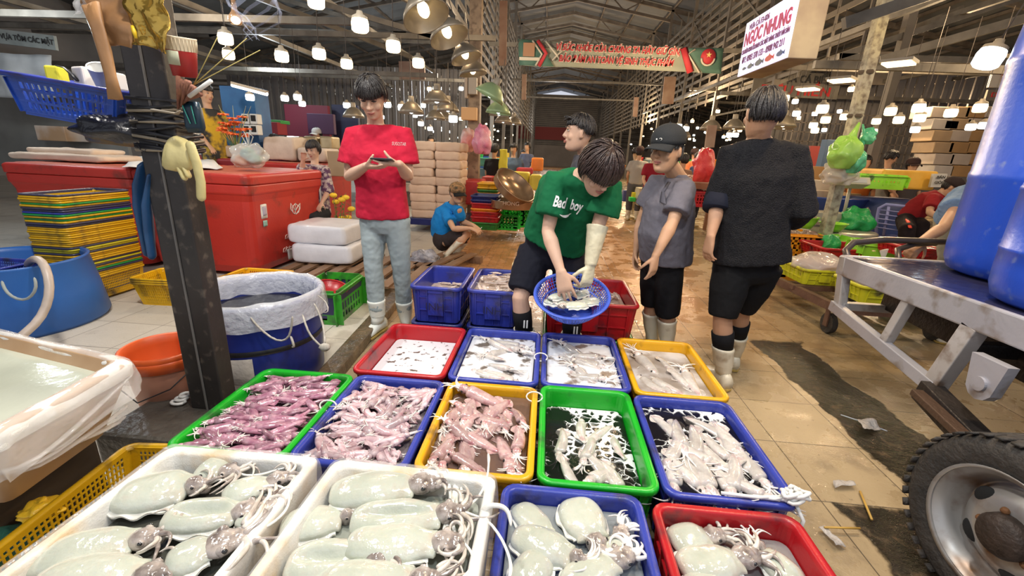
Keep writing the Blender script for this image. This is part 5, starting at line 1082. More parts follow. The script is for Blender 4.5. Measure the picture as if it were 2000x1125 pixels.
# white wrapped packages on the pallet
WW=mat('white_wrap',(.72,.73,.78),.45,0,(.62,.63,.68),6,.7,bump=.5,bscale=9,coat=.3)
sack('lower white wrapped package on the wooden pallet',(-2.36,4.62,.12),(.66,.62,.20),WW,.03,'package','package',amp=.02); sack('upper white wrapped package on the wooden pallet',(-2.40,4.65,.32),(.66,.62,.20),WW,-.03,'package','package',amp=.02)
WOOD=mat('wet_pallet_wood',(.16,.085,.045),.5,0,(.28,.17,.10),5,.8,bump=.4,bscale=50,rand=.15)
t=thing('pallet','worn wooden pallet on the floor under the white packages','pallet',(-1.95,4.35,0))
for k in range(9): MB().box((-.66+k*.165,0,.098),(.095,1.25,.022)).obj('deck_board',WOOD,t,smooth=False)
for y in(-.55,0,.55): MB().box((0,y,.045),(1.42,.09,.085)).obj('runner',WOOD,t,smooth=False)
t=thing('pallet','second pallet edge beyond the man in red','pallet',(-1.10,4.95,0),-.25)
for k in range(3): MB().box((-.2+k*.16,0,.098),(.10,.85,.022)).obj('deck_board',WOOD,t,smooth=False)
for y in(-.36,.36): MB().box((0,y,.045),(.5,.08,.085)).obj('runner',WOOD,t,smooth=False)
o=MB().box((0,0,0),(.12,2.1,.075)).obj('floor_curb',mat('wet_dark_curb',(.05,.035,.022),.25,0,(.16,.11,.06),14,.8,bump=.8,bscale=45),smooth=False,mods=[bevel(.012)]); o.location=(-1.265,3.0,.038); o.rotation_euler=(0,0,.07); tag(o,'wet dark wooden beam on the floor between the green crate and red tray','beam')
# tank with plastic liner
NV=mat('tank_navy',(.012,.028,.20),.35,0,(.02,.035,.25),4,.8,dirt=.2,dcol=(.02,.02,.05),dscale=6)
tk=thing('tank','round navy tank lined with clear plastic right of the post','tank',(-1.63,2.25,0))
MB().lathe((0,0,0),[(.001,0),(.30,0),(.325,.03),(.335,.30),(.345,.50),(.35,.52),(.33,.52),(.325,.48),(.31,.05),(.001,.04)],48).obj('shell',NV,tk)
MB().lathe((0,0,0),[(.336,.255),(.342,.265),(.342,.275),(.338,.285)],48).obj('band',STR,tk)
mb=MB(); a0,a1=-2.45,-1.12; mb.loft([[Vector(((.335 if z<.2 else .338)*math.cos(a)*1.012,(.335 if z<.2 else .338)*math.sin(a)*1.012,z)) for a in [a0+(a1-a0)*i/14 for i in range(15)]] for z in(.035,.13,.245)],False,False,closed=False); mb.obj('peeled_patch',mat('peeling_grey',(.40,.37,.33),.7,0,(.30,.27,.24),8,.7,bump=.8,bscale=20),tk,mods=[lambda o:setattr(o.modifiers.new('solid','SOLIDIFY'),'thickness',.004)])
mb=MB(); rings=[]
for i,(r,z) in enumerate([(.375,.40),(.372,.44),(.368,.49),(.362,.53),(.335,.545),(.312,.53),(.302,.47),(.298,.41)]):
    rings.append([Vector(((r+.011*noise.noise(Vector((math.cos(a)*6,math.sin(a)*6,z*12))))*math.cos(a),(r+.011*noise.noise(Vector((math.cos(a)*6,math.sin(a)*6,z*12))))*math.sin(a),z+.02*noise.noise(Vector((math.cos(a)*3,math.sin(a)*3,i*.7))))) for a in [2*PI*j/72 for j in range(72)]])
mb.loft(rings,False,False); mb.obj('plastic_liner',mat('liner_film',(.85,.88,.92),.10,alpha=.50,bump=1.0,bscale=28,spec=1.0),tk,mods=[subsurf(1)])
mb=MB(); mb.lathe((0,0,.40),[(.001,0),(.31,.0)],40); mb.obj('dark_water',mat('dark_tank_water',(.02,.02,.022),.05,alpha=.95,bump=.4,bscale=9,spec=.9),tk)
ROPE=mat('grey_rope',(.50,.47,.42),.8,0,(.36,.33,.28),60)
def vrope(name,pts,r,parent,m=ROPE):
    mb=MB(); mb.tube(pts,r,8); return mb.obj(name,m,parent,world=True,mods=[subsurf(1)])
vrope('rope_handle',[P(488,618,1.93),P(500,635,1.93),P(530,662,1.93),P(552,668,1.93),P(566,658,1.93),P(570,635,1.93),P(571,616,1.93)],.006,tk)
vrope('rope_tail',[P(567,655,1.93),P(572,668,1.92),P(575,680,1.92),P(570,676,1.92)],.007,tk)
vrope('side_rope',[P(590,612,2.05),P(597,635,2.0),P(605,655,2.0),P(622,672,2.0),P(632,680,2.0)],.006,tk); vrope('side_rope',[P(612,590,2.1),P(628,620,2.1),P(634,650,2.05),P(635,672,2.0)],.006,tk); vrope('side_rope',[P(618,575,2.2),P(640,590,2.2),P(643,612,2.15),P(630,610,2.15)],.004,tk)
mb=MB(); mb.ell(P(634,678,2.0),(.03,.02,.022),10,8); mb.obj('rope_knot',ROPE,tk,world=True,mods=[displace(.012,.015)])
# orange buckets (nested)
for k in range(2):
    t=thing('bucket',['outer orange-pink bucket of the nested pair left of the post','inner bright orange bucket nested in the other by the post'][k],'bucket',(-1.80,1.78,.0+.025*k)); oc=mat('bucket_orange',(.80,.13,.03),.35) if k else mat('bucket_pale_orange',(.62,.28,.18),.4,0,(.66,.32,.22),6)
    MB().lathe((0,0,0),[(.001,0),(.125,0),(.158,.30)],36).obj('body',mat('bucket_pale_orange',(.62,.28,.18),.4,0,(.66,.32,.22),6),t)
    MB().lathe((0,0,0),[(.158,.29),(.170,.295),(.174,.33),(.176,.345),(.168,.35),(.160,.345),(.155,.30),(.120,.03),(.001,.03)],36).obj('rim',mat('bucket_orange',(.80,.13,.03),.35),t)
    if k==0: mb=MB(); mb.tube([(-.165,-.04,.28),(-.12,-.14,.20),(0,-.185,.17),(.12,-.13,.22),(.168,-.03,.29)],.003,6); mb.obj('wire_handle',STR,t)
# blue tub with hose
t=thing('tub','large blue round tub with a hose over its rim at the left edge','tub',(-3.78,2.68,0)); BT=mat('tub_blue',(.02,.12,.42),.4,0,(.015,.09,.33),3,.8)
MB().lathe((0,0,0),[(.001,0),(.47,0),(.49,.03),(.465,.25),(.435,.46),(.44,.475),(.42,.475),(.41,.44),(.44,.05),(.001,.04)],48).obj('shell',BT,t)
HOSE=mat('hose_beige',(.52,.44,.38),.4,0,(.42,.35,.30),10)
mb=MB(); mb.tube([P(52,520,2.75),P(60,508,2.62),P(74,503,2.5),P(90,520,2.42),P(99,560,2.36),P(92,600,2.30),P(70,635,2.22),P(35,660,2.14),P(0,700,2.02)],.024,14); tag(mb.obj('hose',HOSE,mods=[subsurf(1)]),'thick beige hose curving over the rim of the blue tub','hose')
t['label']='large blue round tub with a hose over its rim at the left edge'
mb=MB(); mb.tube([P(3,547,2.3),P(8,565,2.27),P(22,580,2.25),P(45,588,2.25),P(62,580,2.26),P(73,560,2.28),P(66,540,2.3)],.009,8); mb.obj('rope_handle',mat('grey_green_rope',(.30,.33,.32),.7),t,world=True,mods=[subsurf(1)])
bk=thing('basket','bright blue mesh basket floating inside the round blue tub','basket',(-3.9,2.62,.30)); basket_parts(bk,.42,.42,.13,BLUE)
# green crate with red colander
t=thing('crate','green lattice crate on the floor holding a red colander','crate',(-1.72,3.27,0),.04); basket_parts(t,.36,.56,.26,plastic('dirty_green',(.05,.40,.03),dirt=.6),taper=.93,cell=.05,th=.008)
mb=MB(); mb.loft([rr(.32,.52,.03,.05),rr(.33,.53,.03,.22)],True,False); mb.obj('dark_liner',mat('dark_liner',(.03,.03,.09),.5),t,smooth=False,mods=[lambda o:setattr(o.modifiers.new('solid','SOLIDIFY'),'thickness',.004)])
t=thing('colander','red plastic colander lying tilted in the green crate','colander',(-1.70,3.20,.235),rot=(.12,.18,0))
mb=MB(); mb.lathe((0,0,0),[(.001,-.06),(.09,-.06),(.135,0)],30); mb.obj('bowl',RED,t); MB().lathe((0,0,0),[(.132,-.004),(.150,0),(.150,.008),(.132,.006)],36).obj('rim',RED,t)
# basket behind tank (yellow rim), yellow basket, stack
t=thing('basket','yellow basket rim showing behind the lined tank','basket',(-2.32,3.25,0)); basket_parts(t,.46,.34,.30,YEL)
YB=plastic('basket_yellow',(.72,.42,.01),dirt=.3)
for k in range(3):
    t=thing('basket',['bottom','middle','top'][k]+' one of three nested yellow baskets beside the tall stack','basket',(-3.10,3.30,.0+.018*k),.06)
    basket_parts(t,.50,.36,.20,YB,taper=.78)
# tall stack of nested baskets
seq='NYYYGYNNBGYGYNNYYYYYYYYYNLLNYYYYNLNYGNYYY'
SM={'N':plastic('slate',(.05,.05,.10)),'Y':YB,'G':plastic('mid_green',(.01,.30,.06)),'B':BLUE,'L':plastic('lemon',(.62,.55,.02))}
pr={}
n=len(seq); ztop=.885; step=.0168; hB=.19
words={'N':'dark','Y':'yellow','G':'green','B':'blue','L':'lemon yellow'}
def ordw(k): return {1:'first',2:'second',3:'third'}.get(k,('%dth'%k))
onum=['topmost','second','third','fourth','fifth','sixth','seventh','eighth','ninth','tenth','eleventh','twelfth','thirteenth','fourteenth','fifteenth','sixteenth','seventeenth','eighteenth','nineteenth','twentieth','twenty-first']
for i,chh in enumerate(seq[::-1]):
    k=n-1-i; z=ztop-hB-step*k
    if chh not in pr or i==0:
        t=thing('stacked_basket','','basket',(0,0,0)); basket_parts(t,.355,.60,hB,SM[chh],taper=.86,cell=.014)
        if chh not in pr: pr[chh]=t
        else: kill(t)
    fromtop=k+1; fb=n-k
    lab=words[chh]+' basket in the tall nested stack, '+((onum[fromtop-1]+' from the top') if fromtop<=20 else (onum[fb-1].replace('topmost','lowest')+(' from the floor' if fb>1 else ', on the floor')))
    lab=lab.replace('topmost from the top','topmost')
    d=dup(pr[chh],(-3.825+.004*math.sin(k*2.1)+.0012*k*0,3.31+.004*math.cos(k*1.7),max(z,0)),(0,0,.004*math.sin(k)),lab,'nested baskets of the tall stack')
for t in pr.values(): kill(t)
# ---------------- right side: truck, barrels, trolley, stalls ----------------
MET=mat('silver_painted_steel',(.50,.50,.55),.38,.35,(.40,.40,.45),4,.8,dirt=.25,dcol=(.22,.17,.12),dscale=9,bump=.15,bscale=40); MET2=mat('white_painted_bar',(.52,.50,.50),.45,.1,(.40,.37,.35),8,.8,dirt=.35,dcol=(.16,.10,.06),dscale=12)
DARKM=mat('dark_greasy_steel',(.020,.018,.018),.45,.4,(.05,.04,.035),8,.8,bump=.4)
tr=thing('flatbed_cart','motor cart with a silver steel flatbed carrying the blue barrels','cart',(2.3,1.9,0))
mb=MB(); mb.box((2.45,1.75,.832),(1.38,1.82,.012)); mb.obj('bed_floor',mat('wet_navy_bed',(.03,.035,.10),.12,.3,(.06,.06,.12),3,.8,bump=.3,bscale=12,spec=.8),tr,world=True,smooth=False)
mb=MB(); mb.box((1.755,1.75,.785),(.03,1.84,.115)); mb.obj('side_rail',MET,tr,world=True,smooth=False,mods=[bevel(.008)])
mb=MB(); mb.box((2.45,2.665,.785),(1.40,.03,.115)); mb.obj('end_rail',MET,tr,world=True,smooth=False,mods=[bevel(.008)])
def bar(name,a,b,w_,h_,m=MET2): mb=MB(); mb.beam(a,b,w_,h_); return mb.obj(name,m,tr,world=True,smooth=False,mods=[bevel(.004)])
bar('corner_post',(1.76,2.64,.84),(1.78,2.60,.50),.05,.05); bar('lower_bar',(1.76,2.64,.54),(1.76,1.86,.42),.045,.06,MET); bar('brace',(1.77,2.14,.74),(1.77,2.20,.50),.045,.045); bar('brace',(1.77,1.80,.74),(1.77,1.88,.42),.06,.07)
bar('cross_bar',(1.78,2.60,.55),(2.5,2.60,.55),.045,.045); bar('far_rail',(3.0,2.64,.50),(3.0,1.2,.50),.05,.10,DARKM); bar('chassis_beam',(2.05,2.62,.62),(2.05,1.0,.55),.08,.14,DARKM); bar('chassis_beam',(2.65,2.62,.62),(2.65,1.0,.55),.08,.14,DARKM)
bar('frame_rail',(1.74,1.88,.40),(1.70,1.25,.26),.08,.10,DARKM); bar('leaf_spring',(1.68,1.85,.40),(1.62,1.30,.34),.05,.03,mat('rusty_spring',(.10,.06,.04),.5,.4,bump=.4)); bar('cross_bar',(1.78,1.86,.62),(3,1.86,.62),.05,.06,DARKM)
mb=MB(); mb.loft([[Vector((x_,y_,z_)) for y_,z_ in ((-.07,.10),(-.05,-.03),(-.03,-.055),(0,-.065),(.03,-.055),(.05,-.03),(.07,.10))] for x_ in(-.02,.02)]); mb.lathe((0,0,0),[(.001,-.03),(.028,-.03),(.028,.03),(.001,.03)],20,R=Matrix.Rotation(PI/2,3,'Y')); o=mb.obj('spring_bracket',MET,tr,smooth=False); o.location=Vector(P(1925,750,1.62))-Vector((2.3,1.9,0))
mb=MB(); mb.tube([(1.80,2.66,.80),(1.80,2.72,.86),(1.86,2.76,.905),(2.05,2.80,.925),(2.30,2.84,.925),(2.45,2.86,.925)],.019,10); mb.obj('push_handle',mat('handle_steel',(.12,.10,.09),.35,.5),tr,world=True)
mb=MB(); mb.tube([(2.12,2.72,.80),(2.15,2.80,.87),(2.28,2.86,.90),(2.42,2.88,.91)],.017,10); mb.obj('push_handle',mat('handle_steel',(.12,.10,.09),.35,.5),tr,world=True)
# wheel
wl=thing('wheel','muddy cart wheel with silver rim at the lower right corner','wheel',(1.50,1.17,.285),rot=(0,0,.10))
TY=mat('muddy_tyre',(.018,.017,.016),.75,0,(.05,.042,.035),14,.7,bump=.8,bscale=60); RY=Matrix.Rotation(-PI/2,3,'Y')
mb=MB(); mb.lathe((0,0,0),[(.190,-.075),(.215,-.088),(.262,-.092),(.290,-.072),(.300,-.04),(.300,.04),(.290,.072),(.262,.092),(.215,.088),(.190,.075)],64,R=RY)
for k in range(44):
    a=2*PI*k/44
    for s in(-1,1): mb.box((s*.055,.298*math.cos(a),.298*math.sin(a)),(.06,.026,.008),R=Matrix.Rotation(a-PI/2,3,'X'))
mb.obj('tyre',TY,wl,mods=[])
RIM=mat('rusty_silver_rim',(.46,.45,.43),.35,.5,(.36,.34,.32),6,.8,dirt=.45,dcol=(.18,.10,.05),dscale=10)
mb=MB(); mb.lathe((0,0,0),[(.196,.085),(.205,.092),(.196,.080),(.180,.070),(.172,.030),(.160,.0),(.150,-.01),(.135,.028),(.095,.045),(.070,.042),(.001,.042),(.001,.03),(.09,.02),(.15,-.03),(.19,-.07),(.196,.085)],56,R=RY); mb.obj('rim',RIM,wl)
for k in range(5):
    a=2*PI*k/5+.6; mb=MB(); mb.ell((-.030,.118*math.cos(a),.118*math.sin(a)),(.012,.026,.036),12,8,Matrix.Rotation(a,3,'X')); mb.obj('rim_hole',mat('hole_dark',(.01,.01,.01),.9),wl)
    mb=MB(); mb.ell((-.046,.075*math.cos(a+.6),.075*math.sin(a+.6)),(.012,.012,.012),8,6); mb.obj('wheel_nut',mat('rusty_nut',(.22,.10,.04),.7,.3,bump=.6),wl)
mb=MB(); mb.lathe((0,0,0),[(.068,.04),(.066,.07),(.055,.085),(.001,.088)],28,R=RY); mb.obj('hub',mat('greasy_hub',(.06,.04,.03),.6,.2,(.03,.02,.015),20,bump=.6),wl)
mb=MB(); mb.rod((1.5,1.19,.30),(2.9,1.19,.30),.04,12); mb.obj('axle',DARKM,tr,world=True)
# barrels
BB=mat('barrel_blue',(.02,.075,.52),.30,0,(.025,.09,.58),2,.9,bump=.08,bscale=50,dirt=.02,dcol=(.15,.22,.5),dscale=14)
def barrel(label,c,r,h,m=BB,rib=True,lid=True):
    t=thing('barrel',label,'barrel',c); pf=[(.001,0),(r*.80,0),(r*.93,.02),(r*.985,.07),(r,.14),(r,h*.35)]
    if rib: pf+=[(r*1.012,h*.36),(r*1.012,h*.38),(r,h*.39)]
    pf+=[(r,h*.75),(r*1.012,h*.76),(r*1.012,h*.78),(r,h*.79),(r*.97,h*.90),(r*.90,h*.96),(r*.86,h)]; MB().lathe((0,0,0),pf+[(.001,h)],64).obj('shell',m,t)
    MB().lathe((0,0,0),[(r*.85,h-.03),(r*.93,h-.02),(r*.93,h+.015),(r*.80,h+.02),(.001,h+.02)],48).obj('lid_ring',STR,t); return t
barrel('large bright blue barrel at the back of the silver cart bed',(2.42,2.27,.84),.355,1.3); barrel('bright blue barrel in front of the bigger one on the cart bed',(2.07,1.73,.84),.285,.58)
# floor litter
def litter(nm,lb,cat,pts,r,m,flat=1): mb=MB(); mb.tube(pts,r,6,flat=flat); tag(mb.obj(nm,m),lb,cat)
litter('stick','short yellow stick in the drain debris','stick',[G(1680,960,.01),G(1703,1015,.012)],.005,mat('stick_yellow',(.50,.30,.06),.6))
litter('straw','pale blue straw lying in the broken drain strip','straw',[G(1642,810,.012),G(1690,826,.012),G(1733,842,.012)],.003,mat('straw_blue',(.35,.42,.50),.3))
o=sheet('plastic_scrap','crumpled clear plastic scrap in the drain by the blue straw','scrap',[G(1672,818,.02),G(1705,818,.02),G(1722,838,.02),G(1688,840,.02)],8,6,.014,mat('scrap_film',(.55,.52,.50),.15,alpha=.6,bump=1),.002,3,dirv=(0,0,1),freq=30)
o=sheet('plastic_scrap','long wet clear plastic strip on the drain edge near the red tray','scrap',[G(1598,1030,.02),G(1612,1030,.02),G(1655,1065,.02),G(1632,1068,.02)],8,6,.014,mat('scrap_film',(.55,.52,.50),.15,alpha=.6,bump=1),.002,6,dirv=(0,0,1),freq=30)
o=sheet('plastic_scrap','small clear plastic scrap beside the yellow stick','scrap',[G(1628,938,.02),G(1665,940,.02),G(1670,950,.02),G(1632,952,.02)],8,6,.012,mat('scrap_film',(.55,.52,.50),.15,alpha=.6,bump=1),.002,8,dirv=(0,0,1),freq=30)
mb=MB(); mb.box((1.55,1.02,.012),(.9,.16,.02),rz=-.02); tag(mb.obj('drain_edge',mat('drain_edge',(.06,.05,.04),.3,0,(.12,.10,.08),20,bump=.8),smooth=False),kind='structure').name='trim_drain_edge'
GR=mat('drain_cover_grey',(.20,.19,.17),.4,0,(.13,.12,.11),8,bump=.3)
t=thing('drain_cover','grey slotted drain cover at the bottom edge beside the red tray','drain cover',(1.32,.82,.0)); mb=MB(); mb.box((0,0,.012),(.62,.20,.02)); mb.obj('plate',GR,t,smooth=False,mods=[bevel(.004)])
for k in range(7): mb=MB(); mb.ell((-.26+k*.085,-.02,.0225),(.022,.045,.002),14,4,Matrix.Rotation(.5,3,'Z')); mb.obj('slot',mat('hole_dark',(.01,.01,.01),.9),t)
litter('bamboo_sliver','thin bamboo sliver lying across the drain edge','sliver',[G(1610,1030,.03),G(1680,1032,.03)],.004,mat('stick_yellow',(.50,.30,.06),.6))
# box builders by picture rectangle at a real depth
def bx_dims(x0,y0,x1,y1,Y):
    c=P((x0+x1)/2,y1,Y); tp=P((x0+x1)/2,y0,Y); z_=zc(Y,c.z); return c,(x1-x0)/F*z_,tp.z-c.z
def blk(name,label,cat,x0,y0,x1,y1,Y,dep,m,rz=0,bev=.01,group=None,zmin=None):
    c,w_,h_=bx_dims(x0,y0,x1,y1,Y); o=MB().box((0,0,h_/2),(w_,dep,h_)).obj(name,m,smooth=False,mods=[bevel(bev)]); o.location=(c.x,Y+dep/2,c.z); o.rotation_euler=(0,0,rz); tag(o,label,cat,group); return o
def crt(label,m,x0,y0,x1,y1,Y,dep,kind='tray',name='crate',rz=0,group=None,**k):
    c,w_,h_=bx_dims(x0,y0,x1,y1,Y); t=thing(name,label,'crate',(c.x,Y+dep/2,max(c.z,0)),rz,group)
    if kind=='tray': crate_parts(t,w_,dep,h_,m,**k)
    else: basket_parts(t,w_,dep,h_,m,taper=k.get('taper',.92),cell=k.get('cell',.04),th=.006)
    return t
# trolley
tl=thing('trolley','low brown hand trolley on casters loaded with sour yellow crates','trolley',(2.75,4.1,0))
RW=mat('rusty_brown_frame',(.10,.05,.035),.6,.2,(.16,.09,.06),9,bump=.4)
mb=MB(); mb.beam((2.30,4.75,.235),(2.42,3.42,.235),.05,.07); mb.obj('rail',RW,tl,world=True,smooth=False); mb=MB(); mb.beam((3.25,4.75,.235),(3.3,3.42,.235),.05,.07); mb.obj('rail',RW,tl,world=True,smooth=False)
for y in(3.45,4.1,4.72): mb=MB(); mb.beam((2.32,y,.255),(3.3,y,.255),.06,.04); mb.obj('cross_bar',RW,tl,world=True,smooth=False)
for x,y in((2.42,3.62),(2.34,4.62),(3.25,3.62),(3.25,4.62)):
    mb=MB(); mb.lathe((x,y,.085),[(.001,-.022),(.083,-.022),(.085,-.012),(.085,.012),(.083,.022),(.001,.022)],28,R=Matrix.Rotation(PI/2,3,'Y')@Matrix.Rotation(.0,3,'X')); w_=mb.obj('caster',TY,tl,world=True,smooth=False); mb=MB(); mb.box((x+.03,y,.14),(.012,.05,.16)); mb.box((x-.03,y,.14),(.012,.05,.16)); mb.obj('fork',RW,w_,world=True,smooth=False)
def ycrate(label,x,y,z,w_=.42,l_=.62,h_=.15): t=tray('crate',label,YELG,x,y,z,w_,l_,h_); return t
ycrate('sour yellow crate at the front of the trolley holding a clear bag',2.88,3.78,.28,.62,.42); ycrate('sour yellow crate behind the front one on the trolley',2.60,4.35,.28,.42,.55); ycrate('sour yellow crate far right on the trolley',3.2,4.4,.28,.42,.55)
FISHB=mat('bagged_fish',(.50,.34,.30),.3,0,(.66,.56,.50),10,.7,bump=.5,coat=.5)
t=thing('bag','big knotted clear bag of pale fish on the front trolley crate','bag',(2.90,3.80,.36)); crumple('bag_film','','',(0,0,.10),.26,mat('bag_film_heavy',(.72,.68,.64),.15,alpha=.55,bump=1,bscale=14),7,.3,.5,parent=t); crumple('contents','','',(0,0,.08),.21,FISHB,9,.3,.45,parent=t)
mb=MB(); mb.tube([(-.05,0,.18),(-.07,0,.26),(-.10,-.02,.34)],[.03,.012,.035],8,flat=.4); mb.obj('knot',mat('bag_film_heavy',(.72,.68,.64),.15,alpha=.55),t)
mb=MB(); mb.tube([(-.10,-.235,.10),(0,-.27,.15),(.06,-.26,.18)],.008,6,flat=.5); mb.obj('red_stripe',RED,t)
t=thing('bag','clear bag of reddish fish on the trolley crate behind','bag',(2.62,4.30,.38)); crumple('bag_film','','',(0,0,.06),.22,mat('bag_film_heavy',(.72,.68,.64),.15,alpha=.55,bump=1,bscale=14),11,.3,.5,parent=t); crumple('contents','','',(0,0,.05),.19,mat('red_fish',(.40,.16,.15),.3,0,(.55,.35,.32),12,bump=.5,coat=.5),13,.3,.4,parent=t)
# orange crates and green scale stall
for k in range(2):
    t=crt(['lower orange lattice crate right of the man in black','upper orange lattice crate full of dark bagged shellfish'][k],plastic('amber',(.85,.36,.02)),1519,(505,461)[k],1602,(545,503)[k],5.0,.45,'b',cell=.055)
crumple('shellfish_bag','two dark clear bags of shellfish heaped in the upper orange crate','bag',P(1545,462,5.2),.13,mat('dark_shellfish',(.10,.06,.05),.25,0,(.25,.17,.14),30,bump=.8,coat=.6),3,.3,.6); crumple('shellfish_bag','right dark bag of shellfish heaped in the upper orange crate','bag',P(1580,464,5.2),.12,mat('dark_shellfish',(.10,.06,.05),.25,0,(.25,.17,.14),30,bump=.8,coat=.6),5,.3,.6)
t=thing('display_table','round metal table behind the orange crates with bowls and scale','table',(3.78,6.0,0))
MB().lathe((0,0,0),[(.001,.50),(.42,.50),(.44,.52),(.44,.56),(.42,.57),(.001,.57)],40).obj('top',mat('dull_metal_table',(.42,.40,.33),.4,.4,(.30,.28,.22),6),t); MB().lathe((0,0,0),[(.001,0),(.30,0),(.26,.5),(.001,.5)],24).obj('base',mat('weathered_base',(.30,.24,.18),.7),t)
def bowl(label,x,y,Y,r,h,m,name='bowl',mesh=False): 
    c=P(x,y,Y); t=thing(name,label,'bowl',c); MB().lathe((0,0,0),[(.001,-h),(r*.55,-h),(r*.8,-h*.5),(r*.97,0),(r*1.05,.004),(r*1.05,.014),(r*.95,.012),(r*.76,-h*.45),(r*.5,-h+.01),(.001,-h+.01)],32).obj('shell',m,t); return t
bowl('lime green bowl of shrimp left on the metal table',1575,425,5.75,.14,.13,LIME); bowl('lime green shallow bowl right on the metal table',1628,437,5.7,.15,.09,LIME)
crumple('shrimp_heap','pinkish shrimp heaped in the left lime bowl','shrimp',P(1575,424,5.75),.11,mat('shrimp_pink',(.55,.36,.25),.4,0,(.70,.55,.40),40,bump=1),2,.4,.4)
sc_=thing('scale','platform scale with a tilted display on a post behind the lime bowls','scale',P(1620,425,6.2))
SM_=mat('scale_grey',(.40,.38,.30),.45,.2)
for nm,x0,y0,x1,y1,Y,d in [('platform',1585,416,1655,428,6.1,.35),('pan_base',1592,428,1650,436,6.1,.3)]:
    c,w_,h_=bx_dims(x0,y0,x1,y1,Y); mb=MB(); mb.box(c+Vector((0,d/2,h_/2)),(w_,d,h_)); mb.obj(nm,SM_,sc_,world=True,smooth=False,mods=[bevel(.006)])
mb=MB(); mb.rod(P(1645,432,6.2),P(1660,368,6.2),.020,10); mb.obj('column',SM_,sc_,world=True)
mb=MB(); c=P(1665,357,6.15); mb.box(c,(.34,.16,.10),R=Matrix.Rotation(-.45,3,'X')); h_=mb.obj('display_head',mat('display_cream',(.60,.58,.45),.5),sc_,world=True,smooth=False,mods=[bevel(.012)]); mb=MB(); mb.box(c+Vector((0,-.075,.03)),(.24,.01,.05),R=Matrix.Rotation(-.45,3,'X')); mb.obj('screen',mat('scale_screen',(.55,.58,.60),.2),h_,world=True,smooth=False)
# blue round tubs and big dark drum
t=thing('tub','round blue tub with two rope handles behind the lime bowls','tub',P(1608,415,7.4)); r=.52
MB().lathe((0,0,0),[(.001,0),(r*.92,0),(r,.24),(r*1.03,.25),(r*.95,.26),(r*.9,.16),(.001,.16)],44).obj('shell',mat('mid_blue_tub',(.03,.08,.35),.4),t)
for x in(.12,.30): mb=MB(); mb.tube([(x,-r*.96,.15),(x+.01,-r*1.06,.10),(x+.02,-r*.96,.05)],.015,6); mb.obj('rope_handle',ROPE,t)
tag(MB().ell(P(1608,394,7.5),(.30,.25,.05),20,8).obj('shellfish_pile',mat('dark_shellfish',(.10,.06,.05),.25,0,(.25,.17,.14),30,bump=.8,coat=.6),mods=[displace(.04,.03)]),'dark shellfish heaped in the blue tub with rope handles',kind='stuff')
dr=thing('drum','wide dark blue drum supporting the lime crate, behind the plastic chair','drum',(P(1728,470,7.0).x,7.3,0)); MB().lathe((0,0,0),[(.001,0),(.50,0),(.53,.2),(.53,.7),(.46,.88),(.42,.92),(.001,.92)],44).obj('shell',mat('drum_dark_blue',(.02,.04,.14),.5,0,(.03,.05,.18),3),dr)
LC=crt('bright lime lattice crate on top of the dark blue drum',plastic('bright_lime',(.38,.85,.05),dirt=.1),1676,343,1768,366,6.6,.42,'b',cell=.05)
blk('carton','orange-yellow plastic box behind the lime crate','box',1722,332,1818,370,7.0,.5,mat('amber_box',(.72,.36,.03),.5,0,(.80,.45,.06),5),bev=.03)
# plastic chair
ch=thing('plastic_chair','lilac blue plastic armchair under the man in dark red','chair',(P(1775,460,6.4).x,6.5,0)); PC=mat('lilac_plastic',(.26,.28,.58),.35)
MB().box((0,0,.42),(.44,.44,.03)).obj('seat',PC,ch,smooth=False,mods=[bevel(.012)])
for sx in(-1,1):
    for sy in(-1,1): mb=MB(); mb.beam((sx*.19,sy*.19,.41),(sx*.25,sy*.25,0),.05,.05); mb.obj('leg',PC,ch,smooth=False,mods=[bevel(.01)])
mb=MB(); mb.tube([(-.21,.2,.42),(-.24,.25,.62),(-.23,.30,.82),(-.15,.32,.88),(.15,.32,.88),(.23,.30,.82),(.24,.25,.62),(.21,.2,.42)],.022,10,flat=.6)
for k in range(5): mb.tube([(-.21,.29,.80-k*.06),(0,.31,.80-k*.06),(.21,.29,.80-k*.06)],.013,6,flat=.6)
for x in(-.12,.12): mb.tube([(x,.31,.87),(x,.22,.42)],.02,6,flat=.5)
mb.obj('backrest',PC,ch); ch.rotation_euler=(0,0,PI/2+.5)
# seated man in dark red
def JW(**k): return {n:Vector(v) for n,v in k.items()}
def rel(base,**k): b=Vector(base); return {n:b+Vector(v) for n,v in k.items()}
j=JJ(head=(1858,366,6.1),neck=(1838,378,6.15),sl=(1822,388,5.98),sr=(1826,380,6.35),el=(1815,415,5.85),wl=(1838,428,5.75),er=(1850,415,6.3),wr=(1860,425,6.1),pel=(1770,428,6.3),hl=(1768,432,6.2),hr=(1778,430,6.42),kl=(1772,448,5.8),kr=(1800,440,6.0),al=(1778,480,5.85),ar=(1805,480,6.1))
j['al'].z=.09;j['ar'].z=.09
t,j,R=person('man in dark red T-shirt and dark cap hunched on the lilac chair','' or j,SK3,facedir=(.75,-.45,-.55),vox=.009,hands=[dict(wr=j['wl'],d=(.8,-.2,-.3),nrm=(0,.3,-1),side=1,curl=.5,s=.95)])
hair(t,j['head'],R,1.0,seed=30,fringe=.085,side=.02,nape=-.05,vol=.95); cap(t,j['head'],R,1.08,cloth('cap_dark_brown',(.03,.02,.02)))
shirt(t,j,cloth('dark_red_tee',(.26,.015,.02)),P(1768,430,6.3),wid=(.15,.16,.18,.16),dep=(.13,.14,.13,.10),sleeve=.7,sl_r=(.072,.080),vox=.012,bend=(0,0,.05))
trousers(t,j,cloth('black_track_pants',(.018,.012,.014)),end=1.5,endr=.075,kr=.085,r0=.10,vox=.012); 
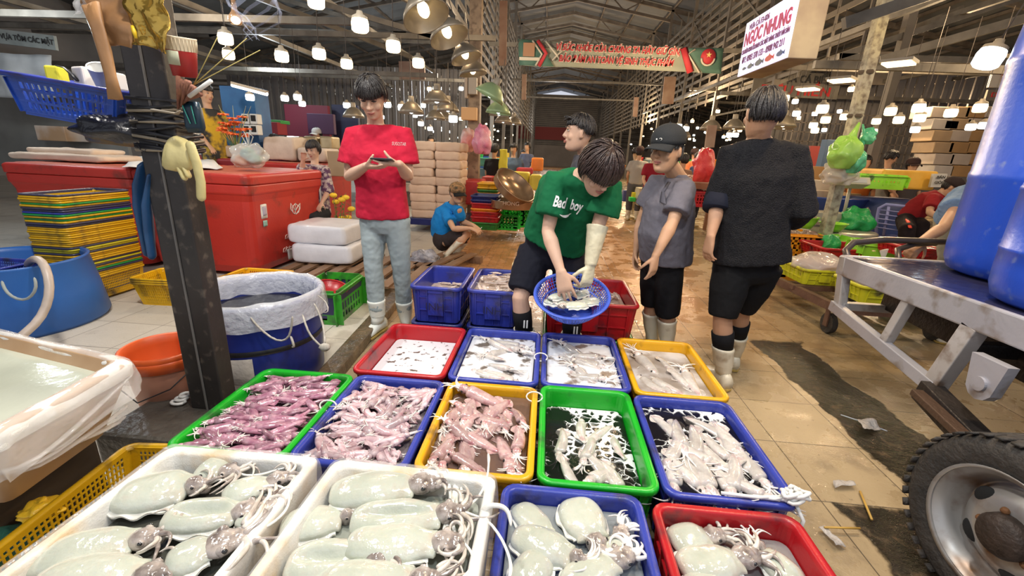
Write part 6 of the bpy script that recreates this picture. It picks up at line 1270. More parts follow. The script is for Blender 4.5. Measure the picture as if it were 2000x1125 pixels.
for q in'lr': boot(t,j['k'+q].lerp(j['a'+q],.5),j['a'+q],(.2,-1,0),BOOT)
mb=MB(); mb.tube([P(1768,425,6.05),P(1774,433,5.86),P(1778,445,5.70)],[.012,.022,.018],6,flat=.4); so=mb.obj('orange_stripe',mat('stripe_orange_red',(.75,.06,.03),.6),t,world=True)
# bending helper with outstretched arm by the barrel
j=JJ(head=(1925,345,3.6),neck=(1905,372,3.6),sl=(1880,392,3.45),sr=(1905,385,3.8),el=(1842,445,3.15),wl=(1800,470,2.93),er=(1895,430,3.7),wr=(1870,455,3.5),pel=(1868,432,3.75),hl=(1865,445,3.7),hr=(1880,445,3.85),kl=(1862,500,3.6),kr=(1880,500,3.8),al=(1862,560,3.7),ar=(1880,560,3.9))
j['al'].z=.09;j['ar'].z=.09
t,j,R=person('person in a faded denim top reaching a bare arm to the cart handle','' or j,SK3,facedir=(-.3,-.6,-.7),vox=.006,face=False,hands=[dict(wr=j['wl'],d=(-.55,-.2,-.8),nrm=(.3,.6,-.6),side=1,curl=(.5,.55,.6,.6),s=.95)],bs=.95)
hair(t,j['head'],R,1.0,seed=33)
shirt(t,j,mat('cloth_faded_denim',(.08,.17,.34),.85,0,(.20,.30,.45),9,.8,bump=.5,bscale=60),P(1868,425,3.75),wid=(.17,.17,.18,.16),dep=(.13,.14,.13,.10),sleeve={'l':.42,'r':.7},sl_r=(.085,.095))
trousers(t,j,mat('cloth_olive_grey',(.26,.25,.19),.85,0,(.18,.17,.13),9),end=1.5,endr=.075,kr=.09,r0=.115,waist=(.16,.14))
for q in'lr': boot(t,j['k'+q].lerp(j['a'+q],.5),j['a'+q],(-.5,-1,0),BOOT)
# crates around the cart rear
crt('green lattice crate tilted behind the cart handle',LIME,1700,482,1765,502,4.4,.4,'b',cell=.05,rz=-.3); crt('red tray of small fish behind the trolley bags',RED,1610,488,1725,510,4.5,.5); crt('red tray of dark shellfish under the bent arm',RED,1775,486,1845,508,4.0,.45)
tag(MB().ell(P(1812,487,4.2),(.16,.14,.03),18,8).obj('shellfish_pile',mat('dark_shellfish',(.10,.06,.05),.25,0,(.25,.17,.14),30,bump=.8,coat=.6),mods=[displace(.03,.03)]),kind='stuff')
crt('lime lattice crate on the floor beside the amber ones',LIME,1625,473,1690,492,5.1,.5,'b',cell=.05); crumple('green_bag','green plastic bag on the floor behind the truck frame','bag',G(1722,632,0)+Vector((.35,.25,.12)),.17,mat('green_bag_film',(.01,.28,.06),.3,0,(.02,.40,.10),6,bump=.6),8,.4,.6)
crumple('green_bag','dark green bag behind the metal table','bag',P(1668,435,6.1),.20,mat('green_bag_film',(.01,.28,.06),.3,0,(.02,.40,.10),6,bump=.6),9,.4,.9); crumple('green_bag','small green bag between the amber and lime crates','bag',P(1619,480,5.0),.10,mat('green_bag_film',(.01,.28,.06),.3),10,.4,1.2)
# pole with green bags
POLE=mat('flaking_yellow_grey_pole',(.46,.42,.26),.6,0,(.34,.33,.27),3,.6,dirt=.7,dcol=(.10,.07,.05),dscale=18)
t=thing('pole','flaking yellow grey steel pole rising to the roof on the right','pole',(0,0,0)); pb_,pt_=P(1652,300,5.6),None
MB().box((pb_.x,5.6,2.6),(.11,.11,5.2)).obj('shaft',POLE,t,smooth=False,mods=[bevel(.006)])
for z in(1.9,2.35): MB().lathe((pb_.x,5.6,z),[(.09,-.02),(.10,0),(.09,.02)],4).obj('clamp',steel,t,smooth=False)
gb=thing('green_bag','bright green translucent bag hanging on the right pole','bag',P(1660,290,5.35)); GF=mat('lime_bag_film',(.30,.62,.08),.2,0,(.42,.75,.18),5,.7,alpha=.85,bump=.9,bscale=12)
crumple('bag_body','','',(-.04,0,-.06),.155,GF,3,.35,1.15,parent=gb); mb=MB(); mb.tube([(.03,0,.27),(.0,0,.16),(-.03,0,.02)],[.012,.035,.10],12,flat=.6); mb.obj('gathered_neck',GF,gb)
gb=thing('green_bag','teal green bag hanging right beside the bright green one','bag',P(1682,290,5.33)); GT=mat('teal_bag_film',(.05,.36,.20),.2,0,(.12,.50,.30),5,.7,bump=.9,bscale=12)
crumple('bag_body','','',(-.03,0,-.14),.10,GT,8,.4,1.4,parent=gb); mb=MB(); mb.tube([(-.05,0,.25),(.0,0,.12),(-.03,0,-.06)],[.012,.03,.06],12,flat=.6); mb.obj('gathered_neck',GT,gb); crumple('bag_handle','','',(.04,0,.12),.07,GT,5,.4,1.2,parent=gb)
crumple('clear_bag','pale crumpled clear bag hanging under the green bags','bag',P(1640,340,5.5),.17,mat('bag_film_heavy',(.72,.68,.64),.15,alpha=.55),14,.5,.8)
# ---------------- signs and banner ----------------
SW=mat('lightbox_white',(.72,.70,.86),.4,emis=.55,ecol=(.80,.76,1.0)); MAG=mat('sign_magenta',(.62,.01,.12),.5); PURT=mat('sign_purple',(.22,.03,.16),.5)
sg=thing('lightbox_sign','lit white fish stall lightbox sign hanging at the upper right','sign',P(1500,70,3.3))
a,b,c,d=P(1460,46,3.75),P(1566,-24,3.05),P(1537,112,3.05),P(1441,153,3.75)
a.z=(a.z+0); X_=(b-a); X_.z=0; X_.normalize(); Wd=(Vector((b.x,b.y,0))-Vector((a.x,a.y,0))).length; zb=(c.z+d.z)/2; zt=(a.z+b.z)/2; H_=zt-zb; ctr=(a+b+c+d)/4; ctr.z=(zt+zb)/2; nrm=Vector((X_.y,-X_.x,0)); Rs=Matrix((X_,-nrm,Vector((0,0,1)))).transposed()
MB().box(ctr+(-nrm)*.09,(Wd,.17,H_),R=Rs).obj('case',mat('sign_case',(.40,.32,.20),.6,0,(.28,.21,.14),6),sg,world=True,smooth=False,mods=[bevel(.006)])
MB().box(ctr+nrm*.0,(Wd-.01,.012,H_-.01),R=Rs).obj('panel',SW,sg,world=True,smooth=False)
Rt=frame(X_,(0,0,1))
def stx(s,u,v,size,m,fit,fo=0,nm='lettering'): return text(s,nm,m,ctr+X_*(u*Wd)+Vector((0,0,v*H_))+nrm*.010,Rt,size,sg,fit=fit*Wd,font_off=fo,ext=.0015)
stx('VỰA CÁ F3-026',-.18,.36,.05,PURT,.42,.0006); stx('NGỌC NHUNG',0,.15,.12,MAG,.90,.003); stx('CHUYÊN KINH DOANH CÁC MẶT HÀNG THỦY HẢI SẢN',0,-.06,.042,PURT,.94,.0005); stx('ĐT: 0903 370 133 - 0908 942 211',0,-.22,.058,PURT,.84,.0008)
for u,s,m in((-.34,.5,mat('fish_grey',(.10,.12,.14),.5)),(-.20,.8,mat('fish_grey',(.10,.12,.14),.5)),(-.02,1.0,mat('fish_grey',(.10,.12,.14),.5)),(.18,.95,mat('fish_red',(.75,.06,.02),.5)),(.38,.8,mat('fish_blue',(.05,.10,.25),.5))):
    mb=MB(); p=ctr+X_*(u*Wd)+Vector((0,0,-.385*H_))+nrm*.010; k=.045*s; up_=Vector((0,0,1)); mb.loft([[p+X_*(k*(math.cos(q))*1.1)+up_*(k*.42*math.sin(q)) +nrm*o_ for q in [2*PI*i/14 for i in range(14)]] for o_ in(0,.003)]); mb.add([p+X_*k*.9,p+X_*k*1.6+up_*k*.45,p+X_*k*1.6-up_*k*.45],[(0,1,2)]); mb.add([p+up_*k*.3-X_*k*.3,p+up_*k*.75,p+up_*k*.3+X_*k*.5],[(0,1,2)]); mb.obj('fish_drawing',m,sg,world=True,smooth=False)
for k in(-.3,.3): mb=MB(); q=ctr+X_*k*Wd-nrm*.09; mb.rod(q+Vector((0,0,H_/2)),q+Vector((0,0,H_/2+1.6)),.012,6); mb.obj('hanger',steel,sg,world=True)
# banner
bn=thing('banner','long faded food safety banner strung across the hall aisle','banner',P(1210,120,12)); BN=mat('banner_cloth',(.34,.33,.25),.8,0,(.22,.26,.22),.9,.8); BNG=mat('banner_green',(.05,.12,.09),.8,0,(.08,.16,.13),2)
def bp(x,y,Y=12): return P(x,y,Y)
sheet('cloth','','',[bp(1020,78),bp(1395,96),bp(1390,142),bp(1022,128)],40,6,.05,BN,.01,2,bn,freq=1.2)
sheet('green_end','','',[bp(1012,76,11.93),bp(1052,79,11.93),bp(1082,130,11.93),bp(1014,127,11.93)],6,6,.02,BNG,.01,2,bn,freq=1.2); sheet('green_end','','',[bp(1340,94,11.93),bp(1413,94,11.93),bp(1408,144,11.93),bp(1372,142,11.93)],6,6,.02,BNG,.01,2,bn,freq=1.2)
BR=mat('banner_red',(.42,.03,.04),.7); BWH=mat('banner_white',(.50,.46,.38),.7)
for pts,m,r in [(((1050,79),(1066,104),(1052,129)),BR,.05),(((1040,79),(1058,106),(1046,128)),BWH,.025),(((1066,80),(1095,118)),BWH,.025),(((1100,96),(1078,118)),BWH,.02),(((1335,94),(1348,142)),BR,.09),(((1358,96),(1344,106),(1366,142)),BWH,.025)]: mb=MB(); mb.tube([bp(x,y,11.88) for x,y in pts],r,5,flat=.3,up=(0,1,0)); mb.obj('stripe',m,bn,world=True)
mb=MB(); mb.lathe(bp(1383,111,11.86),[(.001,0),(.17,0),(.17,.02),(.001,.02)],24,R=Matrix.Rotation(PI/2,3,'X')); e_=mb.obj('round_emblem',BR,bn,world=True)
mb=MB(); p0=bp(1385,107,11.80); mb.loft([[p0+Vector(((.07 if i%2==0 else .028)*math.sin(PI*i/5),dy,(.07 if i%2==0 else .028)*math.cos(PI*i/5))) for i in range(10)] for dy in(0,.01)]); mb.obj('star',mat('star_gold',(.60,.45,.15),.6),e_,world=True,smooth=False)
mb=MB(); mb.tube([bp(1383,114,11.8)+Vector((.15*math.cos(q),0,.15*math.sin(q))) for q in [PI+PI*i/10 for i in range(11)]],.022,6); mb.obj('emblem_arc',BWH,e_,world=True)
mb=MB(); mb.box(bp(1033,97,11.86),(.28,.02,.30)); mb.obj('left_emblem',mat('emblem_brown',(.30,.16,.09),.7),bn,world=True,smooth=False); mb=MB(); mb.box(bp(1034,115,11.86),(.5,.02,.07)); mb.obj('left_caption',BWH,bn,world=True,smooth=False)
for s,y,x,fit in (('VÌ SỨC KHỎE CỦA CHÚNG TA HÃY GIỮ GÌN,',97,1206,2.95),('BẢO ĐẢM AN TOÀN VỆ SINH THỰC PHẨM',119,1202,2.75)):
    text(s,'banner_lettering',mat('letter_cream',(.60,.50,.42),.7),bp(x,y,11.86),frame((1,0,-.012),(0,0,1)),.20,bn,fit=fit,shear=.25,font_off=.016,ext=.002); text(s,'banner_lettering',mat('letter_red',(.40,.02,.03),.7),bp(x,y,11.84),frame((1,0,-.012),(0,0,1)),.20,bn,fit=fit,shear=.25,font_off=.004,ext=.002)
# back signs on the right
def board(label,x0,y0,x1,y1,Y,m,lines=(),skewy=0):
    t=thing('sign_board',label,'sign',P((x0+x1)/2,(y0+y1)/2,Y)); a,b,c,d=P(x0,y0,Y),P(x1,y0+skewy,Y),P(x1,y1+skewy,Y),P(x0,y1,Y); w_=(b-a).length; h_=(a-d).length; cc=(a+b+c+d)/4; MB().box(cc,(w_,.04,h_),R=frame(b-a,(0,0,1))@Matrix.Rotation(-PI/2,3,'X')).obj('panel',m,t,world=True,smooth=False)
    for s,u,v,size,mm,fit in lines: text(s,'lettering',mm,cc+(b-a)*u+Vector((0,-.04,v*h_)),frame(b-a,(0,0,1)),size*h_,t,fit=fit*w_,font_off=size*h_*.025)
    return t
LB=mat('letter_black',(.03,.03,.03),.7); LR=mat('letter_dark_red',(.45,.02,.02),.7); BRD=mat('dim_board',(.20,.18,.15),.7,0,(.13,.12,.10),2); BRW=mat('white_board',(.55,.53,.48),.6)
board('large faded grey fish stall signboard behind the head of the man in black',1470,138,1640,186,12.6,BRD,[('VỰA CÁ BIỂN',.10,.22,.40,LB,.60),('DIỆU HIỀN',.0,-.25,.50,LR,.80)],8)
board('white signboard with red letters cut off by the barrel at right edge',1935,125,2060,170,9,BRW,[('ĐIỆP',.0,0,.8,LR,.75)],0); board('dim board with a phone number under the red lettered sign',1925,176,2060,196,9,BRD,[('DĐ: 0908 133 370',0,0,.6,LR,.9)],0)
board('dim white board stuck on the roof behind the right pole',1625,102,1735,165,12.4,mat('patched_panel',(.24,.20,.16),.8,0,(.14,.12,.10),2),(),0)
board('white paper sign propped right of the amber box',1818,340,1845,365,6.9,mat('white_board',(.55,.53,.48),.6),[('BÁN',0,.25,.28,LB,.6),('GIÒN',0,-.15,.28,LB,.7)],0)
for x0,y0,x1,y1,Y,lb in [(975,2,990,128,9,'tall narrow hanging banner left of the aisle banner'),(1019,145,1028,195,14,'narrow board on the column below the aisle banner'),(1295,150,1318,203,14,'brown board hanging on the right louvres'),(1237,190,1246,228,20,'small board further down the right louvres'),(1379,245,1397,288,6.5,'pale cardboard sheet on the post behind the black shirted man'),(780,120,830,155,9,'dim stall board hung in the dark behind the dome lamps')]: board(lb,x0,y0,x1,y1,Y,mat('brown_board',(.22,.12,.08),.7,0,(.32,.22,.16),3))
# ---------------- lamps ----------------
GLW=mat('bulb_glow_warm',(1,.85,.6),.4,emis=3.2,ecol=(1,.76,.42)); GLC=mat('bulb_glow_cool',(.9,.97,1),.4,emis=4,ecol=(.86,.96,1)); SHD=mat('lamp_shade_metal',(.30,.26,.20),.4,.4,(.20,.17,.13),5); SHG=mat('lamp_shade_green',(.25,.35,.18),.4,.2); CAPL=mat('lamp_base',(.30,.26,.20),.5); WIRE=mat('lamp_wire',(.06,.05,.045),.6)
def led(m):
    t=thing('led_bulb','','lamp'); MB().lathe((0,0,0),[(.001,-.050),(.040,-.049),(.049,-.040),(.051,.0),(.046,.02)],16).obj('diffuser',m,t); MB().lathe((0,0,0),[(.047,.02),(.044,.035),(.020,.048),(.016,.065),(.001,.065)],14).obj('base',CAPL,t); mb=MB(); mb.rod((0,0,.06),(.01,0,.80),.003,4); mb.obj('wire',WIRE,t); return t
LW,LCc=led(GLW),led(GLC)
def dome(m,g): 
    t=thing('dome_lamp','','lamp'); MB().lathe((0,0,0),[(.150,-.10),(.154,-.10),(.140,-.06),(.095,.0),(.050,.035),(.048,.035),(.088,-.004),(.133,-.062),(.150,-.10)],28).obj('shade',m,t); MB().lathe((0,0,0),[(.001,.10),(.032,.10),(.036,.035),(.03,.02),(.001,.02)],14).obj('socket',CAPL,t); MB().ell((0,0,-.045),(.038,.038,.055),12,8).obj('bulb',g,t); mb=MB(); mb.rod((0,0,.1),(0,0,.5),.004,4); mb.obj('wire',WIRE,t); return t
DW,DC,DG=dome(SHD,GLW),dome(SHD,GLC),dome(SHG,GLC)
def hang(proto,x,y,Y,label,group,rot=(0,0,0),s=1): return dup(proto,P(x,y,Y),rot,label,group,s)
def ranked(proto_f,L,label,group,s=1):
    for k,v in enumerate(sorted(L)): hang(proto_f(v),v[0],v[1],v[2],label%(ordn(k+1)),group,(0,0,0),s)
_w=['','','second','third','fourth','fifth','sixth','seventh','eighth','ninth','tenth','eleventh','twelfth','thirteenth','fourteenth','fifteenth','sixteenth']
def ordn(k): return 'leftmost' if k==1 else _w[k]+' from left'
near=[(617,-2,3.0,'barely showing at the top edge above the cooler'),(703,45,2.9,'largest one above and left of the man in red'),(768,87,3.4,'right of the largest one, above his shoulder'),(817,120,4.1,'rightmost, left of the dome lamps'),(550,107,3.6,'leftmost of the three over the cooler'),(623,102,3.7,'middle of the three over the cooler'),(677,122,4.1,'just above the hair of the man in red'),(440,72,3.4,'upper one by the incense sticks'),(446,104,4.2,'lower one by the incense sticks')]
for x,y,Y,l in near: hang(LW,x,y,Y,'warm LED bulb, '+l,'warm LED bulbs hung over the left stall')
for x,y,Y,l,r in [(822,6,3.3,'dome lamp cut by the top edge, nearest of the four',(-.25,-.45,0)),(868,50,3.9,'second of the four dome lamps stepping down to the right',(-.2,-.45,0)),(905,95,4.9,'third of the four dome lamps stepping down',(-.1,-.35,0)),(922,126,5.4,'smallest and lowest of the four warm dome lamps',(0,-.15,0))]: hang(DW,x,y,Y,l+', brown metal shade','dome lamps stepping down left of the aisle',r,1.05)
hang(DG,965,172,4.6,'tilted dome lamp glowing green beside the junction column','green dome lamps',(0,.5,0),1); hang(DG,975,205,5.6,'lower green-tinted dome lamp beside the junction column','green dome lamps',(0,.1,0),1)
dl=[(853,183,5.2),(803,205,5.6),(875,203,6.2),(850,220,7),(868,222,7.4),(690,215,6.5),(1532,232,6.2),(1533,240,8),(975,212,7),(983,228,8),(1003,232,8.5),(1335,258,9),(1390,240,7),(1435,238,6.8)]
ranked(lambda v:DC,[v for v in dl if v[0]<1100],'grey metal dome lamp over the left stalls, %s','dome lamps over the left stalls'); ranked(lambda v:DW,[v for v in dl if v[0]>1100],'grey metal dome lamp over the right stalls, %s','dome lamps over the right stalls')
cl=[(488,188,5.6),(556,190,6.2),(581,188,6.0),(590,201,7),(677,204,6.8),(757,203,6.8),(785,208,5.8),(801,213,6.6),(820,219,7),(822,240,8),(885,230,5.2),(840,250,9),(1788,251,6.2),(1897,246,6),(1922,243,6),(1326,245,8),(1340,250,8),(1425,262,8),(1437,262,8.5)]
ranked(lambda v:LCc,[v for v in cl if v[0]<1100],'cool white LED bulb over the left stalls, %s','cool white bulbs left'); ranked(lambda v:LCc,[v for v in cl if v[0]>1100],'cool white LED bulb over the right stalls, %s','cool white bulbs right')
wl_=[(1607,210,4.6),(1613,232,5.8),(1589,243,6.5),(1592,253,7),(1650,226,6.2),(1706,255,7),(1740,215,4.9),(1756,232,5.4),(1795,208,4.6),(1797,228,5),(1858,218,4.8),(1915,208,4.6),(1712,235,6.5),(1533,190,6)]
ranked(lambda v:LW,wl_,'warm LED bulb over the right stalls, %s','warm bulbs over the right stalls')
PN=thing('panel_lamp','','lamp'); MB().box((0,0,0),(.26,.26,.02)).obj('diffuser',GLW,PN,smooth=False); MB().box((0,0,.025),(.30,.30,.03)).obj('housing',CAPL,PN,smooth=False)
for x,y,Y,l in [(1755,125,4.2,'square LED panel lamp nearest the pole, right of it'),(1643,158,5.0,'middle square LED panel lamp left of the right pole'),(1578,175,5.8,'smallest square LED panel lamp, by the head of the man in black')]: hang(PN,x,y,Y,l,'square LED panel lamps',(.0,.0,.75),.72)
hang(LCc,1935,108,2.9,'big white floodlight shining near the barrel top','white floodlight',(0,.3,0),1.25)
ft=thing('tube_light','white fluorescent tube light over the blue pillar','lamp',P(487,174,5.4)); mb=MB(); mb.rod(P(453,166,5.4),P(522,184,5.4),.020,8); mb.obj('tube',GLC,ft,world=True); mb=MB(); mb.beam(P(453,162,5.4),P(522,180,5.4),.05,.03); mb.obj('housing',CAPL,ft,world=True,smooth=False)
cb=thing('glass_bulb','clear reflector bulb glowing near the smoke, upper left','lamp',P(459,30,3.0)); MB().lathe((0,0,0),[(.001,-.055),(.030,-.050),(.042,-.030),(.040,-.01),(.020,.02),(.014,.05),(.014,.10),(.001,.10)],20).obj('bulb_glass',mat('amber_glass',(.30,.18,.10),.1,alpha=.5),cb); MB().ell((0,0,-.028),(.028,.028,.024),12,8).obj('glow',GLW,cb); mb=MB(); mb.rod((0,0,.1),(0,0,.6),.004,5); mb.obj('wire',WIRE,cb)
hang(LCc,1556,220,5,'clear glass bulb unlit beside the ear of the man in black','clear bulb by the man in black',(0,0,0),.7)
rl=random.Random(31)
for k in range(62):
    Y=rl.uniform(9.5,34); X=-rl.uniform(2.3,2.6+Y*.16); hang(LCc if rl.random()<.6 else LW,0,0,1,'tiny bulb in the crowded lamp rows left of the far aisle','far bulbs left of the aisle',s=1.15).location=(X,Y,rl.uniform(2.0,2.9))
for k in range(62):
    Y=rl.uniform(9.5,34); X=rl.uniform(4.3,5.0+Y*.20); hang(LW if rl.random()<.6 else LCc,0,0,1,'tiny bulb in the crowded lamp rows right of the far aisle','far bulbs right of the aisle',s=1.15).location=(X,Y,rl.uniform(2.0,2.9))
for p_ in(LW,LCc,DW,DC,DG,PN): kill(p_)
# ---------------- middle distance ----------------
# blue crates either side of the bending man
BC=plastic('crate_blue_dirty',(.03,.045,.34),dirt=.35)
for x0,x1,nm in((-.845,-.50,'left'),(-.475,-.13,'right')):
    for k in range(2):
        t=tray('crate',('upper' if k else 'lower')+' navy blue crate of the '+nm+' stack behind the red and blue trays',BC if k else NAVY,(x0+x1)/2,2.86,.25*k,x1-x0,.56,.25,nx=4,ny=5)
        if k: 
            zl=.14 if nm=='left' else .225; TR['c'+nm]=(t,(x0+x1)/2,2.86,x1-x0,.56,.5)
            tx=text('INH','crate_lettering',mat('moulded_navy',(.01,.012,.06),.4),((x0+x1)/2,2.86-.285,.37),frame((1,0,0),(0,0,1)),.07,t)
            liquid('fish_bed',t,(x1-x0)*.85,.49,zl-.02,mat('pink_bits_bed',(.45,.34,.28),.5,0,(.6,.48,.40),40,bump=.6))
pp=protos(3,.085,.014,flesh('peach_squid_skin',(.55,.40,.34),(.78,.68,.60),30,rand=.2),PALE,arms=4)
def bits(key,n,z,label,grp,**k):
    before=len(bpy.data.objects); fill(key,pp,n,z,.006,label,grp,.7,1.0,.02,**k)
bits('cleft',16,.385,'tiny peach squid in the left blue crate behind the trays','tiny squid in the left blue crate'); bits('cright',24,.478,'tiny peach squid heaped in the right blue crate behind the trays','tiny squid in the right blue crate')
t=tray('crate','green crate under the red crate behind the bending man',DKGREEN,.325,2.93,0,.60,.62,.20); t=tray('crate','red crate of small squid behind the held colander',RED,.325,2.93,.20,.60,.62,.25); TR['rc']=(t,.325,2.93,.60,.62,.45)
liquid('fish_bed',t,.52,.54,.15,mat('pink_bits_bed',(.45,.34,.28),.5)); bits('rc',16,.375,'small squid in the red crate behind the held colander','small squid in the red crate',x0=.6); [kill(p) for p in pp]
crumple('plastic_bag','crumpled clear plastic bag on the floor behind the left blue crate','bag',G(825,528,0)+Vector((0,.1,.08)),.17,mat('grey_clear_bag',(.45,.44,.48),.15,0,(.20,.20,.24),14,bump=1),6,.5,.7)
# pink wrapped bundles on a pallet
pal=blk('pallet','dark blue plastic pallet under the stacked beige bundles','pallet',796,428,900,441,7.1,1.0,NAVY,bev=.01)
BE=mat('beige_bundle',(.55,.38,.28),.65,0,(.66,.50,.38),6,.8,bump=.4,bscale=12,rand=.08); rb=random.Random(2)
z0=P(840,428,7.1).z; 
for row in range(9):
    for c_ in range(2):
        x0,x1=(798,848) if c_==0 else (850,898)
        if row==0 or row>0:
            z=z0+row*.135; a=P(x0,400,7.1).x; b=P(x1,400,7.1).x
            lab=('left' if c_==0 else 'right')+' beige wrapped bundle, '+(onum[row-0] if row else 'lowest')+' row of the stack behind the squatting man'
            lab=lab.replace('second row','second row from below') if row==1 else lab
            o=sack(('left' if c_==0 else 'right')+' column beige bundle, row %s from the pallet, behind the squatting man'%['one','two','three','four','five','six','seven','eight','nine'][row],((a+b)/2+rb.uniform(-.02,.02),7.1+.35,z),(b-a+.01,.62,.145),BE,rb.uniform(-.05,.05),'bundle','bundle','beige bundles on the blue pallet',amp=.03)
mb=MB()
# column with meter boxes
t=thing('column','rusty steel column with meter boxes behind the squatting man','column',(P(926,300,8.3).x,8.3,0)); cx=P(926,300,8.3).x
COLM=mat('peeling_column',(.36,.28,.20),.7,0,(.20,.15,.11),4,.7,dirt=.5,dcol=(.10,.07,.05),dscale=12)
MB().box((0,0,2.7),(.20,.20,5.4)).obj('shaft',COLM,t,smooth=False)
for nm,x0,y0,x1,y1,m in [('electric_box',901,210,932,235,mat('box_tan',(.62,.38,.18),.6)),('meter',915,152,932,185,mat('meter_grey',(.35,.32,.28),.5)),('meter_plate',908,150,914,192,mat('plate_pale',(.40,.34,.28),.6))]:
    c,w_,h_=bx_dims(x0,y0,x1,y1,8.1); MB().box(c+Vector((0,0,h_/2)),(w_,.12,h_)).obj(nm,m,t,world=True,smooth=False,mods=[bevel(.01)])
# blue pillar with meter boxes (left)
t=thing('blue_pillar','blue painted pillar with grey meter boxes behind the orange flowers','pillar',(P(466,225,6.6).x,6.8,0)); BPl=mat('pillar_blue',(.015,.08,.22),.6,0,(.03,.14,.34),3)
MB().box((0,0,1.0),(.52,.35,2.2)).obj('shaft',BPl,t,smooth=False)
for k,(x,y) in enumerate([(484,233),(500,233),(487,254),(501,254)]): mb=MB(); mb.box(P(x,y,6.4),(.11,.12,.14)); m_=mb.obj('meter_box',mat('meter_white',(.55,.55,.52),.4),t,world=True,smooth=False,mods=[bevel(.01)]); mb=MB(); mb.box(P(x,y,6.4)+Vector((0,-.063,.01)),(.07,.006,.08)); mb.obj('meter_window',mat('hole_dark',(.01,.01,.01),.9),m_,world=True,smooth=False)
# grey sheeted wall at far left
sheet('plastic_sheet','grey translucent plastic sheet hung on the left wall','sheet',[P(-60,100,6.2),P(92,106,6.2),P(118,192,6.2),P(-60,190,6.2)],16,10,.12,mat('sheet_grey',(.34,.36,.37),.35,0,(.45,.47,.48),3,bump=.6,bscale=6),.01,4,freq=2)
blk('tarpaulin_wall','dull grey tarpaulin hanging behind the left cooler','tarpaulin',-80,185,285,330,6.9,.06,mat('tarp_grey',(.12,.12,.11),.7,0,(.18,.18,.165),1.5,bump=.3,bscale=8)); blk('carton','white foam carton with brown tape left of the post','box',68,246,136,275,6.5,.4,mat('carton_taped',(.55,.50,.46),.7,0,(.35,.22,.12),1.2,.3))
board('faded stall banner high on the far left','',0,0,1,6,BRD) if 0 else None
t=board('faded grey stall banner at the upper left edge',-20,55,110,82,6.4,mat('grey_banner',(.30,.32,.30),.7,0,(.20,.22,.21),3),[('VỰA TÔM CÁC MẶT',.1,0,.5,LB,.8)],16)
# purple-red stall backs
for x0,y0,x1,y1,Y,dp,c_,lb in [(560,205,650,300,9.0,.1,(.14,.012,.03),'dark maroon stall back panel behind the seated women'),(600,222,655,262,8.6,.1,(.05,.012,.05),'purple panel behind the meter boxes'),(652,205,705,300,9.2,.1,(.02,.025,.07),'dark navy panel left of the man in red'),(505,238,545,262,7.8,.3,(.30,.02,.03),'red crate stack behind the meter boxes'),(510,234,550,241,7.9,.3,(.05,.35,.08),'green crate on the red stack behind the meter boxes')]: blk('partition',lb,'panel',x0,y0,x1,y1,Y,dp,mat('panel%d%d'%(x0,y0),c_,.6))
TANM=mat('gold_steamer',(.50,.40,.24),.3,.6,(.38,.29,.16),6)
for k,(x0,x1) in enumerate([(557,590),(592,622),(624,650)]): blk('metal_tin',['leftmost','middle','rightmost'][k]+' gold metal tin in the row behind the dozing woman','tin',x0,266,x1,292,6.9,.3,TANM,bev=.03)
blk('cardboard_box','tan cardboard panel between the seated woman and man in red','box',640,296,700,345,6.3,.3,mat('cardboard',(.42,.30,.18),.8))
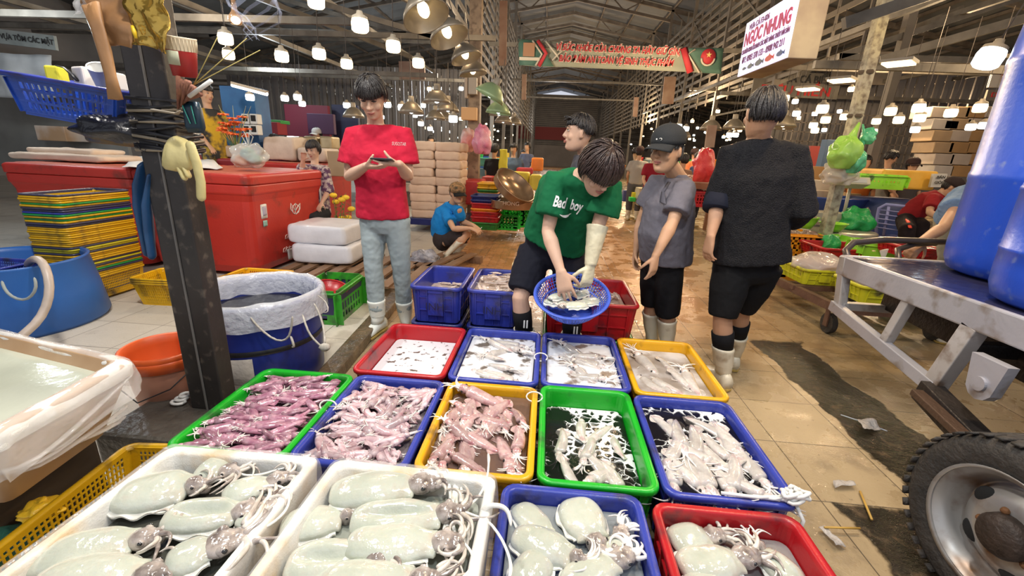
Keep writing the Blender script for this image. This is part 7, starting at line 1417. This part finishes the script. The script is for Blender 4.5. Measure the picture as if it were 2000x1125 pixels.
# seated women
def figure(label,hx,hy,Y,shirtc,pantc,face=(0,-1,0),H=1.62,sit=False,lean=(0,0,0),skin=None,haircol=None,capc=None,arm_l=None,arm_r=None,sleeve=.7,vox=.014,boots=True,group=None,turn=None,extra=None,seat=.42):
    hd=P(hx,hy,Y); s=H/1.68; lean=Vector(lean); zg=0; f=Vector((face[0],face[1],0)).normalized() if turn is None else Vector(turn).normalized(); rt=f.cross(Vector((0,0,1))).normalized()
    # rt is the figure's right; image-left sides are chosen by x
    if rt.x>0: rt=-rt
    nk=hd+Vector((0,0,-.19*s))-lean*.12; hipz=(.90*s if not sit else seat+.08); pel=Vector((nk.x,nk.y,0))-lean*.5; pel.z=hipz
    if nk.z-pel.z<.42: pel.z=nk.z-.44
    j=dict(head=hd,neck=nk,pel=pel); w_=.165*s
    for q,sg_ in(('l',1),('r',-1)):
        S=nk+rt*w_*sg_+Vector((0,0,-.05)); j['s'+q]=S; j['e'+q]=S+Vector((0,0,-.27*s))+rt*.05*sg_+f*.03; j['w'+q]=j['e'+q]+Vector((0,0,-.16*s))+f*.18*s
        h=pel+rt*.09*sg_+Vector((0,0,-.04)); j['h'+q]=h
        if sit: j['k'+q]=h+f*.40*s+rt*.04*sg_; k_=j['k'+q]; j['a'+q]=Vector((k_.x,k_.y,.09))+f*.02
        else: j['k'+q]=Vector((h.x,h.y,h.z*.52))+rt*.01*sg_+f*.02; j['a'+q]=Vector((h.x,h.y,.09))
    if arm_l: j['el'],j['wl']=[P(*v) for v in arm_l]
    if arm_r: j['er'],j['wr']=[P(*v) for v in arm_r]
    hands=[dict(wr=j['w'+q],d=(j['w'+q]-j['e'+q]).normalized(),nrm=Vector((0,0,-1))+f*.3,side=1,curl=.4,s=.95*s) for q in'lr']
    t,j,R=person(label,j,skin or SK3,vox=vox,facedir=face,hands=hands,group=group,hs=s,bs=s*.95,face=vox<.012)
    hair(t,j['head'],R,s,seed=int(hx),fringe=.05,side=-.02,nape=-.06,vol=1.04)
    if capc: cap(t,j['head'],R,1.1*s,capc)
    shirt(t,j,shirtc,pel+Vector((0,0,-.05)),wid=(.17*s,.165*s,.18*s,.16*s),dep=(.13*s,.125*s,.12*s,.10*s),sleeve=sleeve,sl_r=(.068*s,.075*s),vox=.018,amp=.012)
    trousers(t,j,pantc,end=1.6,endr=.07,kr=.078,r0=.095,vox=.018,amp=.008,waist=(.155*s,.12*s))
    if boots:
        for q in'lr': boot(t,j['k'+q].lerp(j['a'+q],.45),j['a'+q],f+Vector((0,0,0)),BOOT,s=s)
    return t,j
DKP=cloth('dark_pants',(.02,.02,.025)); 
figure('woman in cream sleeves and plaid vest dozing with her cheek on her hand',612,293,5.5,mat('plaid_vest',(.10,.04,.10),.8,0,(.45,.38,.36),22,.2),DKP,face=(-.15,-1,-.35),sit=True,H=1.55,skin=SK1,vox=.009,arm_l=((590,330,5.25),(592,312,5.2)),sleeve=1.3)
figure('woman in dark purple seated behind the knotted grocery bag',536,278,6.6,cloth('dark_purple_top',(.06,.012,.03)),DKP,face=(.1,-1,0),sit=True,H=1.55,vox=.010)
figure('person in yellow and black seen in profile right of the post',402,183,6.2,mat('yellow_black_top',(.60,.38,.02),.8,0,(.03,.03,.03),5,.2),DKP,face=(1,-.3,-.2),H=1.72,vox=.010)
figure('dark haired person behind the tins left of the man in red',605,278,8.2,cloth('dark_top',(.03,.03,.04)),DKP,face=(0,1,0),H=1.5); figure('person in a pale bucket hat behind the gold tins',619,262,8.6,cloth('dim_shirt',(.10,.08,.09)),DKP,face=(-.3,-1,0),H=1.6,capc=mat('pale_hat',(.50,.50,.48),.8))
# far aisle people
fp_=[('stooping person in teal green shirt far down the aisle',1243,298,10.5,(.02,.34,.20),(.45,.40,.28),(.6,-.5,-.5),(-.05,0,0)),('person in striped shirt beside the teal shirted one',1250,297,10.0,(.35,.33,.30),(.10,.10,.11),(.3,1,0),0),('person in dark red shirt leaning over crates behind the grey polo',1281,300,8.8,(.28,.015,.03),(.05,.04,.04),(.3,-1,-.3),0),
 ('person in orange shirt behind the right stalls',1357,300,11,(.75,.22,.10),(.05,.05,.06),(.4,-1,-.2),0),('person in dark blue shirt bending beside the red bag',1366,307,9.5,(.04,.06,.14),(.03,.03,.04),(1,.4,-.4),0),('dark haired person sitting low behind the white fish boxes',1336,312,9,(.25,.15,.10),(.03,.03,.04),(-.3,1,0),0),
 ('person in black standing by the yellow apron in the left crowd',966,292,9.2,(.02,.018,.018),(.02,.02,.02),(.4,1,-.2),0),('person in blue plaid shirt carrying a tray down the left aisle',1003,291,9.8,(.12,.18,.26),(.03,.03,.035),(0,-1,-.2),0),('person in grey-blue shirt further down the left aisle',1030,287,12.5,(.12,.14,.22),(.03,.03,.05),(-.6,-1,0),0),('person in red top deep in the left stalls',1022,300,14,(.40,.04,.08),(.05,.04,.05),(0,-1,0),0),
 ('person in lime jacket far behind the pink bundles',842,275,10.5,(.18,.55,.05),(.05,.05,.05),(0,-1,0),0),('person in a grey shirt bowing under the green bags',1740,308,8.2,(.28,.28,.25),(.06,.06,.06),(.8,-.3,-.5),0),('masked person behind the lime crate and amber box',1783,322,8.0,(.10,.09,.09),(.05,.05,.05),(0,-1,0),0),('person in orange partly hidden by the green bags',1690,318,7.8,(.60,.20,.05),(.05,.04,.04),(-.6,-1,0),0)]
for lb,x,y,Y,c1,c2,fc,ln in fp_:
    figure(lb,x,y,Y,cloth('fig%d'%x,c1),cloth('figp%d'%x,c2),face=fc,H=1.58 if x!=1366 else 1.5,vox=.018,lean=ln or (0,0,0),capc=cloth('figcap',(.05,.03,.03)) if x in(1250,1357,1783) else None)
# crates, tubs and boxes around the column
crt_specs=[('red insulated tub right of the beige bundles',(.50,.03,.03),886,352,938,400,7.6,.7),('second red tub behind the rusty column',(.50,.05,.04),940,345,962,372,8.6,.6),('pale blue tub wall behind the red tubs',(.18,.30,.36),905,330,980,345,10,.5),('dark blue tub with teal basin on it',(.03,.10,.28),912,314,962,330,10.5,.6),('orange crate upright in the left middle distance',(.85,.26,.03),1037,308,1060,334,9.6,.4),('red foam box under the orange crate',(.55,.04,.05),1008,328,1040,340,9.2,.4),
('yellow wrapped foam box behind the steamer trays',(.72,.58,.06),982,336,1032,372,8.6,.5),('second yellow wrapped foam box right of the first',(.72,.58,.06),1034,342,1056,372,8.4,.5)]
for lb,c_,x0,y0,x1,y1,Y,dp in crt_specs: blk('storage_tub',lb,'tub',x0,y0,x1,y1,Y,dp,mat('tub%d'%x0,c_,.45,0,tuple(q*.75 for q in c_),4),bev=.03)
for k,(c_,y0,y1,nm) in enumerate([('dirty green',435,446,DKGREEN),('dark red',424,435,RED),('red',414,424,RED),('amber',408,414,ORANGE),('crimson',397,408,RED),('dark blue',391,397,NAVY),('slate',383,391,NAVY)]): 
    crt(c_+' crate, '+['lowest','second','third','fourth','fifth','sixth','top'][k]+' of the mixed stack beside the column',nm,917,y0,974,y1+4,6.6,.5,plaque=False)
for k,(m_,y0,y1) in enumerate([(ORANGE,377,385),(DKGREEN,371,378),(YEL,366,372),(YEL,358,368)]): crt(['orange','dull green','yellow','bright yellow'][k]+' basket nested behind the mixed crate stack, '+['lowest','second','third','topmost'][k],m_,930,y0,972,y1,7.2,.5,plaque=False)
for x0,y0,x1,y1,Y,lb in [(965,422,1014,447,7.0,'bright green crate on the floor under the steamer trays'),(982,402,1020,424,7.3,'green crate standing behind the front green one'),(1012,410,1040,442,7.2,'green crate partly hidden by the bending man')]: crt(lb,plastic('bright_green',(.02,.62,.05),dirt=.1),x0,y0,x1,y1,Y,.45,'b',cell=.05)
PAN=mat('bronze_pan',(.42,.30,.20),.25,.7,(.25,.16,.10),5,.8)
for c,r_,rt_,lb in [(P(1002,398,6.7),.34,(0,0,0),'shallow round metal pan resting on the green crates'),(P(1004,366,6.6),.33,(.35,.65,0),'round metal pan tipped up on the other pan')]:
    t=thing('metal_pan',lb,'pan',c,rot=rt_); MB().lathe((0,0,0),[(.001,-.06),(r_*.97,-.06),(r_,-.05),(r_*1.0,.05),(r_*1.02,.06),(r_*.97,.055),(r_*.96,-.04),(.001,-.045)],44).obj('shell',PAN,t)
    MB().lathe((0,0,0),[(r_*1.0,.045),(r_*1.03,.05),(r_*1.03,.062),(r_*.97,.058)],44).obj('rim',PAN,t)
text('HONG','pan_lettering',mat('pan_letter',(.55,.42,.30),.4,.5),P(998,398,6.33),frame((1,0,0),(0,0,1)),.08,bpy.data.objects['metal_pan'])
t=bowl('teal green basin on the dark blue tub in the left background',954,310,9.8,.32,.16,mat('teal_basin',(.10,.45,.33),.4)); crumple('red_bag','red plastic bag hanging by the post behind the grey polo','bag',P(1374,325,8.0),.17,mat('red_bag_film',(.62,.03,.04),.25,0,(.75,.08,.08),6,bump=.8),4,.35,1.7)
crumple('pink_bag','pink translucent bag hanging right of the rusty column','bag',P(942,275,7.6),.15,mat('pink_bag_film',(.65,.20,.35),.25,0,(.75,.40,.50),6,bump=.8),6,.35,1.6); crumple('white_bag','white bag with red bottom hanging left of the rusty column','bag',P(914,275,7.9),.13,mat('white_bag_film',(.70,.62,.60),.3,0,(.62,.20,.18),3,bump=.6),7,.35,1.6); sheet('yellow_apron','yellow apron hanging in the left crowd','apron',[P(976,292,8.8),P(991,292,8.8),P(992,332,8.8),P(974,332,8.8)],6,10,.05,mat('apron_yellow',(.72,.65,.05),.5,bump=.5),.02,9,freq=5)
# right middle stalls
t=thing('stall_table','orange-lit wooden stall table right of the grey polo man','table',(P(1372,370,8.4).x,8.8,0)); WT=mat('wet_wood_table',(.36,.17,.08),.35,0,(.28,.12,.05),5)
c,w_,h_=bx_dims(1335,358,1412,370,8.3); MB().box((0,0,c.z+h_/2),(w_*1.3,.9,h_)).obj('top',WT,t,smooth=False)
for sx in(-1,1):
    for sy in(-1,1): mb=MB(); mb.beam((sx*w_*.6,sy*.4,0),(sx*w_*.6,sy*.4,c.z),.06); mb.obj('leg',WT,t,smooth=False)
crt('red crate under the wooden stall table',RED,1350,376,1390,402,8.1,.5,'b',cell=.05); blk('fish_tray','beige foam tray of fish on the wooden stall table','tray',1352,348,1386,358,8.4,.5,mat('foam_beige',(.62,.45,.32),.6))
for k in range(5): o=MB().ell((0,0,0),(.13,.05,.02),10,6).obj('fish',mat('pale_fish',(.62,.45,.36),.3)); o.location=P(1352+k*7,344+k%2*2,8.5); o.rotation_euler=(0,0,.5*k); tag(o,'pale fish lying on the beige tray of the wooden stall','fish','fish on the beige foam tray')
blk('foam_box','white foam box with yellow rim behind the grey polo man','box',1245,368,1272,402,9.5,.5,mat('foam_dim',(.60,.55,.40),.6)); 
for k,(x0,c_) in enumerate([(1216,(.06,.08,.22)),(1228,(.55,.03,.03)),(1234,(.75,.60,.03)),(1230,(.02,.5,.08))]): blk('small_basket',['blue','red','yellow','green'][k]+' small basket on the far aisle floor','basket',x0,(372,374,376,386)[k],x0+11,394,(10.4,10.0,9.8,9.6)[k],.2,mat('sb%d'%k,c_,.5))
# blocks of foam boxes on the right
FB=[mat('foam_box_%d'%k,c_,.7,0,tuple(q*.8 for q in c_),3) for k,c_ in enumerate([(.58,.48,.38),(.45,.26,.10),(.62,.56,.48),(.52,.36,.20)])]
rz_=random.Random(9); 
for row in range(6):
    for c_ in range(4):
        x0=1822+c_*36-row*1.2+rz_.uniform(-3,3); y1=345-row*23
        blk('foam_box','foam box in the stacked wall behind the seated man, '+['bottom','second','third','fourth','fifth','top'][row]+' row, '+ordn(c_+1),'box',x0,y1-22,x0+34,y1,9.0,.5,FB[rz_.randrange(4)],bev=.012,group='foam boxes stacked at the right')
blk('foam_box','upright white foam slabs on top of the box wall','box',1845,235,1868,252,9.0,.3,FB[2])
for x0,y0,x1,y1,Y,k,lb in [(1583,352,1622,372,8,2,'white foam box left of the scale post'),(1582,325,1616,352,8.3,1,'amber foam box on the white one left of the scale'),(1584,372,1622,392,7.8,0,'orange-tan carton behind the blue rope tub'),(1655,378,1675,405,7.6,3,'tan carton between scale post and drum'),(1655,408,1668,420,7.5,1,'small red-brown carton by the drum')]: blk('foam_box',lb,'box',x0,y0,x1,y1,Y,.4,FB[k])
blk('grey_post','short grey post left of the scale','post',1622,352,1636,402,7.5,.12,mat('post_grey',(.22,.22,.24),.6)); blk('wall_panel','dark red shutter behind the right stalls','panel',1575,285,1608,330,11,.1,red_m); blk('blue_post','blue grey post behind the green bags','post',1603,272,1622,330,10,.2,mat('post_blue',(.05,.09,.16),.6))
# random far clutter rows so that the stalls read as full
cols=[(.60,.04,.05),(.03,.08,.35),(.03,.45,.08),(.75,.5,.04),(.60,.55,.48),(.75,.25,.03),(.25,.35,.40)]
CM_=[mat('far_crate_%d'%k,c_,.5) for k,c_ in enumerate(cols)]; rc=random.Random(17)
cn=['red','blue','green','yellow','pale','orange','grey blue']
for side in(-1,1):
    for k in range(70):
        Y=rc.uniform(10.5,30); X=(-2.6-rc.random()*(.8+Y*.10)) if side<0 else (4.4+rc.random()*(.8+Y*.14)); h_=rc.uniform(.18,.4); z_=rc.choice([0,.35,.7,.75,.75,1.05]); w_=rc.uniform(.3,.6); q=rc.randrange(7)
        o=MB(); o.loft([rr(w_*.86,.36,.03,0),rr(w_,.42,.03,h_*.85),rr(w_+.03,.45,.03,h_*.86),rr(w_+.03,.45,.03,h_),rr(w_-.03,.39,.03,h_),rr(w_*.82,.34,.03,.05)],True,True); o=o.obj('far_crate',CM_[q],smooth=False); o.location=(X,Y,z_); tag(o,cn[q]+' crate piled in the far stalls '+('left' if side<0 else 'right')+' of the aisle','crate',cn[q]+' crates in far stalls '+('left' if side<0 else 'right'))
for side in(-1,1):
    for Y in(11,13.5,16.5,20,24): X=-3.6 if side<0 else 5.8; o=MB().box((X,Y,.37),(1.6,1.1,.70)).obj('stall_counter',mat('counter_dark',(.12,.10,.09),.6,0,(.25,.22,.20),2),smooth=False); tag(o,'low stall counter in the row '+('left' if side<0 else 'right')+' of the far aisle','counter','stall counters '+('left' if side<0 else 'right'))
rp=random.Random(44)
for k in range(12):
    side=-1 if k%2 else 1; Y=rp.uniform(13,26); X=(-2.3-rp.random()*2.5) if side<0 else (4.2+rp.random()*3.5); c_=rp.choice([(.05,.05,.07),(.30,.05,.06),(.10,.15,.28),(.35,.33,.30),(.08,.25,.15),(.55,.25,.08)])
    figure('small distant shopper among the lamps '+('left' if side<0 else 'right')+' of the aisle',0,0,1,cloth('far%d'%k,c_),DKP,face=(rp.uniform(-1,1),-1,0),vox=.024,group='distant shoppers '+('left' if side<0 else 'right')) if 0 else None
# cluttered wall of cages at the right
mb=MB()
for i in range(60): mb.box((5.9+i*.14,12.2,2.0),(.02,.02,1.2))
for k in range(6): mb.box((10,12.2,1.5+k*.22),(8.4,.02,.02))
trim(mb,steel)
# smoke from the incense
sm=MB(); 
for k in range(6): 
    pts=[P(478,75,1.5)+Vector((.04*math.sin(q*1.3+k)+.01*q*(k-2.5)*.6+.012*q,.0+.01*k,.03*q)) for q in range(9)]; sm.tube(pts,[.002+.0022*q for q in range(9)],6,flat=.3)
o=sm.obj('smoke_wisp',mat('smoke',(.65,.72,.95),1,alpha=.10,spec=0)); tag(o,'thin bluish smoke curling up from the incense sticks','smoke',kind='stuff')
